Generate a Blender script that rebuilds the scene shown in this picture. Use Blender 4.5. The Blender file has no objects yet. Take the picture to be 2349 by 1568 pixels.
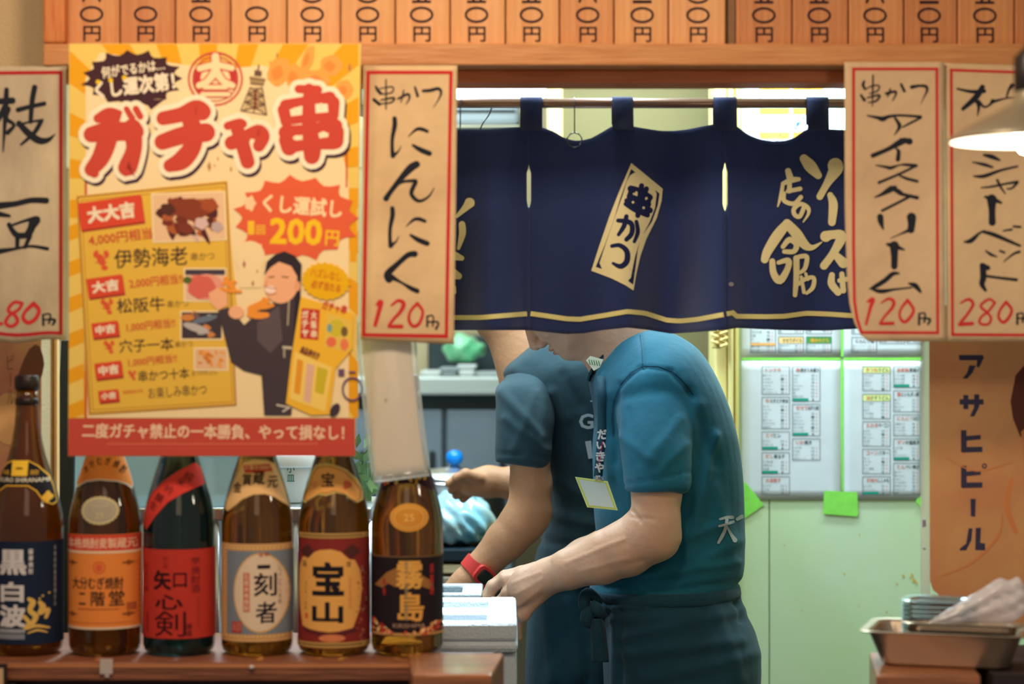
import bpy, bmesh, math, random
import numpy as np
from mathutils import Vector, Matrix
from mathutils.geometry import tessellate_polygon
from mathutils.bvhtree import BVHTree

sc = bpy.context.scene
COL = sc.collection
F = 5000.0      # focal length in pixels of the 2349 px wide frame
ZC = 1.52       # camera height

def W(px, py, d):
    return Vector(((px - 1174.5) * d / F, d, ZC - (py - 784) * d / F))

# ------------------------------------------------------------------ camera
cam = bpy.data.cameras.new('camera')
cam.sensor_width = 23.5
cam.lens = 5000 / 2349 * 23.5
cam.dof.use_dof = True
cam.dof.focus_distance = 3.86
cam.dof.aperture_fstop = 1.9
cam.clip_start = .05
camo = bpy.data.objects.new('camera', cam)
camo.location = (0, 0, ZC)
camo.rotation_euler = (math.pi / 2, 0, 0)
COL.objects.link(camo)
sc.camera = camo

# ------------------------------------------------------------------ world, exposure, room lights
sc.view_settings.view_transform = 'Standard'
sc.view_settings.look = 'None'
sc.view_settings.gamma = 1
sc.view_settings.use_curve_mapping = False
sc.view_settings.exposure = 0.0
sc.cycles.use_denoising = True
sc.cycles.max_bounces = 8
sc.cycles.sample_clamp_indirect = 4
w = bpy.data.worlds.new('world'); sc.world = w; w.use_nodes = True
w.node_tree.nodes['Background'].inputs[0].default_value = (1.0, .84, .70, 1)
w.node_tree.nodes['Background'].inputs[1].default_value = 0.27

def area(name, loc, size, power, color, target=None, sy=None, spread=None):
    l = bpy.data.lights.new(name, 'AREA'); l.energy = power; l.color = color
    l.size = size
    if sy: l.shape = 'RECTANGLE'; l.size_y = sy
    if spread: l.spread = spread
    o = bpy.data.objects.new(name, l); o.location = loc
    d = Vector(target) - Vector(loc) if target else Vector((0, 0, -1))
    o.rotation_euler = d.to_track_quat('-Z', 'Y').to_euler()
    COL.objects.link(o); return o
# warm dining-room lamps and an added fill in front of the counter, behind and above the camera
area('dining_lamp_or_fill', (-.80, 2.15, 2.5), .22, 5.5, (1, .76, .52), (-.5, 3.1, 1.5))
area('dining_lamp_or_fill', (-.14, 2.15, 2.5), .22, 12, (1, .76, .52), (-.05, 3.1, 1.5))
area('dining_lamp_or_fill', (-.1, .3, 2.4), .9, 3.5, (1, .74, .50), (0, 3.1, 1.4))  # weak far fill light, added to brighten the front; not a room lamp
# cool white kitchen ceiling lights
area('kitchen_tube_light', (.12, 3.95, 2.5), .12, 34, (.72, .92, 1), None, 1.3)
area('kitchen_tube_light', (.75, 4.46, 2.36), 1.1, 26, (.84, 1, .95), (.75, 4.6, 1.6), .08)
area('kitchen_tube_light', (-.6, 4.3, 2.5), .12, 30, (.74, .93, 1), None, 1.2)
area('kitchen_tube_light', (-.4, 5.6, 2.5), .8, 22, (.8, .95, 1), None, .8)
area('counter_spot_light', (-.12, 3.6, 1.95), .06, 2.8, (.85, .97, 1), (-.11, 3.6, 1), None, math.radians(32))

# ------------------------------------------------------------------ materials
def srgb(r, g, b):
    f = lambda c: (c / 12.92 if c <= .04045 else ((c + .055) / 1.055) ** 2.4)
    return (f(r / 255), f(g / 255), f(b / 255), 1)
_M = {}
def mat(name, rgb, rough=.6, metal=0, bump=0, bscale=60, var=0, vscale=8, stretch=None, trans=0, emit=None, estr=0, sheen=0, coat=0, alpha=1, rgb2=None, sss=0, wave=None, ior=1.45, spec=.5, crough=None):
    if name in _M: return _M[name]
    m = bpy.data.materials.new(name); m.use_nodes = True
    nt = m.node_tree; b = nt.nodes['Principled BSDF']
    c = srgb(*rgb)
    b.inputs['Base Color'].default_value = c
    b.inputs['Roughness'].default_value = rough
    b.inputs['Metallic'].default_value = metal
    b.inputs['Transmission Weight'].default_value = trans
    b.inputs['IOR'].default_value = ior
    b.inputs['Alpha'].default_value = alpha
    b.inputs['Specular IOR Level'].default_value = spec
    b.inputs['Sheen Weight'].default_value = sheen
    b.inputs['Coat Weight'].default_value = coat
    if sss:
        b.inputs['Subsurface Weight'].default_value = sss
        b.inputs['Subsurface Scale'].default_value = .01
    if emit:
        b.inputs['Emission Color'].default_value = srgb(*emit)
        b.inputs['Emission Strength'].default_value = estr
    tc = nt.nodes.new('ShaderNodeTexCoord')
    mp = nt.nodes.new('ShaderNodeMapping')
    nt.links.new(tc.outputs['Object'], mp.inputs[0])
    if stretch: mp.inputs['Scale'].default_value = stretch
    if var or rgb2:
        n = nt.nodes.new('ShaderNodeTexNoise'); n.inputs['Scale'].default_value = vscale
        n.inputs['Detail'].default_value = 5
        nt.links.new(mp.outputs[0], n.inputs[0])
        r = nt.nodes.new('ShaderNodeValToRGB')
        c2 = srgb(*rgb2) if rgb2 else tuple(x * (1 - var) for x in c[:3]) + (1,)
        r.color_ramp.elements[0].position = .35; r.color_ramp.elements[1].position = .65
        r.color_ramp.elements[0].color = c2; r.color_ramp.elements[1].color = c
        nt.links.new(n.outputs[0], r.inputs[0]); nt.links.new(r.outputs[0], b.inputs['Base Color'])
    if bump:
        n = nt.nodes.new('ShaderNodeTexNoise'); n.inputs['Scale'].default_value = bscale
        n.inputs['Detail'].default_value = 4
        nt.links.new(mp.outputs[0], n.inputs[0])
        bp = nt.nodes.new('ShaderNodeBump'); bp.inputs['Strength'].default_value = bump
        bp.inputs['Distance'].default_value = .01
        nt.links.new(n.outputs[0], bp.inputs['Height']); nt.links.new(bp.outputs[0], b.inputs['Normal'])
    _M[name] = m
    return m
def ink(r, g, b):
    return mat('ink_%d_%d_%d' % (r, g, b), (r, g, b), .75, spec=.2)

# ------------------------------------------------------------------ objects
def tag(o, label=None, cat=None, group=None, kind=None):
    if label: o['label'] = label
    if cat: o['category'] = cat
    if group: o['group'] = group
    if kind: o['kind'] = kind
    return o
def empty(name, loc, label=None, cat=None, group=None):
    o = bpy.data.objects.new(name, None); o.empty_display_size = .02
    o.location = loc; COL.objects.link(o)
    return tag(o, label, cat, group)
def wpos(o):
    p = Vector((0, 0, 0))
    while o is not None:
        p = p + o.location; o = o.parent
    return p
def link(name, me, mats, parent=None, smooth=False, base=None):
    """me is in world coordinates; the object gets its origin at its base or at its parent."""
    if not isinstance(mats, (list, tuple)): mats = [mats]
    for m in mats: me.materials.append(m)
    if smooth:
        for p in me.polygons: p.use_smooth = True
    o = bpy.data.objects.new(name, me)
    if parent is not None:
        off = wpos(parent); o.parent = parent
    else:
        n = len(me.vertices); a = np.empty(n * 3, 'f'); me.vertices.foreach_get('co', a); a = a.reshape(-1, 3)
        lo, hi = a.min(0), a.max(0)
        off = Vector(base) if base else Vector(((lo[0] + hi[0]) / 2, (lo[1] + hi[1]) / 2, float(lo[2])))
        o.location = off
    me.transform(Matrix.Translation(-off))
    COL.objects.link(o)
    return o

class MB:
    def __init__(s): s.v = []; s.f = []; s.m = []
    def face(s, vs, mi=0):
        k = len(s.v); s.v += [tuple(v) for v in vs]; s.f.append(tuple(range(k, k + len(vs)))); s.m.append(mi)
    def add(s, vs, fs, mi=0):
        k = len(s.v); s.v += [tuple(v) for v in vs]
        for f in fs: s.f.append(tuple(i + k for i in f)); s.m.append(mi)
        return s
    def box(s, a, b, mi=0, rot=None, bev=0):
        x0, y0, z0 = a; x1, y1, z1 = b
        if x0 > x1: x0, x1 = x1, x0
        if y0 > y1: y0, y1 = y1, y0
        if z0 > z1: z0, z1 = z1, z0
        if bev:
            bm = bmesh.new(); bmesh.ops.create_cube(bm, size=1)
            for v in bm.verts: v.co = ((x0 + x1) / 2 + v.co.x * (x1 - x0), (y0 + y1) / 2 + v.co.y * (y1 - y0), (z0 + z1) / 2 + v.co.z * (z1 - z0))
            bmesh.ops.bevel(bm, geom=bm.edges[:], offset=bev, segments=2, affect='EDGES', profile=.5)
            vs = [v.co.copy() for v in bm.verts]; bm.verts.index_update()
            fs = [[v.index for v in f.verts] for f in bm.faces]; bm.free()
        else:
            vs = [Vector(p) for p in ((x0, y0, z0), (x1, y0, z0), (x1, y1, z0), (x0, y1, z0), (x0, y0, z1), (x1, y0, z1), (x1, y1, z1), (x0, y1, z1))]
            fs = [(0, 3, 2, 1), (4, 5, 6, 7), (0, 1, 5, 4), (1, 2, 6, 5), (2, 3, 7, 6), (3, 0, 4, 7)]
        if rot is not None:
            c = Vector(((x0 + x1) / 2, (y0 + y1) / 2, (z0 + z1) / 2))
            vs = [c + rot @ (v - c) for v in vs]
        return s.add(vs, fs, mi)
    def lathe(s, prof, c, n=32, mi=0, sy=1, cap=True):
        k = len(s.v)
        for (r, z) in prof:
            for i in range(n):
                a = 2 * math.pi * i / n
                s.v.append((c[0] + r * math.cos(a), c[1] + r * sy * math.sin(a), c[2] + z))
        for j in range(len(prof) - 1):
            for i in range(n):
                i2 = (i + 1) % n
                s.f.append((k + j * n + i, k + j * n + i2, k + (j + 1) * n + i2, k + (j + 1) * n + i)); s.m.append(mi)
        if cap:
            s.f.append(tuple(k + i for i in reversed(range(n)))); s.m.append(mi)
            s.f.append(tuple(k + (len(prof) - 1) * n + i for i in range(n))); s.m.append(mi)
        return s
    def tube(s, pts, r, n=8, mi=0):
        pts = [Vector(p) for p in pts]; k = len(s.v); N = len(pts)
        rs = r if isinstance(r, (list, tuple)) else [r] * N
        ref = Vector((0, 1, 0))
        for i, p in enumerate(pts):
            t = (pts[min(i + 1, N - 1)] - pts[max(i - 1, 0)]).normalized()
            if abs(t.dot(ref)) > .95: ref = Vector((1, 0, 0))
            a = t.cross(ref).normalized(); b = t.cross(a).normalized(); ref = -b if False else ref
            for j in range(n):
                th = 2 * math.pi * j / n
                s.v.append(tuple(p + a * math.cos(th) * rs[i] + b * math.sin(th) * rs[i]))
        for i in range(N - 1):
            for j in range(n):
                j2 = (j + 1) % n
                s.f.append((k + i * n + j, k + i * n + j2, k + (i + 1) * n + j2, k + (i + 1) * n + j)); s.m.append(mi)
        s.f.append(tuple(k + j for j in reversed(range(n)))); s.m.append(mi)
        s.f.append(tuple(k + (N - 1) * n + j for j in range(n))); s.m.append(mi)
        return s
    def mesh(s, name='mesh', fix=True, weld=False):
        me = bpy.data.meshes.new(name); me.from_pydata(s.v, [], s.f)
        me.polygons.foreach_set('material_index', s.m)
        if fix:
            bm = bmesh.new(); bm.from_mesh(me)
            if weld: bmesh.ops.remove_doubles(bm, verts=bm.verts, dist=1e-5)
            bmesh.ops.recalc_face_normals(bm, faces=bm.faces); bm.to_mesh(me); bm.free()
        me.update(); return me
    def build(s, name, mats, parent=None, smooth=False, base=None, fix=True, weld=False):
        return link(name, s.mesh(name, fix, weld), mats, parent, smooth, base)

def bevmod(o, w=.002, seg=2):
    m = o.modifiers.new('bevel', 'BEVEL'); m.width = w; m.segments = seg; m.limit_method = 'ANGLE'; return o
def solid(o, t, off=0):
    m = o.modifiers.new('solid', 'SOLIDIFY'); m.thickness = t; m.offset = off; return o

def catmull(P, k=6, closed=False):
    P = [tuple(p) for p in P]; n = len(P); out = []
    if n < 3 and not closed: 
        a, b = P[0], P[-1]
        return [tuple(x + (y - x) * i / k for x, y in zip(a, b)) for i in range(k + 1)]
    segs = n if closed else n - 1
    for i in range(segs):
        p0 = P[(i - 1) % n] if closed or i > 0 else P[0]
        p1 = P[i]; p2 = P[(i + 1) % n]
        p3 = P[(i + 2) % n] if closed or i + 2 < n else P[-1]
        for j in range(k):
            t = j / k
            out.append(tuple(.5 * ((2 * b) + (-a + c) * t + (2 * a - 5 * b + 4 * c - d) * t * t + (-a + 3 * b - 3 * c + d) * t ** 3) for a, b, c, d in zip(p0, p1, p2, p3)))
    if not closed: out.append(P[-1])
    return out

# ------------------------------------------------------------------ flat print (ink shapes on real surfaces)
_T = {}
def text_tris(s, off=0.0):
    key = (s, off)
    if key in _T: return _T[key]
    c = bpy.data.curves.new('t', 'FONT'); c.body = s; c.resolution_u = 2; c.offset = off; c.fill_mode = 'FRONT'
    o = bpy.data.objects.new('t', c); me = o.to_mesh()
    vs = [(v.co.x, v.co.y) for v in me.vertices]; fs = []
    me.calc_loop_triangles()
    fs = [tuple(t.vertices) for t in me.loop_triangles]
    o.to_mesh_clear(); bpy.data.objects.remove(o); bpy.data.curves.remove(c)
    if vs:
        x0 = min(v[0] for v in vs); x1 = max(v[0] for v in vs); y0 = min(v[1] for v in vs); y1 = max(v[1] for v in vs)
        vs = [((x - x0) / max(x1 - x0, 1e-6), 1 - (y - y0) / max(y1 - y0, 1e-6)) for x, y in vs]
    _T[key] = (vs, fs); return _T[key]

class Print:
    """ink shapes given in picture-sized units, then mapped onto the surface that carries them"""
    def __init__(s): s.tris = []; s.cols = []; s.layer = 0; s.log = []
    def ci(s, c):
        if c not in s.cols: s.cols.append(c)
        return s.cols.index(c)
    def T(s, pts, tris, c, up=True, ex=None):
        k = s.ci(c)
        xs = [p[0] for p in pts]; ys = [p[1] for p in pts]
        if not xs: return s
        bb = (min(xs), min(ys), max(xs), max(ys)); L = 1          # stack a shape only on what it overlaps
        for (b, kk, l) in s.log:
            if l >= L and b[0] < bb[2] and b[2] > bb[0] and b[1] < bb[3] and b[3] > bb[1]: L = l + 1 if kk != k else l + .3
        s.log.append((bb, k, L)); s.layer = max(s.layer, L)
        for i, t in enumerate(tris): s.tris.append((pts[t[0]], pts[t[1]], pts[t[2]], k, L + (ex[i] if ex else 0)))
        return s
    def poly(s, pts, c):
        t = tessellate_polygon([[Vector((p[0], p[1], 0)) for p in pts]])
        return s.T([tuple(p[:2]) for p in pts], t, c)
    def rect(s, x0, y0, x1, y1, c, ang=0):
        return s.poly(rot([(x0, y0), (x1, y0), (x1, y1), (x0, y1)], ang), c)
    def frame(s, x0, y0, x1, y1, t, c):
        s.line([(x0, y0), (x1, y0), (x1, y1), (x0, y1), (x0, y0)], t, c); return s
    def line(s, pts, t, c, closed=False):
        """mitred polyline of constant width"""
        P = [Vector(p[:2]) for p in pts]
        if closed: P.append(P[0])
        cl = (P[0] - P[-1]).length < 1e-6
        L = []; R = []; n = len(P)
        for i in range(n):
            if cl: a = P[i - 1] if i else P[-2]; b = P[i + 1] if i < n - 1 else P[1]
            else: a = P[max(i - 1, 0)]; b = P[min(i + 1, n - 1)]
            d1 = (P[i] - a); d2 = (b - P[i])
            if d1.length < 1e-9: d1 = d2
            if d2.length < 1e-9: d2 = d1
            d1 = d1.normalized(); d2 = d2.normalized(); tt = (d1 + d2)
            tt = tt.normalized() if tt.length > 1e-6 else d1
            nn = Vector((-tt.y, tt.x)); k = 1 / max(.4, abs(nn.dot(Vector((-d1.y, d1.x)))))
            L.append(tuple(P[i] + nn * t / 2 * k)); R.append(tuple(P[i] - nn * t / 2 * k))
        V = L + R; tr = []
        for i in range(n - 1): tr += [(i, i + 1, n + i), (i + 1, n + i + 1, n + i)]
        return s.T(V, tr, c)
    def stroke(s, pts, c, grow=0, k=5, dx=0, dy=0, sc_=1):
        """brush stroke: (x, y, width) points, round ends"""
        Q = catmull(pts, k) if len(pts) > 1 else [pts[0], (pts[0][0] + .01, pts[0][1], pts[0][2])]
        P = [Vector((q[0] + dx, q[1] + dy)) for q in Q]; w_ = [max(q[2], .5) * sc_ / 2 + grow for q in Q]; n = len(P)
        L = []; R = []
        for i in range(n):
            t = P[min(i + 1, n - 1)] - P[max(i - 1, 0)]
            t = t.normalized() if t.length > 1e-9 else Vector((1, 0)); nn = Vector((-t.y, t.x))
            L.append(tuple(P[i] + nn * w_[i])); R.append(tuple(P[i] - nn * w_[i]))
        V = L + R; tr = []
        for i in range(n - 1): tr += [(i, i + 1, n + i), (i + 1, n + i + 1, n + i)]
        ex = [.26 * (i // 2) / n for i in range(len(tr))]
        for e in (0, n - 1):
            t = (P[1] - P[0]) if e == 0 else (P[n - 1] - P[n - 2]); b0 = math.atan2(t.y, t.x) + (math.pi / 2 if e == 0 else -math.pi / 2); m = 8
            V0 = [tuple(P[e])] + [(P[e].x + w_[e] * math.cos(b0 + math.pi * j / m), P[e].y + w_[e] * math.sin(b0 + math.pi * j / m)) for j in range(m + 1)]
            o = len(V); V += V0; tr += [(o, o + 1 + j, o + 2 + j) for j in range(m)]
        ex += [.27] * (len(tr) - len(ex)); s.T(V, tr, c, ex=ex)
        return s
    def strokes(s, L, c, tr=None, **k):
        for st in L:
            if tr: st = [(tr[0] + p[0] / tr[2], tr[1] + p[1] / tr[2], p[2] / tr[2]) for p in st]
            s.stroke(st, c, **k)
        return s
    def ell(s, cx, cy, rx, ry, c, n=28, ang=0, wob=0, k=0, a0=0, a1=2 * math.pi):
        pts = []
        for i in range(n):
            a = a0 + (a1 - a0) * i / (n if a1 - a0 > 6.28 else n - 1); r = 1 + wob * math.cos(k * a)
            pts.append((cx + rx * r * math.cos(a), cy + ry * r * math.sin(a)))
        return s.poly(rot(pts, ang, (cx, cy)), c)
    def ring(s, cx, cy, rx, ry, t, c, n=32, ang=0):
        pts = rot([(cx + rx * math.cos(2 * math.pi * i / n), cy + ry * math.sin(2 * math.pi * i / n)) for i in range(n)], ang, (cx, cy))
        return s.line(pts, t, c, closed=True)
    def burst(s, cx, cy, rx, ry, c, n=16, depth=.16, seed=1, ang=0):
        rd = random.Random(seed); pts = []
        for i in range(n):
            a = 2 * math.pi * i / n; q = 1 + rd.uniform(-.04, .04)
            pts.append((cx + rx * q * math.cos(a), cy + ry * q * math.sin(a)))
            for j in (1, 2, 3):
                b = a + 2 * math.pi / n * j / 4; dd = 1 - depth * math.sin(math.pi * j / 4)
                pts.append((cx + rx * dd * math.cos(b), cy + ry * dd * math.sin(b)))
        return s.poly(rot(pts, ang, (cx, cy)), c)
    def text(s, st, x0, y0, x1, y1, c, off=.0, ang=0, skew=0):
        if off > 0:                          # heavier weight: the outline repeated around itself
            r = off * (y1 - y0); x0 += r; x1 -= r; y0 += r; y1 -= r
            c0 = ((x0 + x1) / 2, (y0 + y1) / 2); qa = math.radians(ang)
            for i in range(4):
                a = math.pi / 2 * i + .785; dx, dy = r * math.cos(a), r * math.sin(a)
                s.text(st, x0 + dx, y0 + dy, x1 + dx, y1 + dy, c, 0, ang, skew)
            return s
        vs, fs = text_tris(st, 0)
        V = [(x0 + u * (x1 - x0) + skew * (1 - v) * (y1 - y0), y0 + v * (y1 - y0)) for u, v in vs]
        return s.T(rot(V, ang, ((x0 + x1) / 2, (y0 + y1) / 2)), fs, c)
    def vtext(s, st, cx, y0, y1, w_, c, off=0, gap=.12):
        n = len(st); h = (y1 - y0) / n
        for i, ch in enumerate(st):
            if ch == ' ': continue
            if ch in 'ー一': 
                if ch == 'ー': s.rect(cx - w_ * .06, y0 + h * (i + .1), cx + w_ * .06, y0 + h * (i + .9), c)
                else: s.rect(cx - w_ / 2, y0 + h * (i + .42), cx + w_ / 2, y0 + h * (i + .58), c)
                continue
            s.text(ch, cx - w_ / 2, y0 + h * (i + gap / 2), cx + w_ / 2, y0 + h * (i + 1 - gap / 2), c, off)
        return s
    def build(s, name, mapper, parent, maxlen=None, step=.00006, base=.0004):
        V = []; Fc = []; MI = []
        step = min(max(step, .00012), .0045 / max(s.layer, 1))
        def emit(a, b, c, k, lay):
            if maxlen:
                la = (a[0] - b[0]) ** 2 + (a[1] - b[1]) ** 2; lb = (b[0] - c[0]) ** 2 + (b[1] - c[1]) ** 2; lc = (c[0] - a[0]) ** 2 + (c[1] - a[1]) ** 2
                mx = max(la, lb, lc)
                if mx > maxlen * maxlen:
                    if mx == lb: a, b, c = b, c, a
                    elif mx == lc: a, b, c = c, a, b
                    m = ((a[0] + b[0]) / 2, (a[1] + b[1]) / 2)
                    emit(a, m, c, k, lay); emit(m, b, c, k, lay); return
            n = len(V); V.extend((mapper(*p, base + lay * step) for p in (a, b, c))); 
            nr = (V[n + 1] - V[n]).cross(V[n + 2] - V[n])
            Fc.append((n, n + 1, n + 2) if nr.y < 0 else (n, n + 2, n + 1)); MI.append(k)
        for a, b, c, k, lay in s.tris: emit(a, b, c, k, lay)
        me = bpy.data.meshes.new(name); me.from_pydata([tuple(v) for v in V], [], Fc)
        me.polygons.foreach_set('material_index', MI)
        return link(name, me, [ink(*c) for c in s.cols], parent)

def rot(pts, ang, c=None):
    if not ang: return pts
    if c is None:
        c = (sum(p[0] for p in pts) / len(pts), sum(p[1] for p in pts) / len(pts))
    a = math.radians(ang); ca, sa = math.cos(a), math.sin(a)
    return [(c[0] + (p[0] - c[0]) * ca - (p[1] - c[1]) * sa, c[1] + (p[0] - c[0]) * sa + (p[1] - c[1]) * ca) for p in pts]

def flat(d, warp=None):
    return lambda x, y, off: W(x, y, d + (warp(x, y) if warp else 0) - off)

def grid_sheet(left, right, y0, y1, mapper, nx=12, ny=20):
    """ruled sheet between the edge functions left(y) and right(y)"""
    mb = MB(); V = []
    for j in range(ny + 1):
        y = y0 + (y1 - y0) * j / ny
        yy = [y] * (nx + 1) if not callable(mapper) else [y] * (nx + 1)
        for i in range(nx + 1):
            x = left(y) + (right(y) - left(y)) * i / nx
            V.append(mapper(x, y, 0))
    fs = [(j * (nx + 1) + i, (j + 1) * (nx + 1) + i, (j + 1) * (nx + 1) + i + 1, j * (nx + 1) + i + 1) for j in range(ny) for i in range(nx)]
    mb.add(V, fs); return mb

def interp(tab):
    def f(x):
        if x <= tab[0][0]: return tab[0][1]
        for (a, fa), (b, fb) in zip(tab, tab[1:]):
            if x <= b: return fa + (fb - fa) * (x - a) / (b - a)
        return tab[-1][1]
    return f

# ------------------------------------------------------------------ bodies: distance-field skin and lofted cloth
def smin(a, b, k):
    if k <= 0: return np.minimum(a, b)
    h = np.maximum(k - np.abs(a - b), 0) / k
    return np.minimum(a, b) - h * h * k * .25
def sdf_mesh(prims, h=.0035):
    """prims: ('c', a, b, ra, rb, k) tapered capsule | ('e', centre, radii, rotation 3x3 or None, k) | sign -1 carves"""
    los = []; his = []
    for p in prims:
        if p[0] == 'c':
            a, b, ra, rb = np.array(p[1]), np.array(p[2]), p[3], p[4]; r = max(ra, rb)
            los.append(np.minimum(a, b) - r); his.append(np.maximum(a, b) + r)
        else:
            c = np.array(p[1]); r = max(p[2]); los.append(c - r); his.append(c + r)
    lo = np.min(los, 0) - 4 * h; hi = np.max(his, 0) + 4 * h
    n = np.ceil((hi - lo) / h).astype(int) + 1
    D = np.ones(n, np.float32)
    ax = [lo[i] + h * np.arange(n[i]) for i in range(3)]
    for p, l, u in zip(prims, los, his):
        k = p[-1]; pad = 3 * h + abs(k)
        i0 = np.maximum(((l - pad - lo) / h).astype(int), 0); i1 = np.minimum(((u + pad - lo) / h).astype(int) + 2, n)
        X, Y, Z = np.meshgrid(*[ax[i][i0[i]:i1[i]] for i in range(3)], indexing='ij')
        if p[0] == 'c':
            a, b, ra, rb = np.array(p[1]), np.array(p[2]), p[3], p[4]; ab = b - a; L = max(ab.dot(ab), 1e-9)
            t = np.clip(((X - a[0]) * ab[0] + (Y - a[1]) * ab[1] + (Z - a[2]) * ab[2]) / L, 0, 1)
            d = np.sqrt((X - a[0] - t * ab[0]) ** 2 + (Y - a[1] - t * ab[1]) ** 2 + (Z - a[2] - t * ab[2]) ** 2) - (ra + (rb - ra) * t)
        else:
            c = np.array(p[1]); r = p[2]; R = p[3]
            x, y, z = X - c[0], Y - c[1], Z - c[2]
            if R is not None:
                R = np.array(R); x, y, z = (R[0][0] * x + R[0][1] * y + R[0][2] * z, R[1][0] * x + R[1][1] * y + R[1][2] * z, R[2][0] * x + R[2][1] * y + R[2][2] * z)
            k0 = np.sqrt((x / r[0]) ** 2 + (y / r[1]) ** 2 + (z / r[2]) ** 2)
            k1 = np.sqrt((x / r[0] ** 2) ** 2 + (y / r[1] ** 2) ** 2 + (z / r[2] ** 2) ** 2) + 1e-9
            d = k0 * (k0 - 1) / k1
        sl = tuple(slice(i0[i], i1[i]) for i in range(3))
        if k < 0: D[sl] = -smin(-D[sl], d, -k)          # carve
        else: D[sl] = smin(D[sl], d.astype(np.float32), k)
    ins = D < 0
    s = ins[:-1, :-1, :-1].astype(np.int8)
    cs = [(i, j, k) for i in (0, 1) for j in (0, 1) for k in (0, 1)]
    N = [m - 1 for m in D.shape]
    tot = sum(ins[i:N[0] + i, j:N[1] + j, k:N[2] + k].astype(np.int8) for i, j, k in cs)
    act = np.argwhere((tot > 0) & (tot < 8)); ids = -np.ones(tuple(N), np.int64); ids[tuple(act.T)] = np.arange(len(act))
    val = {c: D[act[:, 0] + c[0], act[:, 1] + c[1], act[:, 2] + c[2]] for c in cs}
    acc = np.zeros((len(act), 3)); cnt = np.zeros(len(act))
    for c in cs:
        for a in range(3):
            if c[a] == 0:
                c2 = list(c); c2[a] = 1; c2 = tuple(c2); v0, v1 = val[c], val[c2]; m = (v0 < 0) != (v1 < 0)
                t = np.where(m, v0 / np.where(m, v0 - v1, 1), 0); p = np.array(c, float)[None].repeat(len(act), 0); p[:, a] += t
                acc[m] += p[m]; cnt[m] += 1
    V = lo + h * (act + acc / cnt[:, None]); Fs = []
    for a in range(3):
        b, c = (a + 1) % 3, (a + 2) % 3
        sl0 = [slice(None)] * 3; sl1 = [slice(None)] * 3; sl0[a] = slice(0, -1); sl1[a] = slice(1, None)
        A, B = ins[tuple(sl0)], ins[tuple(sl1)]; e = np.argwhere(A != B); sg = A[tuple(e.T)]
        def cell(db, dc):
            q = e.copy(); q[:, b] += db; q[:, c] += dc; return ids[tuple(q.T)]
        q = np.stack([cell(-1, -1), cell(0, -1), cell(0, 0), cell(-1, 0)], 1)
        q[~sg] = q[~sg][:, ::-1]; Fs.append(q)
    Fq = np.concatenate(Fs)
    me = bpy.data.meshes.new('body'); me.vertices.add(len(V)); me.vertices.foreach_set('co', V.astype('f').ravel())
    me.loops.add(len(Fq) * 4); me.loops.foreach_set('vertex_index', Fq.ravel().astype('i'))
    me.polygons.add(len(Fq)); me.polygons.foreach_set('loop_start', np.arange(len(Fq), dtype='i') * 4)
    me.update(calc_edges=True); me.validate(); return me

def loft(rings, n=28, power=2.0, capr=True, k=4):
    """rings: (front x, front y, back x, back y, half thickness in m, depth); in picture units at that depth"""
    R = catmull(rings, k); mb = MB(); C = []
    for (ax, ay, bx, by, hd, d) in R:
        A = W(ax, ay, d); B = W(bx, by, d); c = (A + B) / 2; u = (B - A) / 2; v = Vector((0, hd, 0)); ring = []
        for i in range(n):
            t = 2 * math.pi * i / n; ct, st = math.cos(t), math.sin(t)
            x = math.copysign(abs(ct) ** (2 / power), ct); y = math.copysign(abs(st) ** (2 / power), st)
            ring.append(c + u * x + v * y)
        C.append(ring)
    vs = [p for r in C for p in r]; fs = []
    for j in range(len(C) - 1):
        for i in range(n): fs.append((j * n + i, j * n + (i + 1) % n, (j + 1) * n + (i + 1) % n, (j + 1) * n + i))
    fs.append(tuple(reversed(range(n)))); fs.append(tuple((len(C) - 1) * n + i for i in range(n)))
    mb.add(vs, fs); return mb
def tubering(pts, k=4, n=24, power=2.0):
    """pts: (px, py, half width px, half thickness m, depth) along a centre line"""
    Q = catmull(pts, k); R = []
    for i, q in enumerate(Q):
        a, b = Q[max(i - 1, 0)], Q[min(i + 1, len(Q) - 1)]
        tx, ty = b[0] - a[0], b[1] - a[1]; L = math.hypot(tx, ty) or 1; nx, ny = -ty / L, tx / L
        R.append((q[0] + nx * q[2], q[1] + ny * q[2], q[0] - nx * q[2], q[1] - ny * q[2], q[3], q[4]))
    return loft(R, n, power, k=1)
def fuse(mbs, voxel=.005, smooth=6):
    """one closed surface from overlapping closed pieces"""
    bm = bmesh.new()
    for mb in mbs:
        me = mb.mesh(); bm.from_mesh(me); bpy.data.meshes.remove(me)
    me = bpy.data.meshes.new('fuse'); bm.to_mesh(me); bm.free()
    o = bpy.data.objects.new('fuse', me); COL.objects.link(o)
    r = o.modifiers.new('r', 'REMESH'); r.mode = 'VOXEL'; r.voxel_size = voxel
    if smooth:
        s = o.modifiers.new('s', 'SMOOTH'); s.iterations = smooth; s.factor = .5
    dg = bpy.context.evaluated_depsgraph_get(); out = bpy.data.meshes.new_from_object(o.evaluated_get(dg))
    bpy.data.objects.remove(o); out.materials.clear(); return out
def displace(me, fn):
    n = len(me.vertices); a = np.empty(n * 3, 'f'); me.vertices.foreach_get('co', a); a = a.reshape(-1, 3)
    nr = np.empty(n * 3, 'f'); me.vertices.foreach_get('normal', nr); nr = nr.reshape(-1, 3)
    a = a + nr * fn(a)[:, None]; me.vertices.foreach_set('co', a.astype('f').ravel()); me.update(); return me
def to_px(a):
    d = a[:, 1]; return a[:, 0] * F / d + 1174.5, 784 - (a[:, 2] - ZC) * F / d
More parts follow.
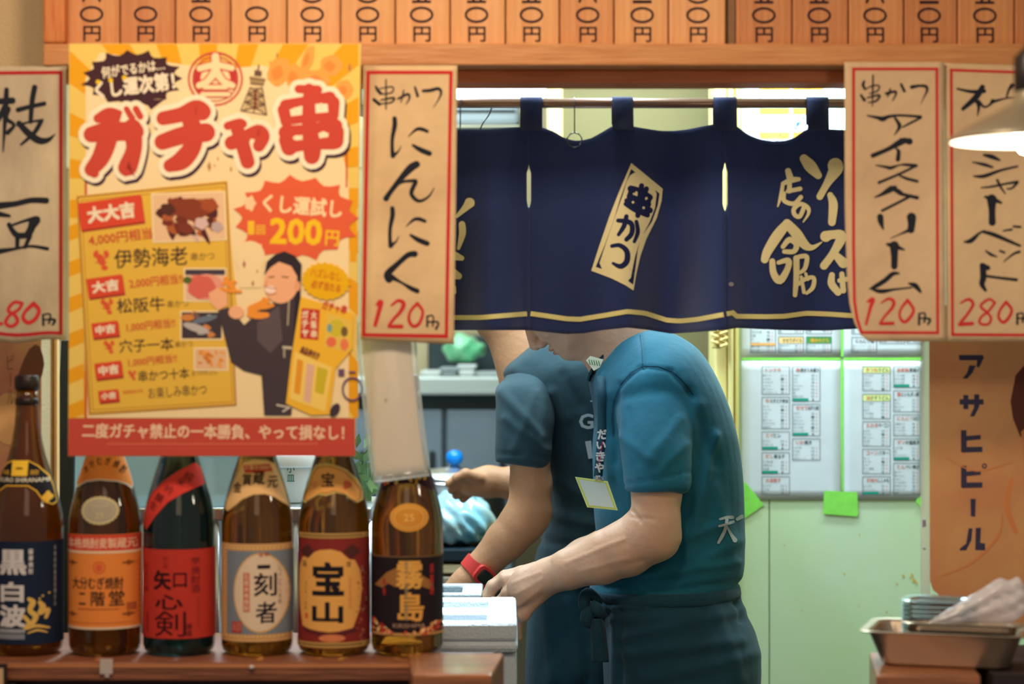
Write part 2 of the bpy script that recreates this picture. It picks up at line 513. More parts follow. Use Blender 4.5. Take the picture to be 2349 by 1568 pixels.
def projector(o, depth0):
    """mapper that lays print on the near side of a body"""
    dg = bpy.context.evaluated_depsgraph_get()
    me = o.data; off = wpos(o)
    bvh = BVHTree.FromPolygons([v.co + off for v in me.vertices], [p.vertices for p in me.polygons])
    eye = Vector((0, 0, ZC))
    def f(x, y, off_):
        q = W(x, y, depth0); dr = (q - eye).normalized(); h = bvh.ray_cast(eye + dr * 2.5, dr)
        p = h[0] if h[0] is not None else q
        return p - dr * (off_ + .0012)
    return f
# ================================================================== the room
M_tan = mat('plaster', (196, 172, 134), .9, bump=.3, bscale=220, var=.08, vscale=5)
M_green = mat('green_panel', (196, 222, 178), .45, var=.06, vscale=3, rgb2=(200, 222, 196))
M_cream = mat('cream_panel', (238, 222, 150), .5, var=.05, vscale=4)
M_olive = mat('olive_panel', (116, 108, 70), .55)
M_grey = mat('kitchen_grey', (140, 146, 146), .6, var=.1, vscale=2)
M_floor = mat('floor_tile', (96, 88, 80), .5, var=.3, vscale=6)
M_ceil = mat('ceiling_board', (214, 208, 196), .9, bump=.2, bscale=120)
M_cedar = mat('cedar', (206, 128, 70), .55, bump=.25, bscale=30, stretch=(10, 10, .7), rgb2=(192, 108, 54), vscale=14)
M_cedar_h = mat('cedar_rail', (204, 146, 94), .55, bump=.25, bscale=30, stretch=(.7, 10, 10), rgb2=(188, 124, 74), vscale=14)
M_redwood = mat('redwood', (208, 126, 82), .55, bump=.2, bscale=30, stretch=(.7, 10, 10), rgb2=(190, 104, 62), vscale=12)
M_dark = mat('dark_board', (48, 34, 40), .6, var=.3, vscale=20, stretch=(1, 6, 6))
M_steel = mat('steel', (190, 196, 200), .28, metal=1, bump=.05, bscale=40, stretch=(1, 20, 20))
M_steel2 = mat('steel_brushed', (170, 176, 180), .42, metal=.9, var=.2, vscale=4)

def structure(name, mb, m, **k):
    return tag(mb.build(name, m, **k), kind='structure')
structure('floor', MB().box((-2.6, -.6, -.05), (2.6, 7.3, 0)), M_floor)
structure('ceiling', MB().box((-2.6, 2.9, 2.7), (2.6, 7.3, 2.76)), M_ceil)
structure('wall_left', MB().box((-2.66, 3.3, 0), (-2.6, 7.3, 2.7)), M_grey)
structure('wall_right', MB().box((2.6, 3.3, 0), (2.66, 7.3, 2.7)), M_green)
structure('wall_back', MB().box((-2.6, 7.3, 0), (2.6, 7.36, 2.7)), M_grey)
# plaster wall over the opening and at its left
xl = W(92, 0, 3.32).x
wf = MB().box((-2.6, 3.30, 0), (xl, 3.40, 2.7))
wf.box((xl, 3.30, W(0, 150, 3.3).z), (2.6, 3.40, 2.7))
xr = W(2420, 0, 3.3).x
wf.box((xr, 3.30, 0), (2.6, 3.40, W(0, 150, 3.3).z))
structure('wall_front', wf, M_tan)
# green partition behind the cooks
D5 = 4.64
x0 = W(1690, 0, D5).x
wp = MB(); zs = 2.7
seams = [x0, W(1765, 0, D5).x, W(2390, 0, D5).x, 2.6]
wall_p = empty('wall_partition', (x0, D5, 0)); tag(wall_p, kind='structure')
for a, b in zip(seams, seams[1:]):
    o = MB().box((a + .0012, D5, 0), (b - .0012, D5 + .05, 2.7), bev=.0015).build('panel', M_green, wall_p)
MB().box((x0, D5 + .004, 0), (2.6, D5 + .07, 2.7)).build('backing', mat('seam', (120, 130, 90), .8), wall_p)
# cream post and door frame strips at the edge of the partition
tr = MB().box((W(1640, 0, 4.60).x, 4.60, 0), (W(1668, 0, 4.60).x, 4.75, 2.7), bev=.004)
tr.box((W(1672, 0, 4.58).x, 4.58, 0), (W(1683, 0, 4.58).x, 4.75, 2.7), bev=.004)
tr.box((W(1686, 0, 4.61).x, 4.61, 0), (W(1694, 0, 4.61).x, 4.75, 2.7), bev=.002)
structure('trim_1', tr, M_cream)
# olive wall between the two posts
structure('wall_olive', MB().box((W(1288, 0, 4.9).x, 4.9, 0), (W(1700, 0, 4.9).x, 4.95, 2.7)), M_olive)
structure('trim_2', MB().box((W(1256, 0, 4.86).x, 4.86, 0), (W(1291, 0, 4.86).x, 4.98, 2.7), bev=.004), mat('cream_post', (246, 222, 150), .5))
# unseen soffit strip added to shade the olive wall, left of the bright sheets
structure('trim_3', MB().box((W(1291, 0, 4.88).x, 4.82, 2.16), (W(1612, 0, 4.7).x, 4.9, 2.7)), M_olive)
# tan kitchen wall far left, over the cooler
structure('wall_kitchen', MB().box((-2.6, 6.3, 0), (W(1262, 0, 6.3).x, 6.36, 2.7)), mat('kitchen_wall', (206, 190, 150), .6, var=.06))

# ------------------------------------------------------------------ lintel beam and the rail below it
bx0 = W(98, 0, 3.17).x
z_bt = W(0, 100, 3.17).z; z_bb = W(0, 150, 3.17).z
b = tag(MB().box((bx0, 3.17, z_bb), (1.45, 3.299, z_bt), bev=.003).build('trim_beam', M_cedar_h), kind='structure')
b = tag(MB().box((bx0 + .02, 3.22, W(0, 190, 3.22).z), (1.45, 3.299, z_bb - .0005), bev=.002).build('trim_rail', M_redwood), kind='structure')
b = tag(MB().box((bx0, 3.17, z_bt + .0005), (W(148, 0, 3.17).x, 3.25, 2.3), bev=.004).build('trim_post', M_cedar), kind='structure')

# ------------------------------------------------------------------ cedar menu planks with brushed prices
edges = [(148, 274), (275, 401), (402, 528), (529, 657), (658, 780), (781, 906), (907, 1032), (1033, 1159), (1160, 1283), (1284, 1408), (1409, 1533), (1534, 1665),
         (1688, 1817), (1818, 1946), (1947, 2073), (2074, 2196), (2197, 2327), (2328, 2450)]
ccx = [210, 334, 461, 589, 716, 843, 967, 1093, 1219, 1348, 1473, 1601, 1752, 1879, 2007, 2131, 2259, 2388]
upper = ['八', '', '五', '', '〇', '〇', '五', '五', '五', '八', '二', '〇', '五', '五', '八', '二', '五', '五']
INK = (44, 26, 38)
ords = ['leftmost', 'second', 'third', 'fourth', 'fifth', 'sixth', 'seventh', 'eighth', 'ninth', 'tenth', 'eleventh', 'twelfth']
rd = random.Random(4)
Mc = [mat('cedar_plank_%s' % 'abcd'[i], c, .55, bump=.22, bscale=26, stretch=(9, 9, .6), rgb2=c2, vscale=12) for i, (c, c2) in enumerate([((216, 160, 106), (206, 144, 90)), ((206, 144, 92), (194, 128, 78)), ((220, 164, 112), (210, 148, 94)), ((196, 132, 84), (184, 116, 70))])]
for i, ((a, b_), cx, up) in enumerate(zip(edges, ccx, upper)):
    dd = 3.198 + rd.uniform(-.0015, .0015)
    a_, b2 = W(a + 1, 0, dd).x, W(b_ - .5, 0, dd).x
    if i < 12: lab = 'cedar price plank on the beam, %s of the twelve planks left of the gap' % ords[i]
    else: lab = 'cedar price plank on the beam, %s of the six planks right of the gap' % ('first', 'second', 'third', 'fourth', 'fifth', 'last')[i - 12]
    mb = MB().box((a_, dd, z_bt + .0006), (b2, dd + .012, z_bt + .29), bev=.0022)
    p = mb.build('menu_plank', Mc[[1, 3, 1, 0, 2, 0, 2, 2, 0, 1, 0, 2, 3, 3, 1, 3, 1, 3][i]])
    tag(p, lab, 'menu plank', 'cedar price planks in a row on the beam')
    P = Print(); dy = (cx - 1200) / 1150 * 2.0 + 34
    P.ring(cx, dy, 24.5, 16, 5.2, INK)
    P.text('円', cx - 19, dy + 27, cx + 21, dy + 62, INK, .018)
    if up == '〇': P.ring(cx, dy - 45, 24.5, 16, 5.2, INK)
    elif up: P.text(up, cx - 22, dy - 72, cx + 22, dy - 27, INK, .02)
    P.build('brushed_price', flat(dd - .0003), p)
# narrow cedar lid strip behind, seen in the gap between the plank groups
tag(MB().box((W(1667, 0, 3.21).x, 3.212, z_bt + .0006), (W(1686, 0, 3.21).x, 3.222, z_bt + .29)).build('trim_gap', mat('grey_strip', (140, 108, 80), .7)), kind='structure')

# ------------------------------------------------------------------ bottle shelf, counter, block
zsh = 1.0643
sh = MB().box((-1.6, 3.105, zsh - .027), (W(1000, 0, 3.2).x, 3.42, zsh), bev=.0025)
shelf = tag(sh.build('bottle_shelf', mat('walnut', (150, 92, 62), .5, bump=.3, bscale=26, stretch=(.6, 12, 12), rgb2=(106, 62, 46), vscale=16)), 'long reddish brown wooden shelf board under the row of bottles', 'shelf')
MB().box((-1.6, 3.104, zsh - .008), (W(1000, 0, 3.2).x, 3.106, zsh - .003)).build('edge_highlight', mat('walnut_highlight', (196, 128, 84), .5, var=.2, stretch=(.6, 10, 10)), shelf)  # paler strip paints a highlight along the shelf's front edge
structure('wall_counter', MB().box((-2.6, 3.14, 0), (W(1130, 0, 3.2).x, 3.40, zsh - .0275)), M_dark)
# wooden block at the end of the shelf
f0, f1 = W(945, 0, 2.96).x, W(1128, 0, 2.96).x; g0, g1 = W(998, 0, 3.14).x, W(1156, 0, 3.17).x
zt = W(0, 1545, 2.96).z
bl = MB().add([(f0, 2.96, .9), (f1, 2.96, .9), (g1, 3.16, .9), (g0 - .04, 3.16, .9), (f0, 2.96, zt), (f1, 2.96, zt), (g1, 3.16, zt), (g0 - .04, 3.16, zt)], [(0, 3, 2, 1), (4, 5, 6, 7), (0, 1, 5, 4), (1, 2, 6, 5), (2, 3, 7, 6), (3, 0, 4, 7)])
blk = tag(bevmod(bl.build('wooden_block', mat('block_wood', (178, 112, 70), .32, bump=.2, bscale=20, stretch=(.8, 8, 8), rgb2=(132, 84, 60), vscale=10, coat=.4)), .003), 'dark glossy wooden counter end block in front of the foam box', 'counter block')
ld = MB().box((f0 + .01, 2.98, 0), (f1 - .004, 3.13, .899)); 
structure('wall_counter_end', ld, M_dark)
# little things on the shelf edge
tp = tag(MB().box((W(228, 0, 3.1).x, 3.1015, W(0, 1546, 3.1).z), (W(258, 0, 3.1).x, 3.1035, W(0, 1511, 3.1).z), bev=.0005).build('tape_scrap', mat('white_tape', (190, 176, 172), .7)), 'small torn white tape scrap on the shelf edge below the second bottle', 'tape')
MB().box((W(240, 0, 3.1).x, 3.1015, W(0, 1553, 3.1).z), (W(250, 0, 3.1).x, 3.1033, W(0, 1546, 3.1).z)).build('torn_tip', _M['white_tape'], tp)
pn = MB(); c = W(577, 1530, 3.1)
pn.lathe([(.001, -.003), (.0035, -.0015), (.004, .0005), (.0028, .0025), (.001, .003)], (c.x, 3.1015, c.z), 12)
tag(pn.build('push_pin', mat('pin_white', (205, 200, 200), .4), smooth=True), 'tiny pale push pin in the shelf edge below the fourth bottle', 'pin')
fr = MB().box((W(-90, 0, 3.08).x, 3.085, .96), (W(13, 0, 3.08).x, 3.092, W(0, 1524, 3.08).z), 0)
cf = tag(fr.build('framed_card', mat('frame_dark', (40, 32, 30), .4)), 'corner of a small dark framed card at the bottom left under the shelf', 'frame')
MB().box((W(-85, 0, 3.08).x, 3.0835, .965), (W(6, 0, 3.08).x, 3.0848, W(0, 1533, 3.08).z)).build('card', mat('card_tan', (206, 172, 132), .7), cf)
fr = MB().box((-.72, 3.093, .93), (-.705, 3.139, zsh - .03)).build('hanger', mat('frame_dark', (40, 32, 30), .4), cf)
# ================================================================== paper signs
RED = (196, 44, 48); BLK = (30, 34, 44); PRED = (200, 52, 54)
M_washi = mat('washi', (226, 196, 152), .85, bump=.25, bscale=35, rgb2=(204, 172, 132), vscale=7)
M_washi_g = mat('washi_grey', (206, 190, 162), .85, bump=.35, bscale=40, rgb2=(170, 154, 134), vscale=12, stretch=(1, 1, .4))

def circ(cx, cy, r, w_): return [(cx + r * math.cos(a), cy + r * math.sin(a), w_) for a in [i * math.pi / 4 for i in range(9)]]
# ---- garlic skewer tag (next to the poster)
TA = (820, 140, 2.3755)
warpA = lambda x, y: .0035 * math.sin((x - 830) / 60) + .004 * math.sin((y - 150) / 170 + 1) - .004
la = interp([(148, 833), (460, 831), (778, 826)]); ra = interp([(148, 1049), (460, 1046), (790, 1041)])
bot = lambda x, y: (x, y + (max(0, (y - 700) / 78)) * (12 * (x - 826) / 215))
dA = 3.150
mA = lambda x, y, off: W(*bot(x, y), dA + warpA(x, y) - off)
gA = grid_sheet(la, ra, 150, 778, mA, 14, 40)
tA = tag(solid(gA.build('price_tag', M_washi, smooth=True), .0003), 'cream paper price tag with red border, hiragana for garlic and 120, beside the yellow poster', 'paper sign')
P = Print()
P.line([(844.5, 166), (1034.5, 166), (1024, 762), (834, 767)], 8, RED, closed=True)
S = [[(100, 140, 12), (112, 160, 18), (126, 175, 16)], [(122, 150, 6), (190, 140, 8), (186, 172, 8), (122, 180, 8)], [(155, 100, 7), (156, 180, 9), (155, 262, 7)], [(90, 210, 18), (120, 235, 18)], [(128, 212, 8), (198, 200, 12), (184, 225, 9), (130, 232, 7)],
     [(222, 205, 12), (275, 180, 14), (282, 205, 10), (264, 235, 4)], [(252, 160, 8), (246, 190, 9), (236, 226, 5)], [(313, 142, 12), (328, 190, 16)], [(358, 162, 16), (395, 160, 18), (440, 150, 18), (456, 172, 14), (440, 212, 7), (414, 252, 3)]]
for dy, dx in ((0, 0), (490, -12)):
    S += [[(202 + dx, 312 + dy, 24), (203 + dx, 350 + dy, 26), (190 + dx, 420 + dy, 20), (189 + dx, 480 + dy, 20), (193 + dx, 516 + dy, 26)], [(193 + dx, 516 + dy, 22), (222 + dx, 492 + dy, 9), (238 + dx, 462 + dy, 3)],
          [(276 + dx, 412 + dy, 3), (318 + dx, 374 + dy, 16), (348 + dx, 370 + dy, 20), (380 + dx, 382 + dy, 18)], [(302 + dx, 458 + dy, 14), (345 + dx, 484 + dy, 27), (392 + dx, 503 + dy, 28)]]
S += [[(322, 562, 38), (290, 582, 42), (240, 635, 32), (180, 712, 26), (156, 748, 32)], [(186, 700, 8), (240, 660, 14), (298, 652, 18), (318, 656, 22), (302, 690, 24), (294, 724, 22), (320, 756, 20), (350, 760, 16), (390, 735, 11), (418, 690, 4)],
      [(312, 1050, 34), (276, 1056, 30), (226, 1098, 28), (165, 1158, 38), (172, 1188, 40)], [(186, 1176, 30), (240, 1206, 13), (290, 1236, 24), (326, 1252, 26)],
      [(380, 1390, 10), (380, 1432, 12)], [(378, 1384, 8), (412, 1382, 8), (410, 1430, 9)], [(384, 1412, 8), (440, 1412, 9), (428, 1444, 12)]]
P.strokes(S, BLK, TA)
R_ = [[(106, 1326, 14), (126, 1312, 30), (120, 1350, 24), (96, 1436, 20)], [(186, 1330, 12), (222, 1304, 18), (252, 1322, 24), (234, 1362, 20), (196, 1402, 16), (172, 1436, 18)], [(172, 1440, 18), (240, 1438, 22)],
      [(326, 1320, 18), (290, 1358, 14), (280, 1402, 18), (302, 1434, 18), (336, 1420, 17), (356, 1362, 16), (326, 1320, 18)]]
P.strokes(R_, PRED, TA)
P.build('brushed_lettering', mA, tA, maxlen=30)

# ---- ice cream tag and sherbet tag on the right
TB = (1900, 120, 3.92); TC = (1900, 480, 4.612)
lB = interp([(142, 1937), (480, 1938), (640, 1943), (700, 1949), (740, 1960), (770, 1975), (784, 1995)])
rB = interp([(142, 2166), (784, 2170)])
warpB = lambda x, y: .003 * math.sin((x - 1937) / 70) + .003 * math.sin(y / 120) - (.025 * max(0, (y - 640) / 144) ** 2 * max(0, (2060 - x) / 120) if x < 2060 else 0)
dB = 3.155
mB = lambda x, y, off: W(x, y, dB + warpB(x, y) - off)
tB = tag(solid(grid_sheet(lB, rB, 142, 783, mB, 14, 44).build('price_tag', mat('washi_b', (214, 184, 148), .85, bump=.25, bscale=35, rgb2=(196, 166, 132), vscale=6), smooth=True), .0003), 'cream paper price tag reading ice cream in katakana with red 120, lower left corner curled', 'paper sign')
P = Print()
P.line([(1958, 158), (2149, 158), (2151, 763), (1976, 762), (1966, 730), (1960, 690), (1958, 560)], 6.6, RED, closed=True)
S = [[(322, 262, 22), (312, 296, 26), (332, 330, 22)], [(332, 336, 8), (380, 306, 12), (455, 298, 14), (442, 346, 14), (370, 372, 10)], [(402, 205, 14), (400, 340, 16), (396, 482, 8)], [(294, 384, 20), (324, 428, 30)], [(350, 408, 12), (460, 384, 20), (428, 438, 18), (360, 450, 10)],
     [(520, 370, 24), (600, 352, 24), (606, 380, 18), (576, 436, 8)], [(556, 330, 16), (546, 372, 16), (530, 400, 8)], [(655, 288, 24), (684, 348, 26)], [(750, 312, 34), (820, 300, 24), (880, 308, 28), (886, 350, 20), (856, 410, 9), (830, 470, 3)],
     [(350, 568, 12), (440, 586, 30), (490, 598, 46), (540, 578, 30), (640, 566, 22), (830, 578, 26)], [(834, 586, 20), (740, 634, 20), (668, 672, 14)], [(600, 590, 22), (640, 656, 36), (620, 706, 20), (588, 748, 3)],
     [(652, 784, 30), (730, 800, 60)], [(690, 790, 50), (640, 812, 56), (540, 868, 38), (400, 928, 40)], [(608, 862, 14), (632, 890, 34), (626, 962, 40)],
     [(428, 1014, 10), (520, 1030, 26), (562, 1038, 32), (640, 1012, 14), (700, 1010, 26), (790, 1018, 30)], [(780, 1024, 22), (640, 1092, 22), (455, 1170, 26)], [(618, 1094, 12), (700, 1132, 26), (800, 1158, 26)],
     [(604, 1212, 30), (560, 1230, 54), (480, 1276, 30), (418, 1302, 12)], [(564, 1212, 30), (630, 1250, 44), (676, 1278, 24)], [(640, 1268, 30), (720, 1288, 30), (800, 1306, 34)], [(744, 1288, 26), (640, 1344, 24), (484, 1422, 24)]]
P.strokes(S, BLK, TB)
S = [[(550, 78, 66), (556, 130, 60), (582, 212, 14)], [(880, 84, 100), (882, 150, 80), (874, 216, 74)], [(862, 216, 40), (760, 262, 16), (660, 306, 8)],
     [(622, 368, 24), (690, 384, 60), (800, 426, 20)], [(698, 384, 100), (698, 430, 84), (700, 500, 72), (698, 602, 68)],
     [(744, 676, 24), (680, 682, 46), (600, 750, 50), (500, 812, 44), (438, 842, 14)], [(470, 846, 24), (560, 866, 46), (700, 846, 24), (880, 826, 18)], [(852, 782, 18), (920, 806, 56), (975, 870, 28)],
     [(962, 1112, 22), (960, 1215, 26)], [(958, 1104, 16), (1022, 1100, 18), (1016, 1190, 22)], [(966, 1150, 14), (1074, 1160, 26), (1054, 1214, 20)]]
P.strokes(S, BLK, TC)
R_ = [[(418, 976, 24), (470, 952, 50), (446, 1040, 36), (400, 1215, 26)], [(560, 990, 14), (636, 944, 30), (692, 974, 36), (676, 1040, 34), (600, 1128, 26), (556, 1196, 30)], [(552, 1208, 34), (684, 1204, 36)],
      [(838, 960, 34), (770, 1050, 26), (756, 1132, 28), (800, 1190, 34), (860, 1150, 34), (902, 1060, 32), (838, 960, 34)]]
P.strokes(R_, PRED, TC)
P.build('brushed_lettering', mB, tB, maxlen=30)

dC = 3.160
warpC = lambda x, y: .004 * math.sin((x - 2165) / 80) + .004 * math.sin(y / 150 + 1)
mC = lambda x, y, off: W(x, y + max(0, (220 - y) / 80) * 6 * (x - 2165) / 180, dC + warpC(x, y) - off)
tCo = tag(solid(grid_sheet(interp([(142, 2166), (784, 2171)]), interp([(142, 2396), (784, 2396)]), 144, 783, mC, 14, 36).build('price_tag', mat('washi_c', (222, 192, 148), .85, bump=.25, bscale=35, rgb2=(196, 168, 134), vscale=5), smooth=True), .0003), 'cream paper price tag reading sherbet in katakana with red 280, behind the pendant lamp', 'paper sign')
P = Print()
P.line([(2182, 160), (2376, 162), (2376, 768), (2185, 767)], 6.6, RED, closed=True)
S = [[(1160, 326, 18), (1290, 352, 32), (1400, 346, 40)], [(1386, 308, 46), (1330, 400, 54), (1210, 508, 32)], [(1316, 420, 30), (1352, 480, 30), (1340, 572, 6)], [(1352, 440, 30), (1402, 490, 20), (1452, 470, 20), (1480, 436, 36)], [(1470, 446, 30), (1600, 412, 12), (1730, 398, 14)], [(1652, 288, 36), (1620, 340, 20), (1602, 412, 14)], [(1740, 270, 40), (1770, 330, 50)],
     [(1400, 922, 22), (1470, 938, 42), (1540, 968, 20)], [(1298, 986, 12), (1400, 1008, 30), (1476, 1032, 20)], [(1308, 1112, 14), (1400, 1112, 34), (1550, 1060, 24), (1702, 1024, 18)],
     [(1376, 1216, 12), (1470, 1206, 20), (1600, 1180, 20), (1700, 1164, 26)], [(1698, 1172, 24), (1652, 1220, 18), (1610, 1226, 16)], [(1520, 1148, 24), (1550, 1210, 22), (1590, 1268, 12)],
     [(1410, 1298, 20), (1470, 1316, 50), (1556, 1352, 20)], [(1470, 1320, 90), (1472, 1420, 60), (1474, 1528, 64)]]
P.strokes(S, BLK, TB)
S = [[(1436, 344, 14), (1510, 330, 50), (1600, 250, 24), (1650, 230, 28)], [(1640, 236, 30), (1760, 270, 44), (2026, 384, 28)], [(1854, 226, 18), (1940, 212, 24)], [(1962, 180, 24), (2032, 186, 26)],
     [(1664, 436, 14), (1720, 476, 32), (1786, 502, 12)], [(1816, 438, 22), (1862, 456, 24)], [(2022, 448, 30), (1960, 470, 24), (1856, 552, 10)],
     [(1626, 590, 50), (1690, 618, 50)], [(1636, 600, 70), (1640, 720, 66), (1626, 790, 56), (1664, 856, 30)], [(1640, 700, 30), (1800, 722, 28), (1990, 744, 34)],
     [(2000, 1112, 22), (2000, 1210, 26)], [(1996, 1104, 16), (2062, 1102, 18), (2056, 1190, 22)], [(2004, 1150, 14), (2110, 1160, 26), (2090, 1214, 20)]]
P.strokes(S, BLK, TC)
R_ = [[(1400, 990, 18), (1484, 950, 32), (1532, 1000, 34), (1484, 1090, 30), (1404, 1192, 34)], [(1390, 1216, 40), (1524, 1206, 40)], [(1762, 986, 28), (1700, 950, 28), (1612, 1020, 28), (1680, 1090, 30), (1722, 1150, 28), (1690, 1214, 28), (1604, 1204, 28), (1616, 1140, 26), (1700, 1070, 26), (1762, 986, 28)],
      [(1882, 980, 34), (1820, 1060, 28), (1802, 1140, 30), (1850, 1194, 34), (1908, 1146, 34), (1940, 1060, 32), (1882, 980, 34)]]
P.strokes(R_, PRED, TC)
P.build('brushed_lettering', mC, tCo, maxlen=30)

# ---- edamame tag at the far left
dD = 3.17; k = 2.7964
warpD = lambda x, y: .003 * math.sin(x / 50) + .003 * math.sin(y / 110)
mD = lambda x, y, off: W(x, y + (4 * math.sin(x / 25) if y > 700 else 0) * max(0, (y - 700) / 80), dD + warpD(x, y) - off)
tD = tag(solid(grid_sheet(lambda y: -75, lambda y: 152.5, 152, 782, mD, 14, 36).build('price_tag', M_washi_g, smooth=True), .0003), 'greyish paper price tag at the far left with two brushed kanji and red 280', 'paper sign')
P = Print(); P.line([(-62, 168), (139.5, 166), (139.5, 766), (-62, 764)], 8, (176, 36, 46), closed=True)
T1 = (0, 0, k); T2 = (0, 500, k)
S = [[(42, 575, 30), (36, 700, 34), (20, 972, 8)], [(-80, 660, 30), (0, 650, 40), (80, 645, 42)], [(30, 690, 40), (-60, 860, 20)], [(50, 700, 40), (40, 760, 30), (90, 800, 22), (50, 850, 30)],
     [(222, 560, 36), (206, 650, 34), (196, 780, 28)], [(116, 704, 32), (190, 684, 28), (284, 664, 28)], [(110, 802, 16), (190, 782, 14), (272, 770, 18)], [(262, 780, 30), (220, 850, 28), (136, 926, 16)], [(122, 790, 36), (180, 852, 44), (250, 900, 46), (310, 896, 30), (354, 858, 4)],
     [(-80, 1330, 40), (0, 1318, 44), (100, 1306, 36), (200, 1284, 36), (296, 1286, 40)], [(-20, 1370, 40), (60, 1384, 20)], [(58, 1440, 30), (90, 1492, 30), (140, 1512, 24)], [(60, 1450, 16), (170, 1412, 20), (240, 1404, 40), (212, 1450, 40), (190, 1500, 26), (130, 1520, 20)]]
P.strokes(S, BLK, T1)
S = [[(70, 62, 28), (110, 110, 40), (190, 108, 36)], [(200, 20, 30), (190, 60, 26), (168, 100, 24)], [(112, 130, 30), (110, 188, 26)], [(190, 120, 30), (160, 186, 24)], [(-80, 224, 44), (0, 212, 34), (100, 196, 18), (200, 180, 18), (304, 196, 24)],
     [(276, 628, 14), (278, 690, 16)], [(274, 622, 10), (322, 620, 12), (314, 680, 14)], [(280, 656, 9), (350, 656, 18), (338, 690, 14)]]
P.strokes(S, BLK, T2)
R_ = [[(142, 546, 22), (90, 540, 22), (52, 590, 22), (96, 620, 24), (112, 660, 24), (72, 688, 22), (36, 668, 22), (62, 620, 20), (120, 584, 20), (142, 546, 22)], [(216, 548, 28), (160, 600, 22), (150, 642, 26), (186, 668, 26), (230, 642, 26), (250, 590, 26), (216, 548, 28)], [(-90, 590, 20), (-50, 560, 26), (-20, 590, 26), (-50, 640, 24), (-90, 680, 22), (10, 676, 22)]]
P.strokes(R_, PRED, T2)
P.build('brushed_lettering', mD, tD, maxlen=30)

# ================================================================== the big poster
dP = 3.120
pl = interp([(100, 158), (600, 159), (1045, 156)]); pr = interp([(100, 828), (600, 822), (1045, 815)])
warpP = lambda x, y: .004 - .006 * (x - 157) / 660 + .003 * (y - 100) / 940
mP = lambda x, y, off: W(x, y, dP + warpP(x, y) - off)
poster = tag(solid(grid_sheet(pl, pr, 100, 1046, mP, 16, 24).build('poster', mat('poster_paper', (240, 206, 120), .38, spec=.4), smooth=True), .0003), 'large glossy yellow and red paper poster with fat red lettering over the bottles', 'poster')
P = Print(); Y1 = (238, 206, 108); Y2 = (236, 168, 34); CRM = (248, 224, 176); PR = (206, 74, 60); OR = (232, 102, 68); DK = (70, 42, 50); WH = (248, 234, 208); YS = (234, 190, 76); BRN = (150, 88, 60)
def clip_poly(pts, x0, y0, x1, y1):
    def cl(ps, ins, cut):
        o = []
        for i in range(len(ps)):
            a, b = ps[i - 1], ps[i]
            if ins(b):
                if not ins(a): o.append(cut(a, b))
                o.append(b)
            elif ins(a): o.append(cut(a, b))
        return o
    lx = lambda v: (lambda a, b: (v, a[1] + (b[1] - a[1]) * (v - a[0]) / (b[0] - a[0])))
    ly = lambda v: (lambda a, b: (a[0] + (b[0] - a[0]) * (v - a[1]) / (b[1] - a[1]), v))
    for ins, cut in ((lambda p: p[0] >= x0, lx(x0)), (lambda p: p[0] <= x1, lx(x1)), (lambda p: p[1] >= y0, ly(y0)), (lambda p: p[1] <= y1, ly(y1))):
        if pts: pts = cl(pts, ins, cut)
    return pts
PX0, PX1 = 160, 814
P.poly([(159, 101), (827, 101), (821, 600), (814.5, 959), (157.5, 959)], Y1)
for i in range(0, 44, 2):                       # sun rays
    a0 = math.radians(i * 360 / 44 + 2); a1 = math.radians((i + 1) * 360 / 44 + 2)
    q = clip_poly([(490 + 30 * math.cos(a0), 420 + 30 * math.sin(a0)), (490 + 900 * math.cos(a0), 420 + 900 * math.sin(a0)), (490 + 900 * math.cos(a1), 420 + 900 * math.sin(a1))], 160, 101, 822 if i else 822, 958)
    if len(q) > 2: P.poly(q, Y2)
P.layer += 1
P.poly([(196, 180), (230, 120), (500, 160), (600, 150), (690, 175), (775, 300), (800, 420), (800, 958), (196, 958)], CRM)   # pale middle
P.line([(197, 400), (197, 958)], 5, PR); P.line([(795, 350), (795, 430)], 4, PR)
P.rect(158, 500, 192, 958, Y1)
for y in range(505, 950, 82): P.poly([(158, y + 14), (192, y), (192, y + 34), (158, y + 48)], Y2)
P.rect(803, 440, 818, 600, Y2)
P.burst(304, 180, 118, 66, DK, 15, .17, 3)       # dark burst
P.poly([(330, 228), (378, 228), (346, 252)], DK)
P.text('何がでるかは…', 232, 143, 378, 171, WH, .03, -8)
P.text('くし運次第！', 216, 174, 402, 218, WH, .045, -7)
for x, y in ((225, 188), (254, 184), (285, 178)): P.ell(x, y, 5.5, 5.5, (246, 200, 40), 12)
# round emblem
EM = (198, 74, 72)
P.ring(494, 181, 61, 60, 5, EM); P.ring(494, 181, 52, 51, 3, EM)
for a, b in ((140, 228), (312, 400)):
    pts = [(494 + r * math.cos(math.radians(t)), 181 + r * math.sin(math.radians(t))) for r, rng in ((50, range(a, b, 8)), (34, range(b - 8, a - 1, -8))) for t in rng]
    P.poly(pts, (204, 58, 60))
E1 = [[(458, 157, 14), (494, 149, 15), (532, 156, 13)], [(494, 130, 18), (494, 160, 18), (476, 186, 15), (456, 196, 14)], [(494, 160, 18), (512, 186, 15), (534, 196, 14)], [(470, 200, 10), (518, 200, 10)], [(464, 216, 10), (524, 216, 10)]]
P.strokes(E1, EM, grow=3.2); P.strokes(E1, CRM)
P.vtext('串かつ', 540, 158, 202, 8, EM, .03); P.vtext('おおきに', 448, 160, 202, 8, EM, .03)
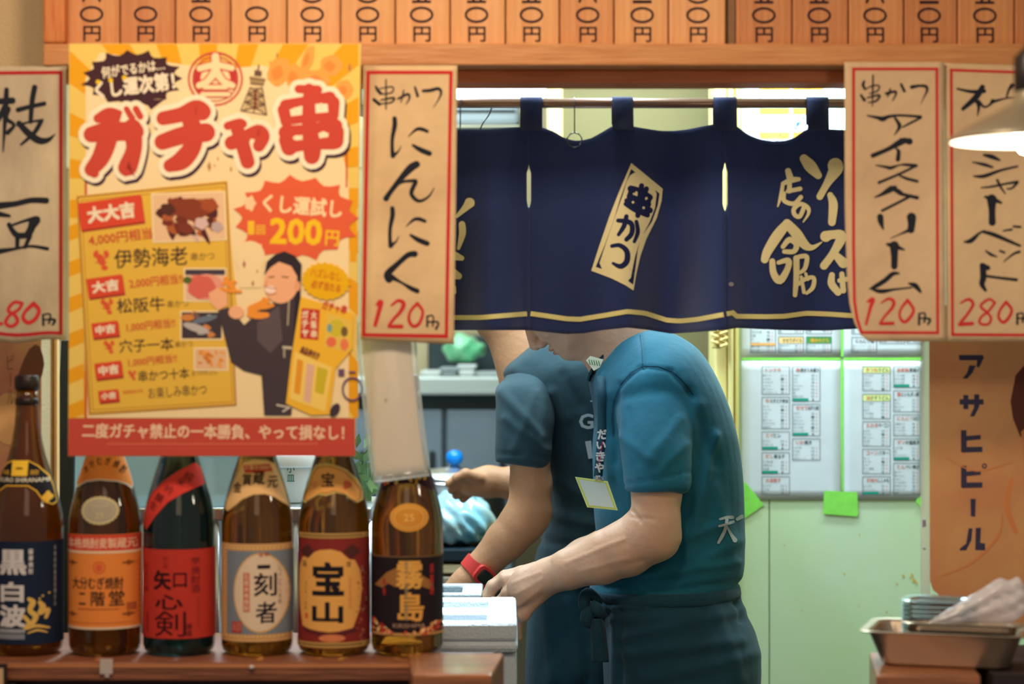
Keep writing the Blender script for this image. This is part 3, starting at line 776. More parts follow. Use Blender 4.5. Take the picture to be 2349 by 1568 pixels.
# lattice tower
TW = (110, 84, 72)
P.poly([(574, 200), (602, 200), (612, 256), (558, 250)], (206, 180, 130)); 
for a, b in (((574, 200), (552, 254)), ((602, 202), (612, 264)), ((552, 254), (612, 264)), ((588, 200), (582, 260)), ((568, 216), (606, 220)), ((562, 234), (609, 240)), ((574, 200), (606, 220)), ((602, 200), (568, 216)), ((568, 216), (609, 240)), ((606, 220), (562, 234)), ((562, 234), (611, 262)), ((609, 240), (554, 254))): P.line([a, b], 3, TW)
P.poly([(572, 174), (610, 180), (605, 198), (574, 195)], (176, 150, 106)); P.line([(572, 180), (609, 185)], 3, TW); P.line([(574, 190), (606, 194)], 3, TW)
P.poly([(584, 160), (601, 163), (600, 176), (583, 174)], TW); P.line([(594, 148), (592, 162)], 4, TW); P.rect(583, 208, 588, 250, (130, 50, 40))
# fried skewers at the top right
FO = (248, 168, 84)
for (x, y, rx, ry, a) in ((640, 165, 26, 34, 20), (676, 176, 22, 30, -10), (706, 136, 13, 34, 18), (760, 150, 26, 24, 0), (728, 180, 30, 20, 10), (790, 205, 20, 22, 0)):
    P.ell(x, y, rx, ry, FO, 16, a, .06, 5); P.ell(x - 4, y + 2, rx * .5, ry * .5, (242, 146, 70), 12, a, .1, 4)
for x, y, s_ in ((802, 155, 12), (636, 127, 8), (620, 144, 5), (480, 382, 13), (530, 388, 8), (500, 364, 6), (492, 380, 5)):
    P.poly([(x, y - s_), (x + s_ * .35, y), (x, y + s_), (x - s_ * .35, y)], (190, 132, 80))
# fat lettering: strokes traced as brush paths; halo, shadow, fill
Z3 = (160, 100, 4.612); Z4 = (490, 100, 4.612)
GA = [[(300, 790, 100), (420, 750, 150), (540, 770, 110), (470, 760, 110)], [(230, 960, 170), (420, 930, 210), (690, 930, 190)], [(420, 820, 200), (400, 1000, 210), (330, 1200, 190), (230, 1330, 150)], [(660, 900, 210), (680, 1100, 170), (620, 1290, 200), (600, 1310, 180)], [(600, 690, 60), (660, 790, 70)], [(700, 690, 70), (745, 770, 70)], [(230, 1300, 120), (260, 1370, 100)]]
CH = [[(990, 790, 150), (1180, 750, 160), (1330, 690, 190), (1400, 720, 190)], [(980, 1040, 170), (1200, 970, 190), (1440, 940, 200)], [(1250, 750, 150), (1300, 900, 200), (1300, 1080, 190), (1190, 1230, 200), (1060, 1290, 140)]]
YA = [[(150, 870, 90), (270, 840, 100), (310, 850, 90)], [(190, 1050, 150), (330, 990, 140), (470, 920, 130), (520, 980, 150), (480, 1080, 130)], [(250, 900, 140), (310, 1080, 150), (360, 1250, 150)]]
KU = [[(1010, 480, 120), (1010, 800, 150), (1040, 1100, 190), (1040, 1190, 170)], [(900, 480, 90), (1100, 490, 100)], [(760, 650, 120), (980, 600, 90), (1230, 570, 130)], [(740, 700, 130), (770, 830, 120)], [(1270, 620, 130), (1270, 760, 110)], [(770, 820, 90), (1000, 790, 90), (1250, 770, 100)], [(760, 940, 150), (1000, 900, 100), (1290, 870, 150)], [(770, 1020, 160), (800, 1100, 170)], [(1300, 930, 160), (1290, 1030, 170)], [(790, 1090, 150), (1000, 1070, 110), (1270, 1050, 140)]]
big = [(GA, Z3), (CH, Z3), (YA, Z4), (KU, Z4)]
for L, z in big: P.strokes(L, (66, 38, 62), z, grow=12, dx=4, dy=7)
for L, z in big: P.strokes(L, (250, 240, 212), z, grow=12)
for L, z in big: P.strokes(L, (206, 76, 62), z, grow=0)
for x, y, w_, h_ in ((679, 253, 9, 7), (736, 243, 5, 7), (682, 316, 10, 6), (742, 308, 8, 7), (578, 324, 5, 6)): P.ell(x, y, w_, h_, (250, 236, 200), 12)
P.poly([(268, 352), (277, 322), (281, 325), (279, 357), (269, 358)], (250, 240, 212))
P.line([(362, 292), (408, 285)], 5, (250, 240, 212))
# prize sheet
def sheet_rot(pts): return pts
P.poly([(175, 449), (521, 414), (530, 560), (543, 700), (537, 800), (540, 930), (203, 952)], YS)
P.line([(178, 452), (519, 419), (541, 928), (206, 948)], 2.6, BRN, closed=True)
P.line([(186, 460), (512, 428), (534, 921), (213, 940)], 1.6, (190, 128, 60), closed=True)
def badge(x0, y0, x1, y1, t, ang=-8):
    P.rect(x0 + 2, y0 + 5, x1 + 2, y1 + 5, (170, 60, 50), ang); P.rect(x0, y0, x1, y1, (222, 78, 54), ang)
    P.text(t, x0 + (x1 - x0) * .12, y0 + (y1 - y0) * .18, x1 - (x1 - x0) * .12, y1 - (y1 - y0) * .18, WH, .06, ang)
badge(181, 456, 328, 518, '大大吉'); badge(200, 634, 283, 678, '大吉'); badge(211, 738, 272, 772, '中吉', -7); badge(218, 830, 280, 866, '中吉', -7); badge(226, 894, 272, 920, '小吉', -6)
P.text('4,000円相当!!', 202, 528, 366, 556, (206, 80, 60), .02, -7); P.text('2,000円相当!!', 296, 632, 420, 657, (206, 80, 60), .02, -6)
P.text('1,000円相当!!', 290, 734, 402, 757, (206, 80, 60), .02, -6); P.text('1,000円相当!!', 294, 816, 406, 837, (206, 80, 60), .02, -6)
P.text('伊勢海老', 262, 568, 430, 612, (64, 42, 50), .01, -3); P.text('串かつ', 438, 578, 492, 597, (90, 60, 50), 0, -3)
P.text('松阪牛', 268, 682, 378, 716, (64, 42, 50), .01, -3); P.text('串かつ', 384, 688, 432, 705, (90, 60, 50), 0, -3)
P.text('穴子一本', 274, 776, 398, 806, (64, 42, 50), .01, -3); P.text('串かつ', 402, 782, 442, 796, (90, 60, 50), 0, -3)
P.text('串かつ十本', 318, 846, 434, 872, (64, 42, 50), .01, -4); P.text('おつかれさん', 440, 848, 498, 860, (90, 60, 50), 0, -4)
P.text('お楽しみ串かつ', 340, 884, 474, 910, (64, 42, 50), 0, -4); P.text('何が出るかな', 282, 893, 328, 902, (220, 100, 50), .02, -6)
for x, y, s_ in ((232, 596, 1), (245, 702, .78), (250, 795, .66), (303, 860, .5)):   # little red lobsters
    C_ = (222, 92, 60)
    P.ell(x, y, 9 * s_, 15 * s_, C_, 14, -25); P.ell(x - 12 * s_, y - 14 * s_, 6 * s_, 9 * s_, C_, 10, 20); P.ell(x + 12 * s_, y - 14 * s_, 6 * s_, 9 * s_, C_, 10, -20)
    P.ell(x + 8 * s_, y + 18 * s_, 8 * s_, 6 * s_, C_, 10)
    for q in (-1, 1): P.line([(x - 14 * s_, y + q * 6 * s_), (x + 14 * s_, y + q * 5 * s_)], 2.4 * s_, C_)
def photo(x0, y0, x1, y1, bg, blobs, seed, n, ang=0):
    r = random.Random(seed); P.rect(x0 - 4, y0 - 4, x1 + 4, y1 + 4, (246, 224, 176), ang); P.rect(x0, y0, x1, y1, bg, ang)
    for i in range(n):
        c_ = blobs[r.randrange(len(blobs))]; rx = r.uniform(.05, .15) * (x1 - x0); ry = r.uniform(.05, .16) * (y1 - y0)
        cx = r.uniform(x0 + rx, x1 - rx); cy = r.uniform(y0 + ry, y1 - ry)
        P.ell(cx, cy, rx * .9, ry * .9, c_, 9, r.uniform(0, 90), .18, 3)
photo(352, 444, 515, 550, (238, 200, 160), [(122, 54, 44), (160, 84, 56), (90, 44, 46), (214, 186, 180), (178, 98, 60), (96, 50, 40)], 3, 34, -2)
for x, y, rx, ry, c_ in ((430, 478, 50, 24, (140, 66, 46)), (385, 480, 18, 14, (90, 50, 44)), (462, 512, 16, 14, (220, 190, 186)), (426, 524, 20, 12, (128, 60, 46)), (498, 520, 14, 12, (196, 176, 176)), (480, 470, 20, 16, (168, 84, 52))): P.ell(x, y, rx, ry, c_, 14, 10, .12, 5)
photo(425, 618, 516, 688, (236, 196, 170), [(230, 140, 116), (224, 110, 96)], 5, 6)
P.rect(425, 618, 516, 630, (74, 66, 84)); P.ell(474, 658, 40, 30, (236, 160, 140), 20); P.ell(462, 658, 32, 27, (222, 108, 96), 18, 0, .06, 7); P.ell(430, 642, 10, 8, (90, 110, 50), 10)
photo(417, 716, 508, 776, (70, 60, 70), [(190, 190, 196), (120, 96, 96), (212, 140, 80)], 6, 8)
P.ell(450, 752, 32, 9, (190, 184, 186), 14, 18); P.ell(470, 732, 30, 7, (110, 124, 146), 14, -14); P.ell(430, 728, 16, 8, (214, 138, 76), 12)
photo(448, 800, 520, 846, (232, 190, 150), [(234, 150, 66), (216, 124, 54), (240, 168, 90)], 8, 16)
# red burst with the price
P.burst(680, 500, 146, 100, OR, 15, .15, 8); P.ell(680, 500, 118, 82, OR, 30)
P.text('くし運試し', 602, 450, 786, 494, (252, 226, 180), .04, 5); P.ell(574, 466, 12, 17, (252, 214, 170), 14, 0, .2, 5)
P.text('1', 568, 506, 584, 538, (248, 200, 60), .05); P.text('回', 588, 516, 608, 538, (248, 200, 60), .03)
P.text('200', 618, 500, 740, 562, (250, 204, 44), .05, 2); P.text('円', 746, 528, 778, 564, (250, 204, 44), .03, 4)
P.rect(196, 100, 196.5, 101, Y1)
P.rect(548, 560, 600, 660, CRM); P.ell(574, 590, 34, 38, CRM, 20)
for x, y, s_ in ((560, 606, 10), (580, 650, 8), (590, 622, 5)): P.poly([(x, y - s_), (x + s_ * .4, y), (x, y + s_), (x - s_ * .4, y)], (180, 120, 90))
# man in a black coat biting skewers
CO = (72, 62, 70); SK = (246, 184, 144)
P.poly([(500, 712), (524, 704), (548, 730), (560, 745), (610, 700), (640, 690), (676, 668), (690, 680), (684, 780), (668, 952), (606, 952), (600, 860), (560, 850), (530, 830), (512, 760)], CO)
P.poly([(590, 740), (640, 700), (648, 780), (620, 810), (590, 780)], (98, 86, 92)); P.poly([(678, 650), (690, 655), (686, 790), (672, 790)], (50, 44, 54))
P.line([(664, 668), (660, 746)], 3, (190, 180, 150)); P.line([(648, 796), (670, 798)], 6, (210, 200, 180)); P.line([(652, 796), (652, 820)], 4, (180, 172, 156)); P.line([(634, 928), (664, 934), (648, 944)], 4, (210, 204, 190))
P.poly([(478, 672), (500, 660), (520, 672), (522, 700), (500, 712), (484, 696)], SK); P.ell(542, 716, 18, 15, SK, 16)
P.ell(646, 646, 40, 50, SK, 26, 8); P.poly([(606, 630), (612, 600), (630, 584), (652, 576), (676, 586), (692, 606), (690, 650), (680, 660), (682, 634), (668, 610), (640, 600), (622, 612)], (52, 44, 52))
P.ell(682, 656, 7, 12, (240, 168, 130), 12); P.line([(616, 636), (630, 634)], 2.4, (90, 50, 44)); P.line([(646, 634), (662, 636)], 2.4, (90, 50, 44)); P.ell(620, 664, 12, 9, (252, 230, 216), 14, 10); P.line([(608, 656), (620, 660), (634, 662)], 1.6, (190, 90, 70)); P.line([(610, 672), (622, 676), (634, 672)], 1.6, (190, 90, 70)); P.poly([(612, 640), (604, 656), (614, 656)], (236, 166, 128))
for (x0_, y0_, x1_, y1_, w_) in ((576, 708, 612, 690, 17), (574, 720, 612, 722, 15), (590, 704, 626, 700, 9), (518, 640, 536, 660, 12), (512, 650, 540, 646, 8), (508, 662, 552, 668, 8), (596, 700, 606, 684, 9)): P.stroke([(x0_, y0_, w_), ((x0_ + x1_) / 2, (y0_ + y1_) / 2 + 2, w_ * 1.1), (x1_, y1_, w_ * .8)], (246, 156, 62))
# toy-capsule machine drawing
P.poly([(690, 680), (758, 700), (812, 720), (808, 800), (770, 845), (756, 950), (714, 952), (656, 925), (668, 820)], (246, 192, 60))
P.poly([(692, 706), (734, 710), (730, 780), (688, 776)], (206, 64, 52)); P.vtext('ガチャ', 700, 710, 774, 16, WH, .05); P.vtext('大阪串', 720, 712, 776, 14, (250, 226, 190), .05)
P.poly([(750, 718), (806, 736), (802, 808), (744, 794)], (236, 200, 90)); P.ell(772, 752, 18, 20, (214, 196, 60), 14); P.ell(760, 784, 12, 12, (236, 120, 86), 12); P.ell(790, 790, 10, 14, (240, 132, 90), 12); P.ell(756, 752, 6, 10, (120, 170, 170), 10); P.ell(790, 760, 8, 12, (120, 96, 60), 10)
P.text('ガチャ串', 738, 694, 796, 716, (206, 70, 54), .04, 12)
P.poly([(676, 806), (762, 842), (746, 944), (664, 914)], (250, 214, 110)); P.poly([(682, 822), (696, 828), (688, 905), (674, 900)], (236, 160, 50)); P.poly([(704, 832), (722, 838), (712, 925), (696, 918)], (230, 186, 160)); P.poly([(728, 840), (752, 848), (742, 905), (722, 898)], (210, 190, 50))
P.text('商品券付き', 688, 800, 734, 818, (120, 60, 60), .03, 22)
P.ring(808, 892, 22, 26, 4, (96, 70, 120)); P.ell(768, 940, 10, 17, (70, 56, 70), 14, 30); P.rect(776, 846, 790, 862, (110, 80, 120)); P.rect(800, 851, 816, 855, (110, 80, 120))
P.burst(747, 645, 57, 44, (240, 186, 26), 22, .08, 2, 8); P.text('ハズレなし', 712, 618, 784, 640, (220, 130, 30), .03, 10); P.text('必ず当たる', 714, 646, 782, 666, (214, 110, 40), .03, 10)
# bottom band
P.poly([(157.5, 959), (814, 959), (815, 1045), (156.5, 1045)], (200, 78, 66))
P.text('二度ガチャ禁止の一本勝負、やって損なし！', 188, 972, 790, 1007, (246, 212, 180), .03, .5)
for x in range(245, 725, 9): P.rect(x, 1016, x + 6.5, 1019, (226, 124, 96))
P.build('print', mP, poster, maxlen=90, step=.00003)
# ================================================================== door curtain on its rod
dN = 3.45; ZN = (1040, 160, 2.529)
zn = lambda x, y: (1040 + x / 2.529, 160 + y / 2.529)
M_navy = mat('navy_cotton', (26, 46, 104), .85, bump=.3, bscale=700, sheen=.25, var=.15, vscale=5)
topy = interp([(850, 293), (1040, 297), (1120, 297), (1192, 292), (1243, 292), (1270, 301), (1293, 315), (1310, 321), (1324, 323), (1340, 321), (1356, 317), (1380, 304), (1403, 290), (1452, 290), (1475, 294), (1515, 300), (1545, 300), (1575, 297), (1636, 285), (1690, 289), (1704, 301), (1720, 311), (1745, 320), (1772, 324), (1800, 323), (1820, 317), (1850, 296), (1900, 296), (1950, 299), (2160, 303)])
hem = interp([(850, 760), (1040, 757), (1213, 757), (1260, 762), (1300, 766), (1340, 764), (1380, 757), (1440, 751), (1490, 757), (1540, 765), (1600, 761), (1660, 757), (1690, 752), (1800, 757), (1900, 758), (1960, 754), (2160, 756)])
stripe = interp([(850, 730), (1040, 728), (1100, 728), (1200, 720), (1218, 719), (1260, 725), (1300, 731), (1330, 732), (1380, 724), (1440, 714), (1480, 718), (1530, 734), (1560, 736), (1600, 732), (1687, 716), (1689, 725), (1760, 726), (1800, 725), (1850, 718), (1900, 720), (1960, 724), (2160, 724)])
def foldN(x, y):
    t = min(max((y - 300) / 450, 0), 1); s = .35 + 1.0 * t
    f = .017 * math.sin((x - 1213) / 41.) + .009 * math.sin((x - 1000) / 27 + .6 * t) + .014 * math.sin((x - 1500) / 73 + 2 * t)
    f += .012 * t * math.exp(-((x - 1213) / 26) ** 2) - .012 * t * math.exp(-((x - 1660) / 30) ** 2)
    return s * f
mN = lambda x, y, off: W(x, y, dN + foldN(x, y) - off)
noren = empty('noren', W(1500, 757, dN), 'navy cotton shop curtain with cream lettering and a cream stripe near its hem', 'curtain')
slits = [(1213, 392, 468), (1663, 388, 474)]
bounds = [850, 1213, 1663, 2160]
for k in range(3):
    a, b = bounds[k], bounds[k + 1]; mb = MB(); nx = int((b - a) / 9); ny = 44; V = []
    for j in range(ny + 1):
        for i in range(nx + 1):
            x = a + (b - a) * i / nx; y = topy(x) + (hem(x) - topy(x)) * j / ny
            g = 0
            if i in (0, nx):
                sx = a if i == 0 else b; 
                for (s0, y0, y1) in slits:
                    if abs(sx - s0) < 2 and y > y0 - 12:
                        if y < y1 + 12: u = min(1, max(0, (y - y0 + 12) / 16)) * min(1, max(0, (y1 + 12 - y) / 16)); g = 5 * u
                        else: g = -3
                x += g if i == 0 else -g
                if g < 0 and i == 0: x += 1
            V.append(W(x, y, dN + foldN(x, y) - (.0015 if (g < 0 and i == nx) else 0)))
    mb.add(V, [(j * (nx + 1) + i, (j + 1) * (nx + 1) + i, (j + 1) * (nx + 1) + i + 1, j * (nx + 1) + i + 1) for j in range(ny) for i in range(nx)])
    solid(mb.build('cloth_panel', M_navy, noren, smooth=True, fix=False), .0012, 1)
rodz = W(0, 237, dN).z; rodr = 11.3 * dN / F
for (x0_, x1_) in ((960, 1010), (1193, 1244), (1403, 1452), (1636, 1689), (1850, 1899), (2080, 2130)):      # loops over the rod
    mb = MB(); X0, X1 = W(x0_, 0, dN).x, W(x1_, 0, dN).x; zt_ = W(0, 300, dN).z; pts = []
    R2 = rodr + .002
    prof = [(dN - R2 - .0005, zt_)] + [(dN - R2 * math.cos(t), rodz + R2 * math.sin(t)) for t in [math.pi * i / 10 for i in range(11)]] + [(dN + R2, zt_ + .01)]
    V = []
    for (y, z) in prof:
        f = foldN((x0_ + x1_) / 2, 300) if z < rodz - .02 else 0
        V += [(X0, y + f, z), ((X0 + X1) / 2, y + f - .001, z), (X1, y + f, z)]
    mb.add(V, [(3 * j + i, 3 * j + i + 1, 3 * j + i + 4, 3 * j + i + 3) for j in range(len(prof) - 1) for i in range(2)])
    solid(mb.build('hanging_loop', M_navy, noren, smooth=True), .0012, 0)
P = Print(); CR = (232, 222, 176)
xs = list(range(856, 1208, 12)) + [1209]
for seg in ([x for x in range(852, 1209, 10)] + [1209], [1217] + list(range(1222, 1660, 9)) + [1660], [1667] + list(range(1672, 2158, 9))):
    P.line([(x, stripe(x)) for x in seg], 11, (222, 214, 150))
plate = [(1032, 540), (1215, 690), (1208, 760), (1180, 860), (1120, 980), (1085, 1080), (1062, 1180), (1045, 1280), (1000, 1250), (920, 1210), (800, 1165), (850, 1010), (905, 850), (960, 710)]
P.poly([zn(*p) for p in plate], CR)
def shrink(pts, k_):
    cx = sum(p[0] for p in pts) / len(pts); cy = sum(p[1] for p in pts) / len(pts); o = []
    for p in pts:
        v = Vector((cx - p[0], cy - p[1])); o.append((p[0] + v.normalized().x * k_, p[1] + v.normalized().y * k_))
    return o
NV = (30, 38, 80)
P.poly([zn(*p) for p in shrink(plate, 34)], NV)
inner = [(1050, 596), (1085, 600), (1120, 640), (1168, 690), (1180, 720), (1170, 800), (1140, 880), (1085, 985), (1055, 1080), (1038, 1160), (1030, 1205), (1008, 1228), (960, 1200), (900, 1172), (862, 1155), (848, 1120), (880, 1020), (935, 860), (985, 720), (1005, 650), (1025, 612)]
P.poly([zn(*p) for p in inner], CR)
S = [[(1092, 672, 30), (1080, 760, 34), (1070, 845, 30)], [(1030, 690, 40), (1085, 705, 36), (1140, 740, 36)], [(1022, 735, 34), (1075, 752, 30), (1130, 780, 36)], [(1036, 690, 30), (1020, 735, 30)], [(1140, 738, 28), (1128, 782, 28)], [(1008, 760, 34), (1070, 782, 36), (1140, 815, 36)], [(1000, 778, 26), (1055, 812, 30), (1126, 842, 30)], [(1120, 690, 30), (1100, 740, 30)],
     [(956, 874, 24), (1010, 880, 30), (1036, 900, 30), (1034, 950, 30), (1004, 984, 26)], [(1004, 850, 26), (990, 905, 28), (958, 956, 20)], [(1062, 880, 22), (1070, 940, 26), (1050, 996, 20)],
     [(920, 1022, 22), (965, 1018, 26), (1006, 1052, 32), (1006, 1110, 34), (970, 1140, 30), (926, 1122, 16)]]
P.strokes(S, NV, ZN)
for x, y in ((1062, 712), (1120, 745), (1042, 768), (1104, 800)): P.ell(*zn(x, y), 3, 3, CR, 10)
S = [[(2034, 515, 50), (2072, 560, 70), (2116, 612, 44)], [(2216, 556, 90), (2216, 580, 80), (2168, 660, 44), (2126, 735, 40)], [(2186, 726, 34), (2204, 780, 52), (2196, 884, 44)],
     [(2160, 966, 64), (2200, 956, 50), (2252, 966, 60), (2206, 1060, 46), (2150, 1136, 46)], [(2214, 1070, 40), (2262, 1120, 60)], [(2196, 1190, 34), (2194, 1240, 44), (2232, 1290, 40)], [(2254, 1184, 30), (2262, 1280, 34)], [(2240, 1222, 26), (2310, 1208, 30)],
     [(1942, 586, 34), (1952, 622, 40)], [(1912, 660, 24), (1960, 640, 34), (2004, 634, 24)], [(1912, 660, 22), (1900, 730, 22), (1882, 792, 8)], [(1950, 650, 26), (1950, 702, 30)], [(1940, 704, 24), (2012, 690, 26)], [(1918, 716, 24), (1920, 760, 26), (1976, 776, 26), (2016, 738, 26)],
     [(2034, 796, 26), (2010, 850, 26), (1980, 840, 26), (1976, 806, 26), (2014, 778, 26), (2056, 800, 26), (2060, 834, 18), (2030, 882, 8)],
     [(1936, 892, 50), (1880, 960, 62), (1824, 1050, 54), (1806, 1100, 44)], [(1936, 890, 50), (1990, 950, 62), (2040, 1016, 52), (2084, 1030, 30), (2136, 1000, 8)], [(1912, 1026, 26), (1950, 985, 34), (1990, 1010, 34), (1976, 1052, 30), (1920, 1054, 26)],
     [(1850, 1110, 34), (1858, 1180, 40), (1894, 1222, 44), (1936, 1160, 36), (1944, 1106, 34), (1886, 1118, 24)], [(1990, 1092, 36), (1990, 1200, 34), (1982, 1306, 26)], [(2004, 1084, 26), (2050, 1084, 28), (2040, 1150, 26), (2012, 1176, 20)],
     [(2006, 1240, 24), (2040, 1214, 26), (2090, 1206, 24), (2086, 1260, 26), (2050, 1296, 18)], [(2044, 1182, 18), (2056, 1216, 18)], [(2018, 1200, 18), (2034, 1290, 22)],
     [(94, 772, 60), (70, 800, 40), (20, 850, 18)], [(50, 896, 38), (52, 950, 40), (30, 1036, 18)], [(10, 1080, 50), (48, 1092, 30)], [(-10, 1180, 70), (30, 1196, 40)], [(-60, 640, 50), (-20, 700, 60)], [(0, 1260, 30), (8, 1290, 20)]]
P.strokes(S, CR, ZN)
P.ell(*zn(1612, 1243), 6, 5, (150, 150, 160), 12)
P.build('dyed_lettering', lambda x, y, off: mN(x, y, off * 1.0 + .0030), noren, maxlen=10)

# rod
M_rod = mat('rod_steel', (150, 120, 110), .35, metal=.6)
rx0, rx1 = W(820, 0, dN).x, W(2230, 0, dN).x
rod = MB(); rod.tube([(rx0, dN, rodz), (rx1, dN, rodz)], rodr, 20)
rod = tag(rod.build('curtain_rod', M_rod, smooth=False), 'thin brown metal rod carrying the navy curtain under the beam', 'rod')
for p in rod.data.polygons: p.use_smooth = len(p.vertices) == 4
for x in (rx0 + .01, rx1 - .01):
    m = MB(); m.box((x - .008, 3.30, rodz - .02), (x + .008, dN + .014, rodz + .02), bev=.003); m.build('rod_bracket', M_steel2, rod)
# wire hooks hanging on the rod
M_wire = mat('wire', (70, 66, 70), .4, metal=.6)
for i, (x, y1, lab) in enumerate(((1318, 318, 'thin wire hook hanging from the rod between the first two curtain loops'), (1056, 306, 'thin wire hanging from the rod beside the garlic tag'))):
    c = W(x, 226, dN - .012); e = W(x, y1 - 14, dN - .012)
    pts = [(c.x, dN + rodr, rodz + .002), (c.x, dN, rodz + rodr + .002), (c.x, dN - rodr - .002, rodz + .002), tuple(e)]
    m = MB(); m.tube(pts, .0011, 6)
    m.tube([e + Vector((.012 * math.sin(t), 0, -.012 + .012 * math.cos(t))) for t in [i_ * math.pi / 5 for i_ in range(0, 11)]] if i == 0 else [e, e - Vector((0, 0, .006))], .0011, 6)
    tag(m.build('wire_hook', M_wire, smooth=True), lab, 'wire hook')
# thin cable sagging behind
m = MB(); m.tube([W(x, y, 3.52) for x, y in catmull([(1132, 236), (1122, 262), (1108, 282), (1100, 300), (1090, 320)], 4)], .0012, 6)
m.tube([(W(1132, 0, 3.52).x, dN + rodr + .001, rodz), W(1132, 236, 3.52)], .0012, 6)
tag(m.build('hanging_cable', M_wire, smooth=True), 'thin slack cable hanging down behind the curtain rod at its left', 'cable')

# ================================================================== pendant lamp in front of the sherbet tag
dL = 2.62
cx, rim = W(2372, 300, dL).x, W(0, 322, dL).z
Rl = (2372 - 2181) * dL / F
M_sh = mat('shade_outside', (150, 144, 126), .35, metal=.3)
lampo = empty('pendant_lamp', (cx, dL, rim), 'grey metal pendant lamp with white inside, lit, at the right edge', 'lamp')
prof = [(Rl, 0), (Rl * .99, .006), (Rl * .84, .018), (Rl * .6, .033), (Rl * .38, .047), (Rl * .26, .056), (Rl * .24, .07), (Rl * .22, .075)]
prof = [(r_, z_ * .8) for r_, z_ in prof]
m = MB(); m.lathe(prof, (cx, dL, rim), 48, cap=False); o = m.build('lamp_shade', M_sh, lampo, smooth=True)
m = MB(); m.lathe([(r - .0015, z - .0015) for r, z in prof[:6]] + [(.005, .043)], (cx, dL, rim), 48, cap=False); o = m.build('lamp_shade_lining', mat('shade_inside', (250, 250, 246), .5), lampo, smooth=True); o['label'] = 'white enamel lining'
m = MB(); m.lathe([(.021, .055), (.024, .06), (.024, .1), (.012, .112), (.006, .125)], (cx, dL, rim), 24); m.build('lamp_socket', mat('socket_black', (28, 26, 28), .4), lampo, smooth=True)
m = MB(); m.tube([(cx, dL, rim + .12), (cx, dL, 2.7)], .003, 8); m.build('cord', mat('socket_black', (28, 26, 28), .4), lampo)
m = MB(); m.lathe([(.003, -.018), (.016, -.014), (.024, -.002), (.027, .012), (.024, .027), (.015, .042), (.013, .056)], (cx, dL, rim), 24); m.build('bulb', mat('bulb_glow', (255, 250, 235), .4, emit=(255, 246, 226), estr=14), lampo, smooth=True)
l = bpy.data.lights.new('pendant_bulb', 'POINT'); l.energy = 2.2; l.color = (1, .86, .66); l.shadow_soft_size = .03
lo = bpy.data.objects.new('pendant_bulb', l); lo.location = (cx, dL, rim - .035); COL.objects.link(lo)
# ceiling over the diners, for the lamp cord
structure('ceiling_dining', MB().box((-2.6, 2.2, 2.7), (2.6, 2.9, 2.76)), M_ceil)
# ================================================================== the six sake bottles
dB0 = 3.2; RB = .0525
bprof = [(.0, .036), (.0015, .044), (.006, .0505), (.014, .0525), (.19, .0525), (.205, .0508), (.22, .0478), (.235, .0440), (.25, .0396), (.27, .0332), (.29, .0268), (.31, .0220), (.335, .0180), (.36, .0160), (.375, .0157), (.384, .0157)]
rof = interp([(z, r) for z, r in bprof])
def glass(name, rgb):
    return mat(name, rgb, .06, trans=.85, ior=1.42, spec=.6, coat=.3)
M_amber = glass('amber_glass', (128, 74, 16)); M_black = glass('green_black_glass', (22, 50, 52)); M_dkamb = glass('dark_amber_glass', (104, 54, 18))
def bottle(cx, m, label, cap_rgb, cap='crown', tilt=0):
    X = (cx - 1174.5) * dB0 / F
    b = empty('shochu_bottle', (X, dB0, zsh + .0005), label, 'bottle', 'large glass liquor bottles lined up on the shelf')
    c = (X, dB0, zsh + .0005)
    MB().lathe([(r, z) for z, r in bprof], c, 48).build('glass_body', m, b, smooth=True)
    mc = mat('cap_%d_%d_%d' % cap_rgb, cap_rgb, .35, metal=.3)
    MB().lathe([(.0163, .3842), (.0178, .386), (.0183, .392), (.0183, .402), (.0165, .4045), (.0168, .406)], c, 32).build('cap', mc, b, smooth=True)
    MB().lathe([(.0160, .3625), (.0172, .364), (.0172, .3715), (.0160, .373)], c, 32, cap=False).build('neck_ring', mc, b, smooth=True)
    def mp(px, py, off):
        z = (784 - py) * (dB0 - .045) / F + ZC - (zsh + .0005)
        r = rof(z) + .0004 + off; q = (px - cx) * dB0 / F / max(r, .01) * 1.012
        a = math.asin(max(-.95, min(.95, q)))
        if abs(q) > .95: a += math.copysign((abs(q) - .95) * 1.6, q)
        return Vector((X + r * math.sin(a), dB0 - r * math.cos(a), zsh + .0005 + z))
    return b, mp
def paper(b, mp, pts, rgb, name='label', rough=.5, metal=0):
    P = Print(); P.poly(pts, rgb); P.build(name, mp, b, maxlen=9, base=.0001)
def prt(b, mp, P, name='label_print', maxlen=10): P.build(name, mp, b, maxlen=maxlen, base=.00045, step=.00004)
def R4(x0, y0, x1, y1): return [(x0, y0), (x1, y0), (x1, y1), (x0, y1)]
z3 = lambda x, y: (x / 2.7964, 1008 + y / 2.7964)
z0 = lambda x, y: (x / 2.862, 1020 + y / 2.861)

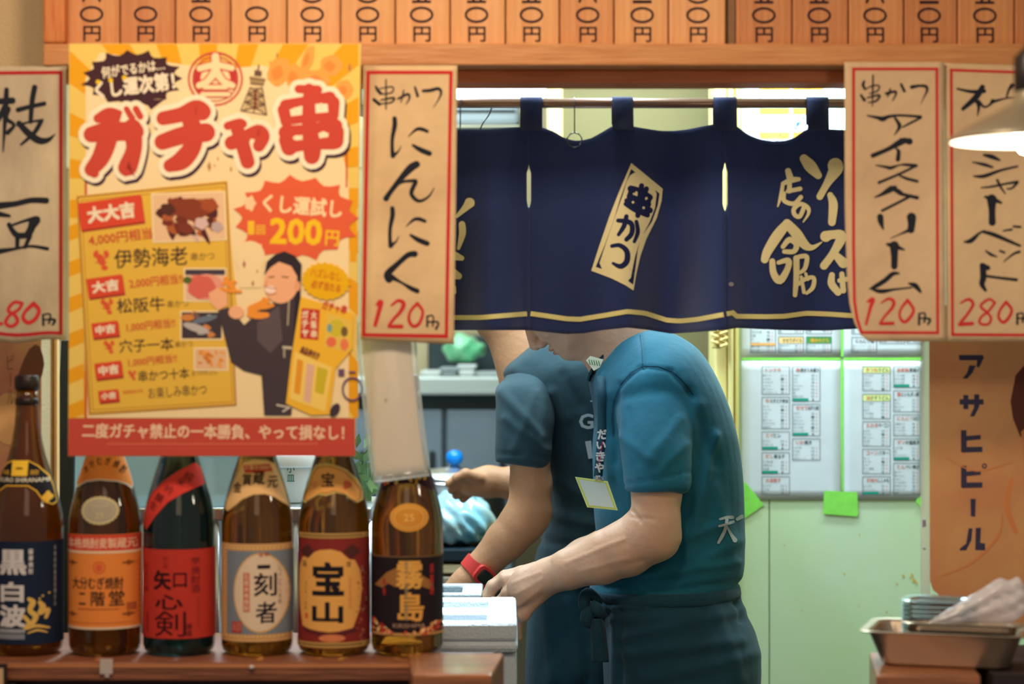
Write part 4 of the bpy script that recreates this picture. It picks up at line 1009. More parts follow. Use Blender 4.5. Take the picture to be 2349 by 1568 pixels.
# 1 navy label
cx = 62
b, mp = bottle(cx, M_amber, 'amber bottle with navy label and white kanji, farthest left, its black cap showing', (36, 24, 26))
GD = (226, 178, 60); DKL = (26, 24, 34)
paper(b, mp, R4(-80, 1241, 210, 1476), (24, 38, 62))
nl = [(-14, 1152), (-6, 1110), (10, 1078), (24, 1064), (38, 1058), (76, 1058), (96, 1070), (116, 1092), (128, 1120), (136, 1152), (128, 1158), (112, 1150), (96, 1126), (78, 1114), (28, 1114), (10, 1126), (-2, 1148)]
paper(b, mp, nl, DKL, 'neck_label')
P = Print(); P.line(nl, 2.6, GD, closed=True); P.rect(38, 1058, 75, 1092, (236, 194, 60)); P.ell(56, 1075, 9, 3, (140, 100, 30)); 
P.text('KURO SHIRANAMI', 8, 1096, 118, 1106, (226, 222, 200), .02); P.text('本格', 14, 1078, 32, 1090, GD); P.text('焼酎', 80, 1078, 98, 1090, GD)
P.ell(118, 1140, 9, 12, GD, 14, 0, .2, 4); P.ell(0, 1142, 8, 12, GD, 14, 0, .2, 4)
LW = (214, 210, 214)
P.text('黒', 15, 1258, 80, 1318, LW, .055); P.text('白', 18, 1332, 74, 1380, LW, .06); P.text('波', 15, 1384, 78, 1438, LW, .055)
P.vtext('薩摩焼酎', 88, 1256, 1316, 10, LW, .03); P.vtext('さつま白波', 5, 1290, 1374, 8, (206, 90, 60), .03); P.vtext('本格焼酎厳選黒麹仕込', 134, 1250, 1392, 4, (150, 150, 160), .02)
P.rect(11, 1441, 76, 1449, (120, 126, 140)); P.rect(12, 1452, 75, 1464, (130, 136, 150)); P.text('KUROSHIRANAMI', 12, 1440, 75, 1450, (190, 190, 200), .02)
for p in ([(84, 1372, 8), (92, 1380, 13), (86, 1398, 11), (98, 1412, 12), (90, 1430, 10)], [(106, 1380, 8), (112, 1392, 13), (106, 1406, 9), (122, 1398, 9), (118, 1416, 7)], [(74, 1412, 9), (84, 1426, 9), (76, 1438, 8)], [(80, 1440, 5), (100, 1434, 7), (124, 1440, 4)], [(82, 1450, 3), (102, 1444, 5), (120, 1450, 3)]): P.stroke(p, (222, 184, 100))
for x, y in ((124, 1360), (112, 1366), (106, 1372)): P.ell(x, y, 2.4, 2.4, (222, 184, 100), 8)
prt(b, mp, P)

# 2 orange label
cx = 241; OL = (236, 140, 66)
b, mp = bottle(cx, M_dkamb, 'amber bottle with orange label and red band, second from the left', (200, 150, 60))
paper(b, mp, R4(90, 1225, 392, 1442), OL)
nl = [(178, 1108), (182, 1086), (192, 1062), (208, 1040), (225, 1024), (262, 1024), (284, 1040), (300, 1066), (310, 1090), (313, 1112), (306, 1122), (296, 1112), (278, 1104), (240, 1100), (210, 1104), (194, 1112), (184, 1118)]
paper(b, mp, nl, OL, 'neck_label')
P = Print(); P.line(nl, 3, (226, 214, 196), closed=True)
for i, ch in enumerate('大分むぎ焼酎'):
    a = math.radians(-52 + i * 21); x = 246 + 52 * math.sin(a); y = 1108 - 50 * math.cos(a); P.text(ch, x - 6, y - 9, x + 6, y + 8, (70, 40, 30), .01, math.degrees(a) * .6)
P.rect(90, 1226, 392, 1262, (214, 66, 50)); P.rect(90, 1262, 392, 1268, (236, 206, 170)); P.rect(90, 1437, 392, 1442, (226, 206, 180))
P.text('本格焼酎麦製蔵元', 164, 1232, 320, 1257, (240, 190, 160), .03)
P.ring(243, 1300, 13, 13, 2, (216, 76, 50)); P.ell(243, 1300, 8, 8, (222, 96, 60)); 
P.text('大分むぎ焼酎', 178, 1322, 294, 1350, (50, 36, 34), .015); P.text('二', 195, 1358, 212, 1386, (50, 36, 34), .03); P.text('階', 224, 1354, 256, 1388, (50, 36, 34), .02); P.text('堂', 264, 1352, 296, 1388, (50, 36, 34), .02)
for x in (170, 296):
    for y in (1290, 1408): P.ell(x + 8, y, 13, 3, (150, 84, 40), 14, 0, .3, 5); P.ell(x + 8, y, 4, 6, (140, 76, 36), 10)
P.rect(194, 1394, 286, 1397, (190, 100, 50)); P.rect(300, 1382, 318, 1400, (180, 96, 50)); P.rect(170, 1426, 312, 1428, (200, 110, 60))
for y in range(1284, 1420, 12): P.rect(152, y, 158, y + 4, (200, 110, 60)); P.rect(322, y, 328, y + 4, (200, 110, 60))
prt(b, mp, P)
P = Print(); P.ell(243, 1170, 42, 32, (196, 184, 140), 48, 0, .02, 24); P.ell(243, 1170, 36, 26, (166, 156, 140)); P.ring(243, 1170, 30, 20, 1.5, (190, 180, 150)); P.text('25', 234, 1175, 253, 1187, (200, 190, 140), .02); P.rect(224, 1158, 262, 1161, (186, 176, 150))
prt(b, mp, P, 'oval_label')

# 3 red label on black-green glass
cx = 411; RL = (192, 56, 46); RT = (66, 22, 26)
b, mp = bottle(cx, M_black, 'dark green bottle with red label and a slanting red shoulder band, third from the left', (30, 30, 34))
paper(b, mp, R4(262, 1259, 562, 1463), RL)
band = [z3(*p) for p in ((1262, 152), (1300, 190), (1322, 290), (1200, 345), (1110, 400), (1030, 490), (962, 585), (940, 555), (944, 480), (960, 420), (1000, 340), (1070, 270), (1160, 205))]
paper(b, mp, band, (204, 60, 52), 'shoulder_band')
P = Print()
for ch, x, y, s_, a in (('純', 440, 1094, 20, 62), ('米', 424, 1106, 18, 56), ('吟', 398, 1124, 20, 52), ('醸', 376, 1142, 20, 48), ('生', 362, 1160, 18, 40)): P.text(ch, x - s_ / 2, y - s_ / 2, x + s_ / 2, y + s_ / 2, RT, .0, 28)
P.text('矢', 364, 1306, 406, 1352, (52, 18, 24), .04); P.text('口', 410, 1312, 440, 1346, (52, 18, 24), .02); P.text('心', 368, 1362, 432, 1396, (52, 18, 24), .03); P.text('剣', 366, 1400, 438, 1458, (52, 18, 24), .0)
P.vtext('芋焼酎酒', 458, 1276, 1360, 18, (120, 38, 38), .01); P.vtext('知心剣', 393, 1274, 1302, 12, (150, 44, 42)); P.vtext('純米吟醸', 344, 1290, 1360, 12, (150, 44, 42)); P.vtext('酒造', 444, 1428, 1458, 14, (100, 34, 36), .01); P.rect(346, 1404, 350, 1450, (130, 40, 40)); P.rect(463, 1370, 465, 1440, (150, 48, 42))
prt(b, mp, P)

# 4 pale oval label
cx = 590; CL = (226, 184, 130)
b, mp = bottle(cx, M_amber, 'amber bottle with grey-blue label and a white oval, third from the right', (60, 40, 30))
paper(b, mp, R4(514, 1246, 674, 1470), (216, 170, 116))
nl = [z3(*p) for p in ((1575, 150), (1640, 130), (1720, 135), (1770, 160), (1800, 230), (1840, 340), (1868, 440), (1830, 410), (1780, 370), (1720, 348), (1650, 350), (1580, 380), (1520, 430), (1480, 460), (1460, 445), (1470, 390), (1510, 280))]
paper(b, mp, nl, CL, 'neck_label')
P = Print(); P.line(nl, 1.8, (196, 166, 110), closed=True); P.poly([z3(*p) for p in ((1574, 168), (1740, 160), (1760, 205), (1590, 216))], (190, 66, 50)); P.text('全量芋焼酎', 566, 1068, 624, 1078, (230, 180, 140), .02)
for ch, x, y, s_ in (('金', 552, 1118, 20), ('賞', 574, 1100, 22), ('蔵', 600, 1096, 26), ('元', 630, 1106, 22)): P.text(ch, x - s_ / 2, y - s_ * .6, x + s_ / 2, y + s_ * .6, (60, 40, 28), .02)
P.rect(519, 1251, 670, 1463, (206, 158, 100)); P.rect(529, 1262, 690, 1453, (122, 134, 148)); P.layer += 1
P.ell(607, 1358, 62, 92, (214, 172, 110), 36); P.ell(607, 1358, 59, 88, (228, 206, 182), 36)
P.rect(600, 1294, 628, 1303, (40, 32, 40)); P.text('刻', 592, 1312, 642, 1366, (40, 32, 40), .02); P.text('者', 596, 1378, 642, 1428, (40, 32, 40), .02)
P.rect(568, 1312, 583, 1402, (206, 110, 84)); P.vtext('石蔵本格焼酎', 575.5, 1314, 1400, 11, (232, 206, 180), .02); P.rect(541, 1424, 565, 1450, (176, 60, 54)); P.text('印', 544, 1427, 562, 1447, (214, 150, 130)); P.text('全芋', 602, 1266, 626, 1276, (190, 60, 50), .02); P.vtext('いっこもん本格', 648, 1290, 1386, 8, (130, 110, 100)); 
for y in range(1256, 1460, 9): P.rect(521, y, 525, y + 4, (232, 200, 140))
for x in range(526, 668, 9): P.rect(x, 1254, x + 4, 1258, (232, 200, 140)); P.rect(x, 1456, x + 4, 1460, (232, 200, 140))
prt(b, mp, P)

# 5 dark red label
cx = 766
b, mp = bottle(cx, M_amber, 'amber bottle, dark red label with tan arch and black kanji, second from the right', (60, 40, 30))
paper(b, mp, R4(618, 1222, 916, 1486), (134, 46, 44))
nl = [z3(*p) for p in ((2040, 170), (2100, 160), (2150, 165), (2230, 200), (2290, 260), (2330, 330), (2328, 390), (2300, 402), (2260, 380), (2230, 350), (2170, 335), (2110, 355), (2060, 350), (2010, 380), (1970, 405), (1950, 390), (1960, 340), (1990, 290), (2005, 220))]
paper(b, mp, nl, (222, 160, 88), 'neck_label')
P = Print(); P.line(nl, 3.2, (196, 178, 110), closed=True); P.line(shrink(nl, 5), 1.2, (110, 60, 40), closed=True); P.text('宝', 742, 1084, 772, 1116, (50, 34, 36), .02); P.ell(800, 1112, 9, 10, (196, 96, 60), 10, 0, .2, 3); P.ell(726, 1112, 7, 8, (216, 140, 80), 10)
P.rect(618, 1222, 916, 1233, (196, 160, 92)); P.rect(618, 1226, 916, 1229, (90, 56, 40)); P.rect(618, 1472, 916, 1484, (196, 160, 92)); P.rect(618, 1476, 916, 1479, (70, 44, 36))
arch = [(700, 1438), (694, 1400), (690, 1350), (692, 1300), (700, 1278), (718, 1276), (726, 1266), (742, 1260), (766, 1258), (788, 1264), (798, 1274), (806, 1282), (818, 1284), (830, 1310), (833, 1350), (828, 1400), (814, 1440), (790, 1446), (760, 1448), (724, 1444)]
P.poly(arch, (232, 172, 92)); P.text('宝', 722, 1286, 796, 1366, (28, 26, 36), .05); P.text('山', 722, 1378, 794, 1428, (28, 26, 36), .06)
P.ell(712, 1264, 14, 14, (84, 44, 44), 12, 0, .2, 4); P.ell(812, 1264, 16, 14, (84, 44, 44), 12, 0, .2, 4); P.vtext('さつま', 708, 1330, 1400, 5, (150, 100, 60)); P.vtext('西酒造謹製', 808, 1322, 1396, 7, (216, 140, 80)); P.text('薩', 700, 1286, 710, 1300, (60, 40, 40)); P.text('摩', 800, 1286, 810, 1300, (60, 40, 40)); P.rect(706, 1406, 713, 1418, (206, 96, 60))
P.poly([(700, 1436), (716, 1442), (766, 1450), (812, 1440), (824, 1434), (822, 1448), (766, 1462), (704, 1448)], (96, 40, 44)); P.ell(768, 1462, 30, 9, (214, 130, 84), 20)
r = random.Random(3)
for i in range(60): P.ell(r.uniform(822, 842), r.uniform(1300, 1468), 1.6, 1.6, ((200, 110, 90), (90, 34, 44), (196, 150, 120))[i % 3], 7)
prt(b, mp, P)

# 6 black label with gold
cx = 934; zz = lambda x, y: (660 + x / 2.76, 1000 + y / 2.76)
b, mp = bottle(cx, M_amber, 'amber bottle with black label and gold lettering, farthest right, neck behind the clear sleeve', (30, 24, 26))
paper(b, mp, R4(786, 1274, 1084, 1458), (34, 26, 34))
nl = [zz(*p) for p in ((600, 330), (625, 270), (660, 225), (690, 200), (880, 190), (905, 240), (925, 310), (925, 350), (890, 330), (850, 310), (780, 300), (700, 305), (640, 325), (610, 350))]
nl = [(x, max(y, 1062)) for x, y in nl]
paper(b, mp, nl, (48, 26, 34), 'neck_label')
P = Print(); r = random.Random(9)
for i in range(26): x = r.uniform(884, 988); P.ell(x, 1095 + abs(x - 936) * .22 + r.uniform(-6, 8), r.uniform(2.4, 4.6), r.uniform(2.4, 4.6), ((214, 160, 60), (190, 70, 50), (226, 190, 110))[i % 3], 9)
P.rect(786, 1274, 1084, 1277, (120, 90, 60)); P.rect(786, 1450, 1084, 1456, (196, 150, 90))
P.poly([zz(*p) for p in ((560, 945), (640, 860), (700, 830), (760, 840), (800, 850), (860, 880), (920, 920), (930, 980), (880, 960), (820, 930), (760, 940), (690, 950), (650, 930), (610, 960))], (156, 108, 62))
P.text('霧', 912, 1284, 974, 1350, (226, 170, 84), .03, 0); P.text('島', 916, 1356, 976, 1424, (222, 164, 78), .03, 0)
P.vtext('黒霧島', 992, 1292, 1366, 9, (180, 50, 50), .03); P.vtext('本格', 886, 1322, 1366, 8, (170, 50, 50), .03); P.vtext('芋焼酎', 936, 1282, 1424, 9, (150, 130, 100), .02)
for x0_, sx in ((856, 1), (1012, -1)):
    for i in range(30):
        x = x0_ + sx * r.uniform(-4, 46); y = 1448 - max(0, 26 - abs(x - x0_) * .55) * r.uniform(0, 1.2)
        P.ell(x, y, r.uniform(3, 5.5), r.uniform(3, 5.5), ((200, 70, 54), (226, 160, 100), (240, 196, 140), (160, 50, 44))[i % 4], 9, 0, .2, 5)
for i in range(20): P.ell(r.uniform(880, 990), r.uniform(1446, 1454), 3, 2.6, ((200, 80, 60), (226, 170, 110))[i % 2], 8)
P.text('KIRISHIMA', 906, 1428, 978, 1438, (170, 140, 120), .02)
prt(b, mp, P)
P = Print(); P.ell(942, 1186, 43, 32, (222, 160, 70), 32); P.ell(942, 1186, 38, 27, (206, 140, 56), 32); P.ring(942, 1186, 33, 23, 1.5, (240, 196, 110)); P.text('25', 930, 1178, 954, 1194, (236, 190, 100), .02)
prt(b, mp, P, 'oval_label')

# clear sleeve with a tan card, hanging over the neck of the last bottle
dS = 3.125
zc = lambda x, y: (780 + x / 3.734, 740 + y / 3.734)
sl = empty('card_sleeve', W(905, 1098, dS), 'blank tan card in a clear plastic sleeve hanging below the garlic tag', 'card')
card = [zc(165, 130), (948, 770), zc(640, 400), zc(690, 800), zc(745, 1235), zc(520, 1275), zc(275, 1325), zc(215, 900), zc(180, 500)]
leftc = interp([(770, 822), (900, 834), (980, 842), (1095, 858)]); rightc = interp([(770, 948), (850, 954), (950, 964), (1050, 976), (1095, 982)])
mS = lambda x, y, off: W(x, y + (y - 770) / 325 * (920 - x) * .13 * 1.0, 3.168 - .018 * max(0, (y - 790) / 308) - .006 * math.sin((x - leftc(y)) / max(rightc(y) - leftc(y), 1) * math.pi) - off)
solid(grid_sheet(lambda y: leftc(y) + 6, lambda y: rightc(y) - 6, 760, 1086, mS, 12, 16).build('card', mat('card_blank', (222, 190, 150), .6, rgb2=(226, 196, 160), vscale=4), sl, smooth=True), .0004)
M_film = mat('clear_film', (225, 235, 238), .12, trans=.0, alpha=.28, spec=.8, coat=.5)
solid(grid_sheet(lambda y: leftc(y) - 2, lambda y: rightc(y) + 4, 740, 1098, lambda x, y, o: mS(x, y, o + .0022), 12, 16).build('clear_sleeve', M_film, sl, smooth=True), .0003)
P = Print(); P.ell(885, 916, 3.5, 6, (170, 110, 70), 10); P.build('stain', lambda x, y, o: mS(x, y, o + .0008), sl)
e = MB(); 
for f_ in (lambda y: leftc(y) - 2, lambda y: rightc(y) + 4): e.tube([mS(f_(y), y, .0025) for y in range(742, 1099, 18)], .0012, 6)
e.tube([mS(x, 1098, .0025) for x in range(856, 988, 10)], .0012, 6)
e.build('sleeve_edge', mat('film_edge', (196, 214, 222), .2, alpha=.8), sl, smooth=True)
# ================================================================== the two cooks
M_skin = mat('skin', (196, 158, 134), .5, bump=.12, bscale=90, var=.12, vscale=18, sss=.08)
M_skin2 = mat('skin_tan', (196, 144, 108), .5, bump=.12, bscale=90, var=.12, vscale=18, sss=.08)
M_teal = mat('teal_cotton', (0, 90, 114), .9, bump=.35, bscale=16, sheen=.06, rgb2=(0, 74, 98), vscale=6)
M_gteal = mat('grey_teal_cotton', (30, 60, 70), .9, bump=.35, bscale=15, sheen=.06, rgb2=(18, 50, 62), vscale=6)
M_apron = mat('apron_cotton', (4, 58, 78), .9, bump=.35, bscale=14, sheen=.05, rgb2=(2, 46, 64), vscale=6)
M_apron2 = mat('apron_cotton_dark', (6, 60, 78), .9, bump=.35, bscale=14, sheen=.05, rgb2=(4, 50, 66), vscale=6)
M_trouser = mat('black_trousers', (26, 28, 34), .85)
M_hair = mat('black_hair', (22, 18, 18), .55, bump=.6, bscale=200, stretch=(1, 1, .2))
def pw(px, py, d): return tuple(W(px, py, d))
def pr(px, d): return px * d / F
def C(x0_, y0_, d0, r0, x1_, y1_, d1, r1, k=.012): return ('c', pw(x0_, y0_, d0), pw(x1_, y1_, d1), pr(r0, d0), pr(r1, d1), k)
def folds(me, terms):
    def fn(a):
        px, py = to_px(a); o = np.zeros(len(a))
        for (x0_, y0_, x1_, y1_, wd, amp) in terms:            # a ridge along a segment
            vx, vy = x1_ - x0_, y1_ - y0_; L = vx * vx + vy * vy
            t = np.clip(((px - x0_) * vx + (py - y0_) * vy) / L, 0, 1)
            dd = np.hypot(px - x0_ - t * vx, py - y0_ - t * vy)
            o += amp * np.exp(-(dd / wd) ** 2)
        return o
    return displace(me, fn)

def head(prims, chin, d, U, Fw, side=1, scale=1.0):
    """skull, jaw and features in a frame of up U, forward Fw, side S"""
    U = Vector(U).normalized(); Fw = Vector(Fw).normalized(); S = U.cross(Fw).normalized(); Cn = Vector(pw(chin[0], chin[1], d))
    def L(a, b, s=0): return tuple(Cn + Fw * a * scale + U * b * scale + S * s * scale)
    Rm = [list(Fw), list(S), list(U)]
    def E(a, b, s, ra, rs, rb, k=.012): prims.append(('e', L(a, b, s), (ra * scale, rs * scale, rb * scale), Rm, k))
    E(-.092, .135, 0, .096, .076, .084); E(-.052, .068, 0, .054, .060, .072, .02); E(-.062, .155, 0, .066, .066, .050, .02)
    E(-.016, .013, 0, .017, .022, .015, .02); E(-.055, .028, .028, .045, .02, .022, .02); E(-.055, .028, -.028, .045, .02, .022, .02)
    prims.append(('c', L(-.002, .100), L(.017, .059), .007 * scale, .0105 * scale, .012)); E(.008, .053, .012, .010, .008, .008, .008); E(.008, .053, -.012, .010, .008, .008, .008)
    E(-.004, .0365, 0, .011, .024, .0055, .006); E(-.006, .0255, 0, .010, .021, .0060, .006)
    E(.010, .031, 0, .010, .022, .0016, -.003)
    for q in (1, -1):
        E(.014, .0485, q * .007, .004, .0032, .003, -.003)
        E(-.010, .104, q * .030, .012, .016, .009, -.012); E(-.016, .103, q * .030, .0115, .0125, .0115, .004); E(-.004, .122, q * .028, .010, .022, .006, .012)
        E(-.100, .092, q * .074, .017, .006, .030, .008); E(-.098, .092, q * .080, .009, .004, .018, -.004); E(-.022, .066, q * .036, .024, .020, .020, .02)
    return L, E
def prt_on(o, P, name, d0, maxlen=8): return P.build(name, projector(o, d0), o.parent if o.parent else o, maxlen=maxlen, base=.0006)

def soft_tube(pts, r, col_m, name, parent, n=10): 
    m = MB(); m.tube(pts, r, n); return m.build(name, col_m, parent, smooth=True)

# ------------------------------------------------ first cook: teal shirt, bent over the foam box
man = empty('person', (W(1530, 0, 3.95).x, 3.95, 0), 'person in a teal t-shirt and dark apron, leaning over the white foam box', 'person')
A = []
L1, E1_ = head(A, (1303, 833), 3.95, (-.69, .08, .72), (-.72, .05, -.69), 1, 1.12)
A.append(C(1356, 778, 3.95, 52, 1450, 835, 3.95, 64, .02)); A.append(('c', L1(-.13, .09), pw(1450, 830, 3.95), .058, .066, .03))
A.append(C(1430, 850, 3.95, 62, 1520, 940, 3.95, 92, .03)); A.append(C(1515, 950, 3.95, 100, 1535, 1290, 3.95, 112, .03)); A.append(C(1535, 1290, 3.95, 112, 1545, 1450, 3.95, 112, .03))
A.append(C(1510, 880, 3.83, 60, 1506, 1000, 3.775, 58)); A.append(C(1506, 1000, 3.775, 58, 1506, 1130, 3.76, 56)); A.append(C(1506, 1130, 3.76, 56, 1504, 1200, 3.755, 54, .01))
A.append(C(1506, 1195, 3.755, 54, 1500, 1236, 3.755, 46, .01)); A.append(C(1532, 1236, 3.755, 27, 1530, 1246, 3.755, 22, .02)); A.append(C(1497, 1232, 3.755, 52, 1440, 1262, 3.775, 58, .02)); A.append(C(1440, 1262, 3.775, 57, 1380, 1284, 3.795, 54, .01))
A.append(C(1380, 1284, 3.795, 54, 1304, 1307, 3.82, 43, .01)); A.append(C(1304, 1307, 3.82, 43, 1258, 1322, 3.84, 37, .01))
A.append(C(1380, 1262, 3.795, 24, 1300, 1290, 3.81, 16, .03)); A.append(C(1450, 1215, 3.765, 30, 1390, 1246, 3.775, 24, .03))
# hand: back of the hand, four metacarpals, thumb on the far upper side, fingers curling down
A.append(('e', pw(1216, 1340, 3.85), (.040, .019, .034), Matrix.Rotation(math.radians(-24), 3, 'Y').inverted(), .012))
A.append(C(1262, 1318, 3.84, 34, 1215, 1345, 3.85, 34, .02))
for (x, y, d, x2, y2, d2) in ((1250, 1306, 3.855, 1160, 1330, 3.880), (1252, 1322, 3.845, 1166, 1360, 3.868), (1254, 1340, 3.84, 1180, 1388, 3.856), (1252, 1354, 3.84, 1200, 1410, 3.85)):
    A.append(C(x, y, d, 14, x2, y2, d2, 13.5, .007))
FG = [[(1160, 1330, 3.880, 13.5), (1132, 1346, 3.888, 12.5), (1118, 1374, 3.888, 11.5), (1122, 1398, 3.885, 10.5)], [(1166, 1360, 3.868, 14), (1140, 1384, 3.878, 12.5), (1134, 1412, 3.880, 11.5), (1142, 1432, 3.878, 10.5)],
      [(1180, 1388, 3.856, 13.5), (1158, 1412, 3.866, 12.5), (1154, 1438, 3.868, 11), (1162, 1456, 3.866, 10)], [(1200, 1410, 3.850, 12.5), (1190, 1428, 3.858, 11), (1186, 1448, 3.860, 10), (1190, 1462, 3.86, 9)],
      [(1236, 1302, 3.868, 17), (1196, 1312, 3.885, 15), (1158, 1320, 3.898, 13), (1128, 1342, 3.902, 12), (1114, 1364, 3.900, 10.5)]]
for fg in FG:
    for a_, b_ in zip(fg, fg[1:]): A.append(C(a_[0], a_[1], a_[2], a_[3], b_[0], b_[1], b_[2], b_[3], .004))
for fg in FG[:4]: x, y, d, r_ = fg[0]; A.append(('e', pw(x, y, d - .003), (.0125, .011, .0125), None, .006))
for (x, y, d, x2, y2, d2) in ((1240, 1316, 3.826, 1172, 1338, 3.856), (1242, 1330, 3.824, 1178, 1364, 3.846), (1244, 1344, 3.824, 1190, 1386, 3.838)): A.append(C(x, y, d, 5, x2, y2, d2, 5, .010))
# far arm
A.append(C(1510, 930, 4.10, 60, 1470, 1180, 4.13, 50)); A.append(C(1470, 1180, 4.13, 48, 1440, 1230, 4.12, 46)); A.append(C(1440, 1230, 4.12, 46, 1340, 1276, 4.08, 40)); A.append(C(1340, 1276, 4.08, 40, 1250, 1318, 4.04, 32)); A.append(C(1250, 1318, 4.04, 30, 1180, 1368, 4.02, 34, .02))
for i, (x, y) in enumerate(((1140, 1386), (1148, 1406), (1162, 1424), (1180, 1436))): A.append(C(1180, 1372 + i * 12, 4.02 + .012 * i, 13, x, y, 4.0 + .012 * i, 11, .004)); A.append(C(x, y, 4.0 + .012 * i, 11, x + 2, y + 32, 4.0 + .012 * i, 10, .004))
A.append(C(1230, 1340, 4.02, 16, 1170, 1362, 3.99, 13, .006)); A.append(C(1170, 1362, 3.99, 13, 1146, 1392, 3.985, 11, .004))
me = sdf_mesh(A, .0034)
folds(me, [(1240, 1312, 1176, 1336, 4, .0016), (1244, 1328, 1184, 1362, 4, .0016), (1246, 1344, 1196, 1384, 4, .0014), (1452, 1172, 1470, 1196, 4, -.003), (1450, 1186, 1500, 1190, 4, -.0015), (1300, 1290, 1430, 1236, 5, .0016), (1330, 1310, 1440, 1280, 5, .0014), (1262, 1290, 1270, 1350, 4, -.0012), (1440, 1296, 1480, 1284, 7, -.0015), (1330, 834, 1352, 800, 4, -.0016), (1150, 1318, 1160, 1340, 4, .001)])
body = link('body', me, M_skin, man, smooth=True)
# features
lip = MB(); 
m = MB(); 
for a0, b0 in ((-.0005, .0355), (-.002, .0268)):
    pts = [L1(a0 + .0058 - abs(s) * .40, b0 - abs(s) * .10, s) for s in (-.021, -.014, -.007, 0, .007, .014, .021)]; m.tube(pts, [.001, .003, .0042, .0036, .0042, .003, .001], 10)
m.build('lips', mat('lips', (186, 120, 108), .45), man, smooth=True)
for q in (1, -1):
    m = MB(); m.lathe([(.011 * math.sin(t), -.011 * math.cos(t)) for t in [math.pi * (i + .5) / 12 for i in range(12)]], L1(-.0125, .104, q * .030), 16); m.build('eye', mat('eye_white', (230, 226, 220), .2), man, smooth=True)
Hh = []
def hair_prims(L, out, scale=1):
    pass
Uv = Vector((-.69, .08, .72)).normalized(); Fv = Vector((-.72, .05, -.69)).normalized(); Sv = Uv.cross(Fv).normalized(); Rm = [list(Fv), list(Sv), list(Uv)]
Hh.append(('e', L1(-.098, .150), (.113, .093, .093), Rm, .01)); Hh.append(('e', L1(-.145, .105), (.062, .078, .073), Rm, .02)); Hh.append(('e', L1(.02, .085), (.075, .10, .075), Rm, -.01)); Hh.append(('e', L1(-.09, .02), (.085, .12, .055), Rm, -.01))
link('hair', sdf_mesh(Hh, .004), M_hair, man, smooth=True)
# shirt
tor = loft([(1352, 866, 1444, 752, .066, 3.95), (1352, 882, 1480, 753, .095, 3.95), (1353, 896, 1530, 758, .135, 3.95), (1357, 912, 1600, 800, .175, 3.95), (1363, 960, 1650, 880, .185, 3.95), (1359, 1020, 1684, 975, .180, 3.95), (1360, 1090, 1701, 1075, .172, 3.95), (1362, 1170, 1706, 1170, .165, 3.95), (1368, 1240, 1707, 1250, .158, 3.95), (1362, 1305, 1704, 1312, .155, 3.95), (1352, 1350, 1692, 1340, .152, 3.95), (1356, 1392, 1690, 1372, .148, 3.95)], 36, 2.25)
slv = tubering([(1482, 868, 40, .050, 3.86), (1492, 900, 84, .070, 3.835), (1497, 950, 90, .074, 3.81), (1500, 1022, 80, .072, 3.775), (1504, 1080, 75, .066, 3.765), (1506, 1118, 73.5, .062, 3.76), (1506, 1120, 62, .052, 3.76), (1504, 1098, 60, .050, 3.76)], k=4, n=32)
slf = tubering([(1490, 880, 70, .06, 4.04), (1500, 960, 90, .075, 4.10), (1490, 1040, 84, .07, 4.12), (1484, 1110, 74, .062, 4.13)], k=4, n=28)
me = fuse([tor, slf, slv], .005, 5)
folds(me, [(1425, 1000, 1500, 1060, 10, .0025), (1560, 960, 1490, 1050, 12, .0025), (1570, 1020, 1510, 1085, 9, .0022), (1440, 940, 1466, 1060, 10, -.002), (1432, 1112, 1580, 1082, 2.5, -.0025), (1470, 840, 1540, 850, 5, -.0035), (1540, 855, 1592, 910, 5, -.0035), (1408, 920, 1404, 1000, 5, -.004), (1422, 885, 1470, 842, 5, -.0035), (1600, 930, 1560, 1180, 16, .006), (1640, 1000, 1575, 1280, 12, .007), (1580, 900, 1640, 1060, 14, -.005), (1400, 1290, 1660, 1200, 12, .005), (1390, 1330, 1690, 1290, 10, .005), (1380, 1345, 1560, 1330, 8, -.004), (1392, 900, 1400, 1090, 10, .004), (1418, 880, 1412, 1060, 8, -.004), (1378, 860, 1386, 930, 8, .004), (1470, 770, 1476, 850, 3.5, -.003), (1600, 1290, 1690, 1240, 14, .005), (1640, 1120, 1680, 1280, 16, .004), (1500, 1360, 1690, 1335, 9, -.005)])
shirt = link('t_shirt', me, M_teal, man, smooth=True)
# collar band
P = Print(); P.line(catmull([(1350, 874), (1358, 850), (1374, 828), (1396, 806), (1418, 782), (1440, 756)], 3), 9, (18, 52, 66)); P.build('collar', projector(shirt, 3.9), man, maxlen=6, base=.003)
# white woven label standing up at the collar
fl = lambda d: (lambda x, y, o: W(x, y, d - .06 * (x - 1343) / 40 * .3 - o))
lb = MB(); q = [(1344, 826), (1354, 816), (1384, 824), (1376, 842), (1362, 850)]
lb.add([W(x, y, 3.872) for x, y in q], [(0, 1, 2, 3, 4)]); o = solid(lb.build('collar_label', mat('label_white', (236, 240, 220), .7), man), .001)
P = Print(); 
for i in range(5): P.line([(1351 + i * 5.5, 824 + i * .8), (1354 + i * 5.5, 836 + i * .8)], 2, (90, 140, 90))
P.build('print', flat(3.8712), o)
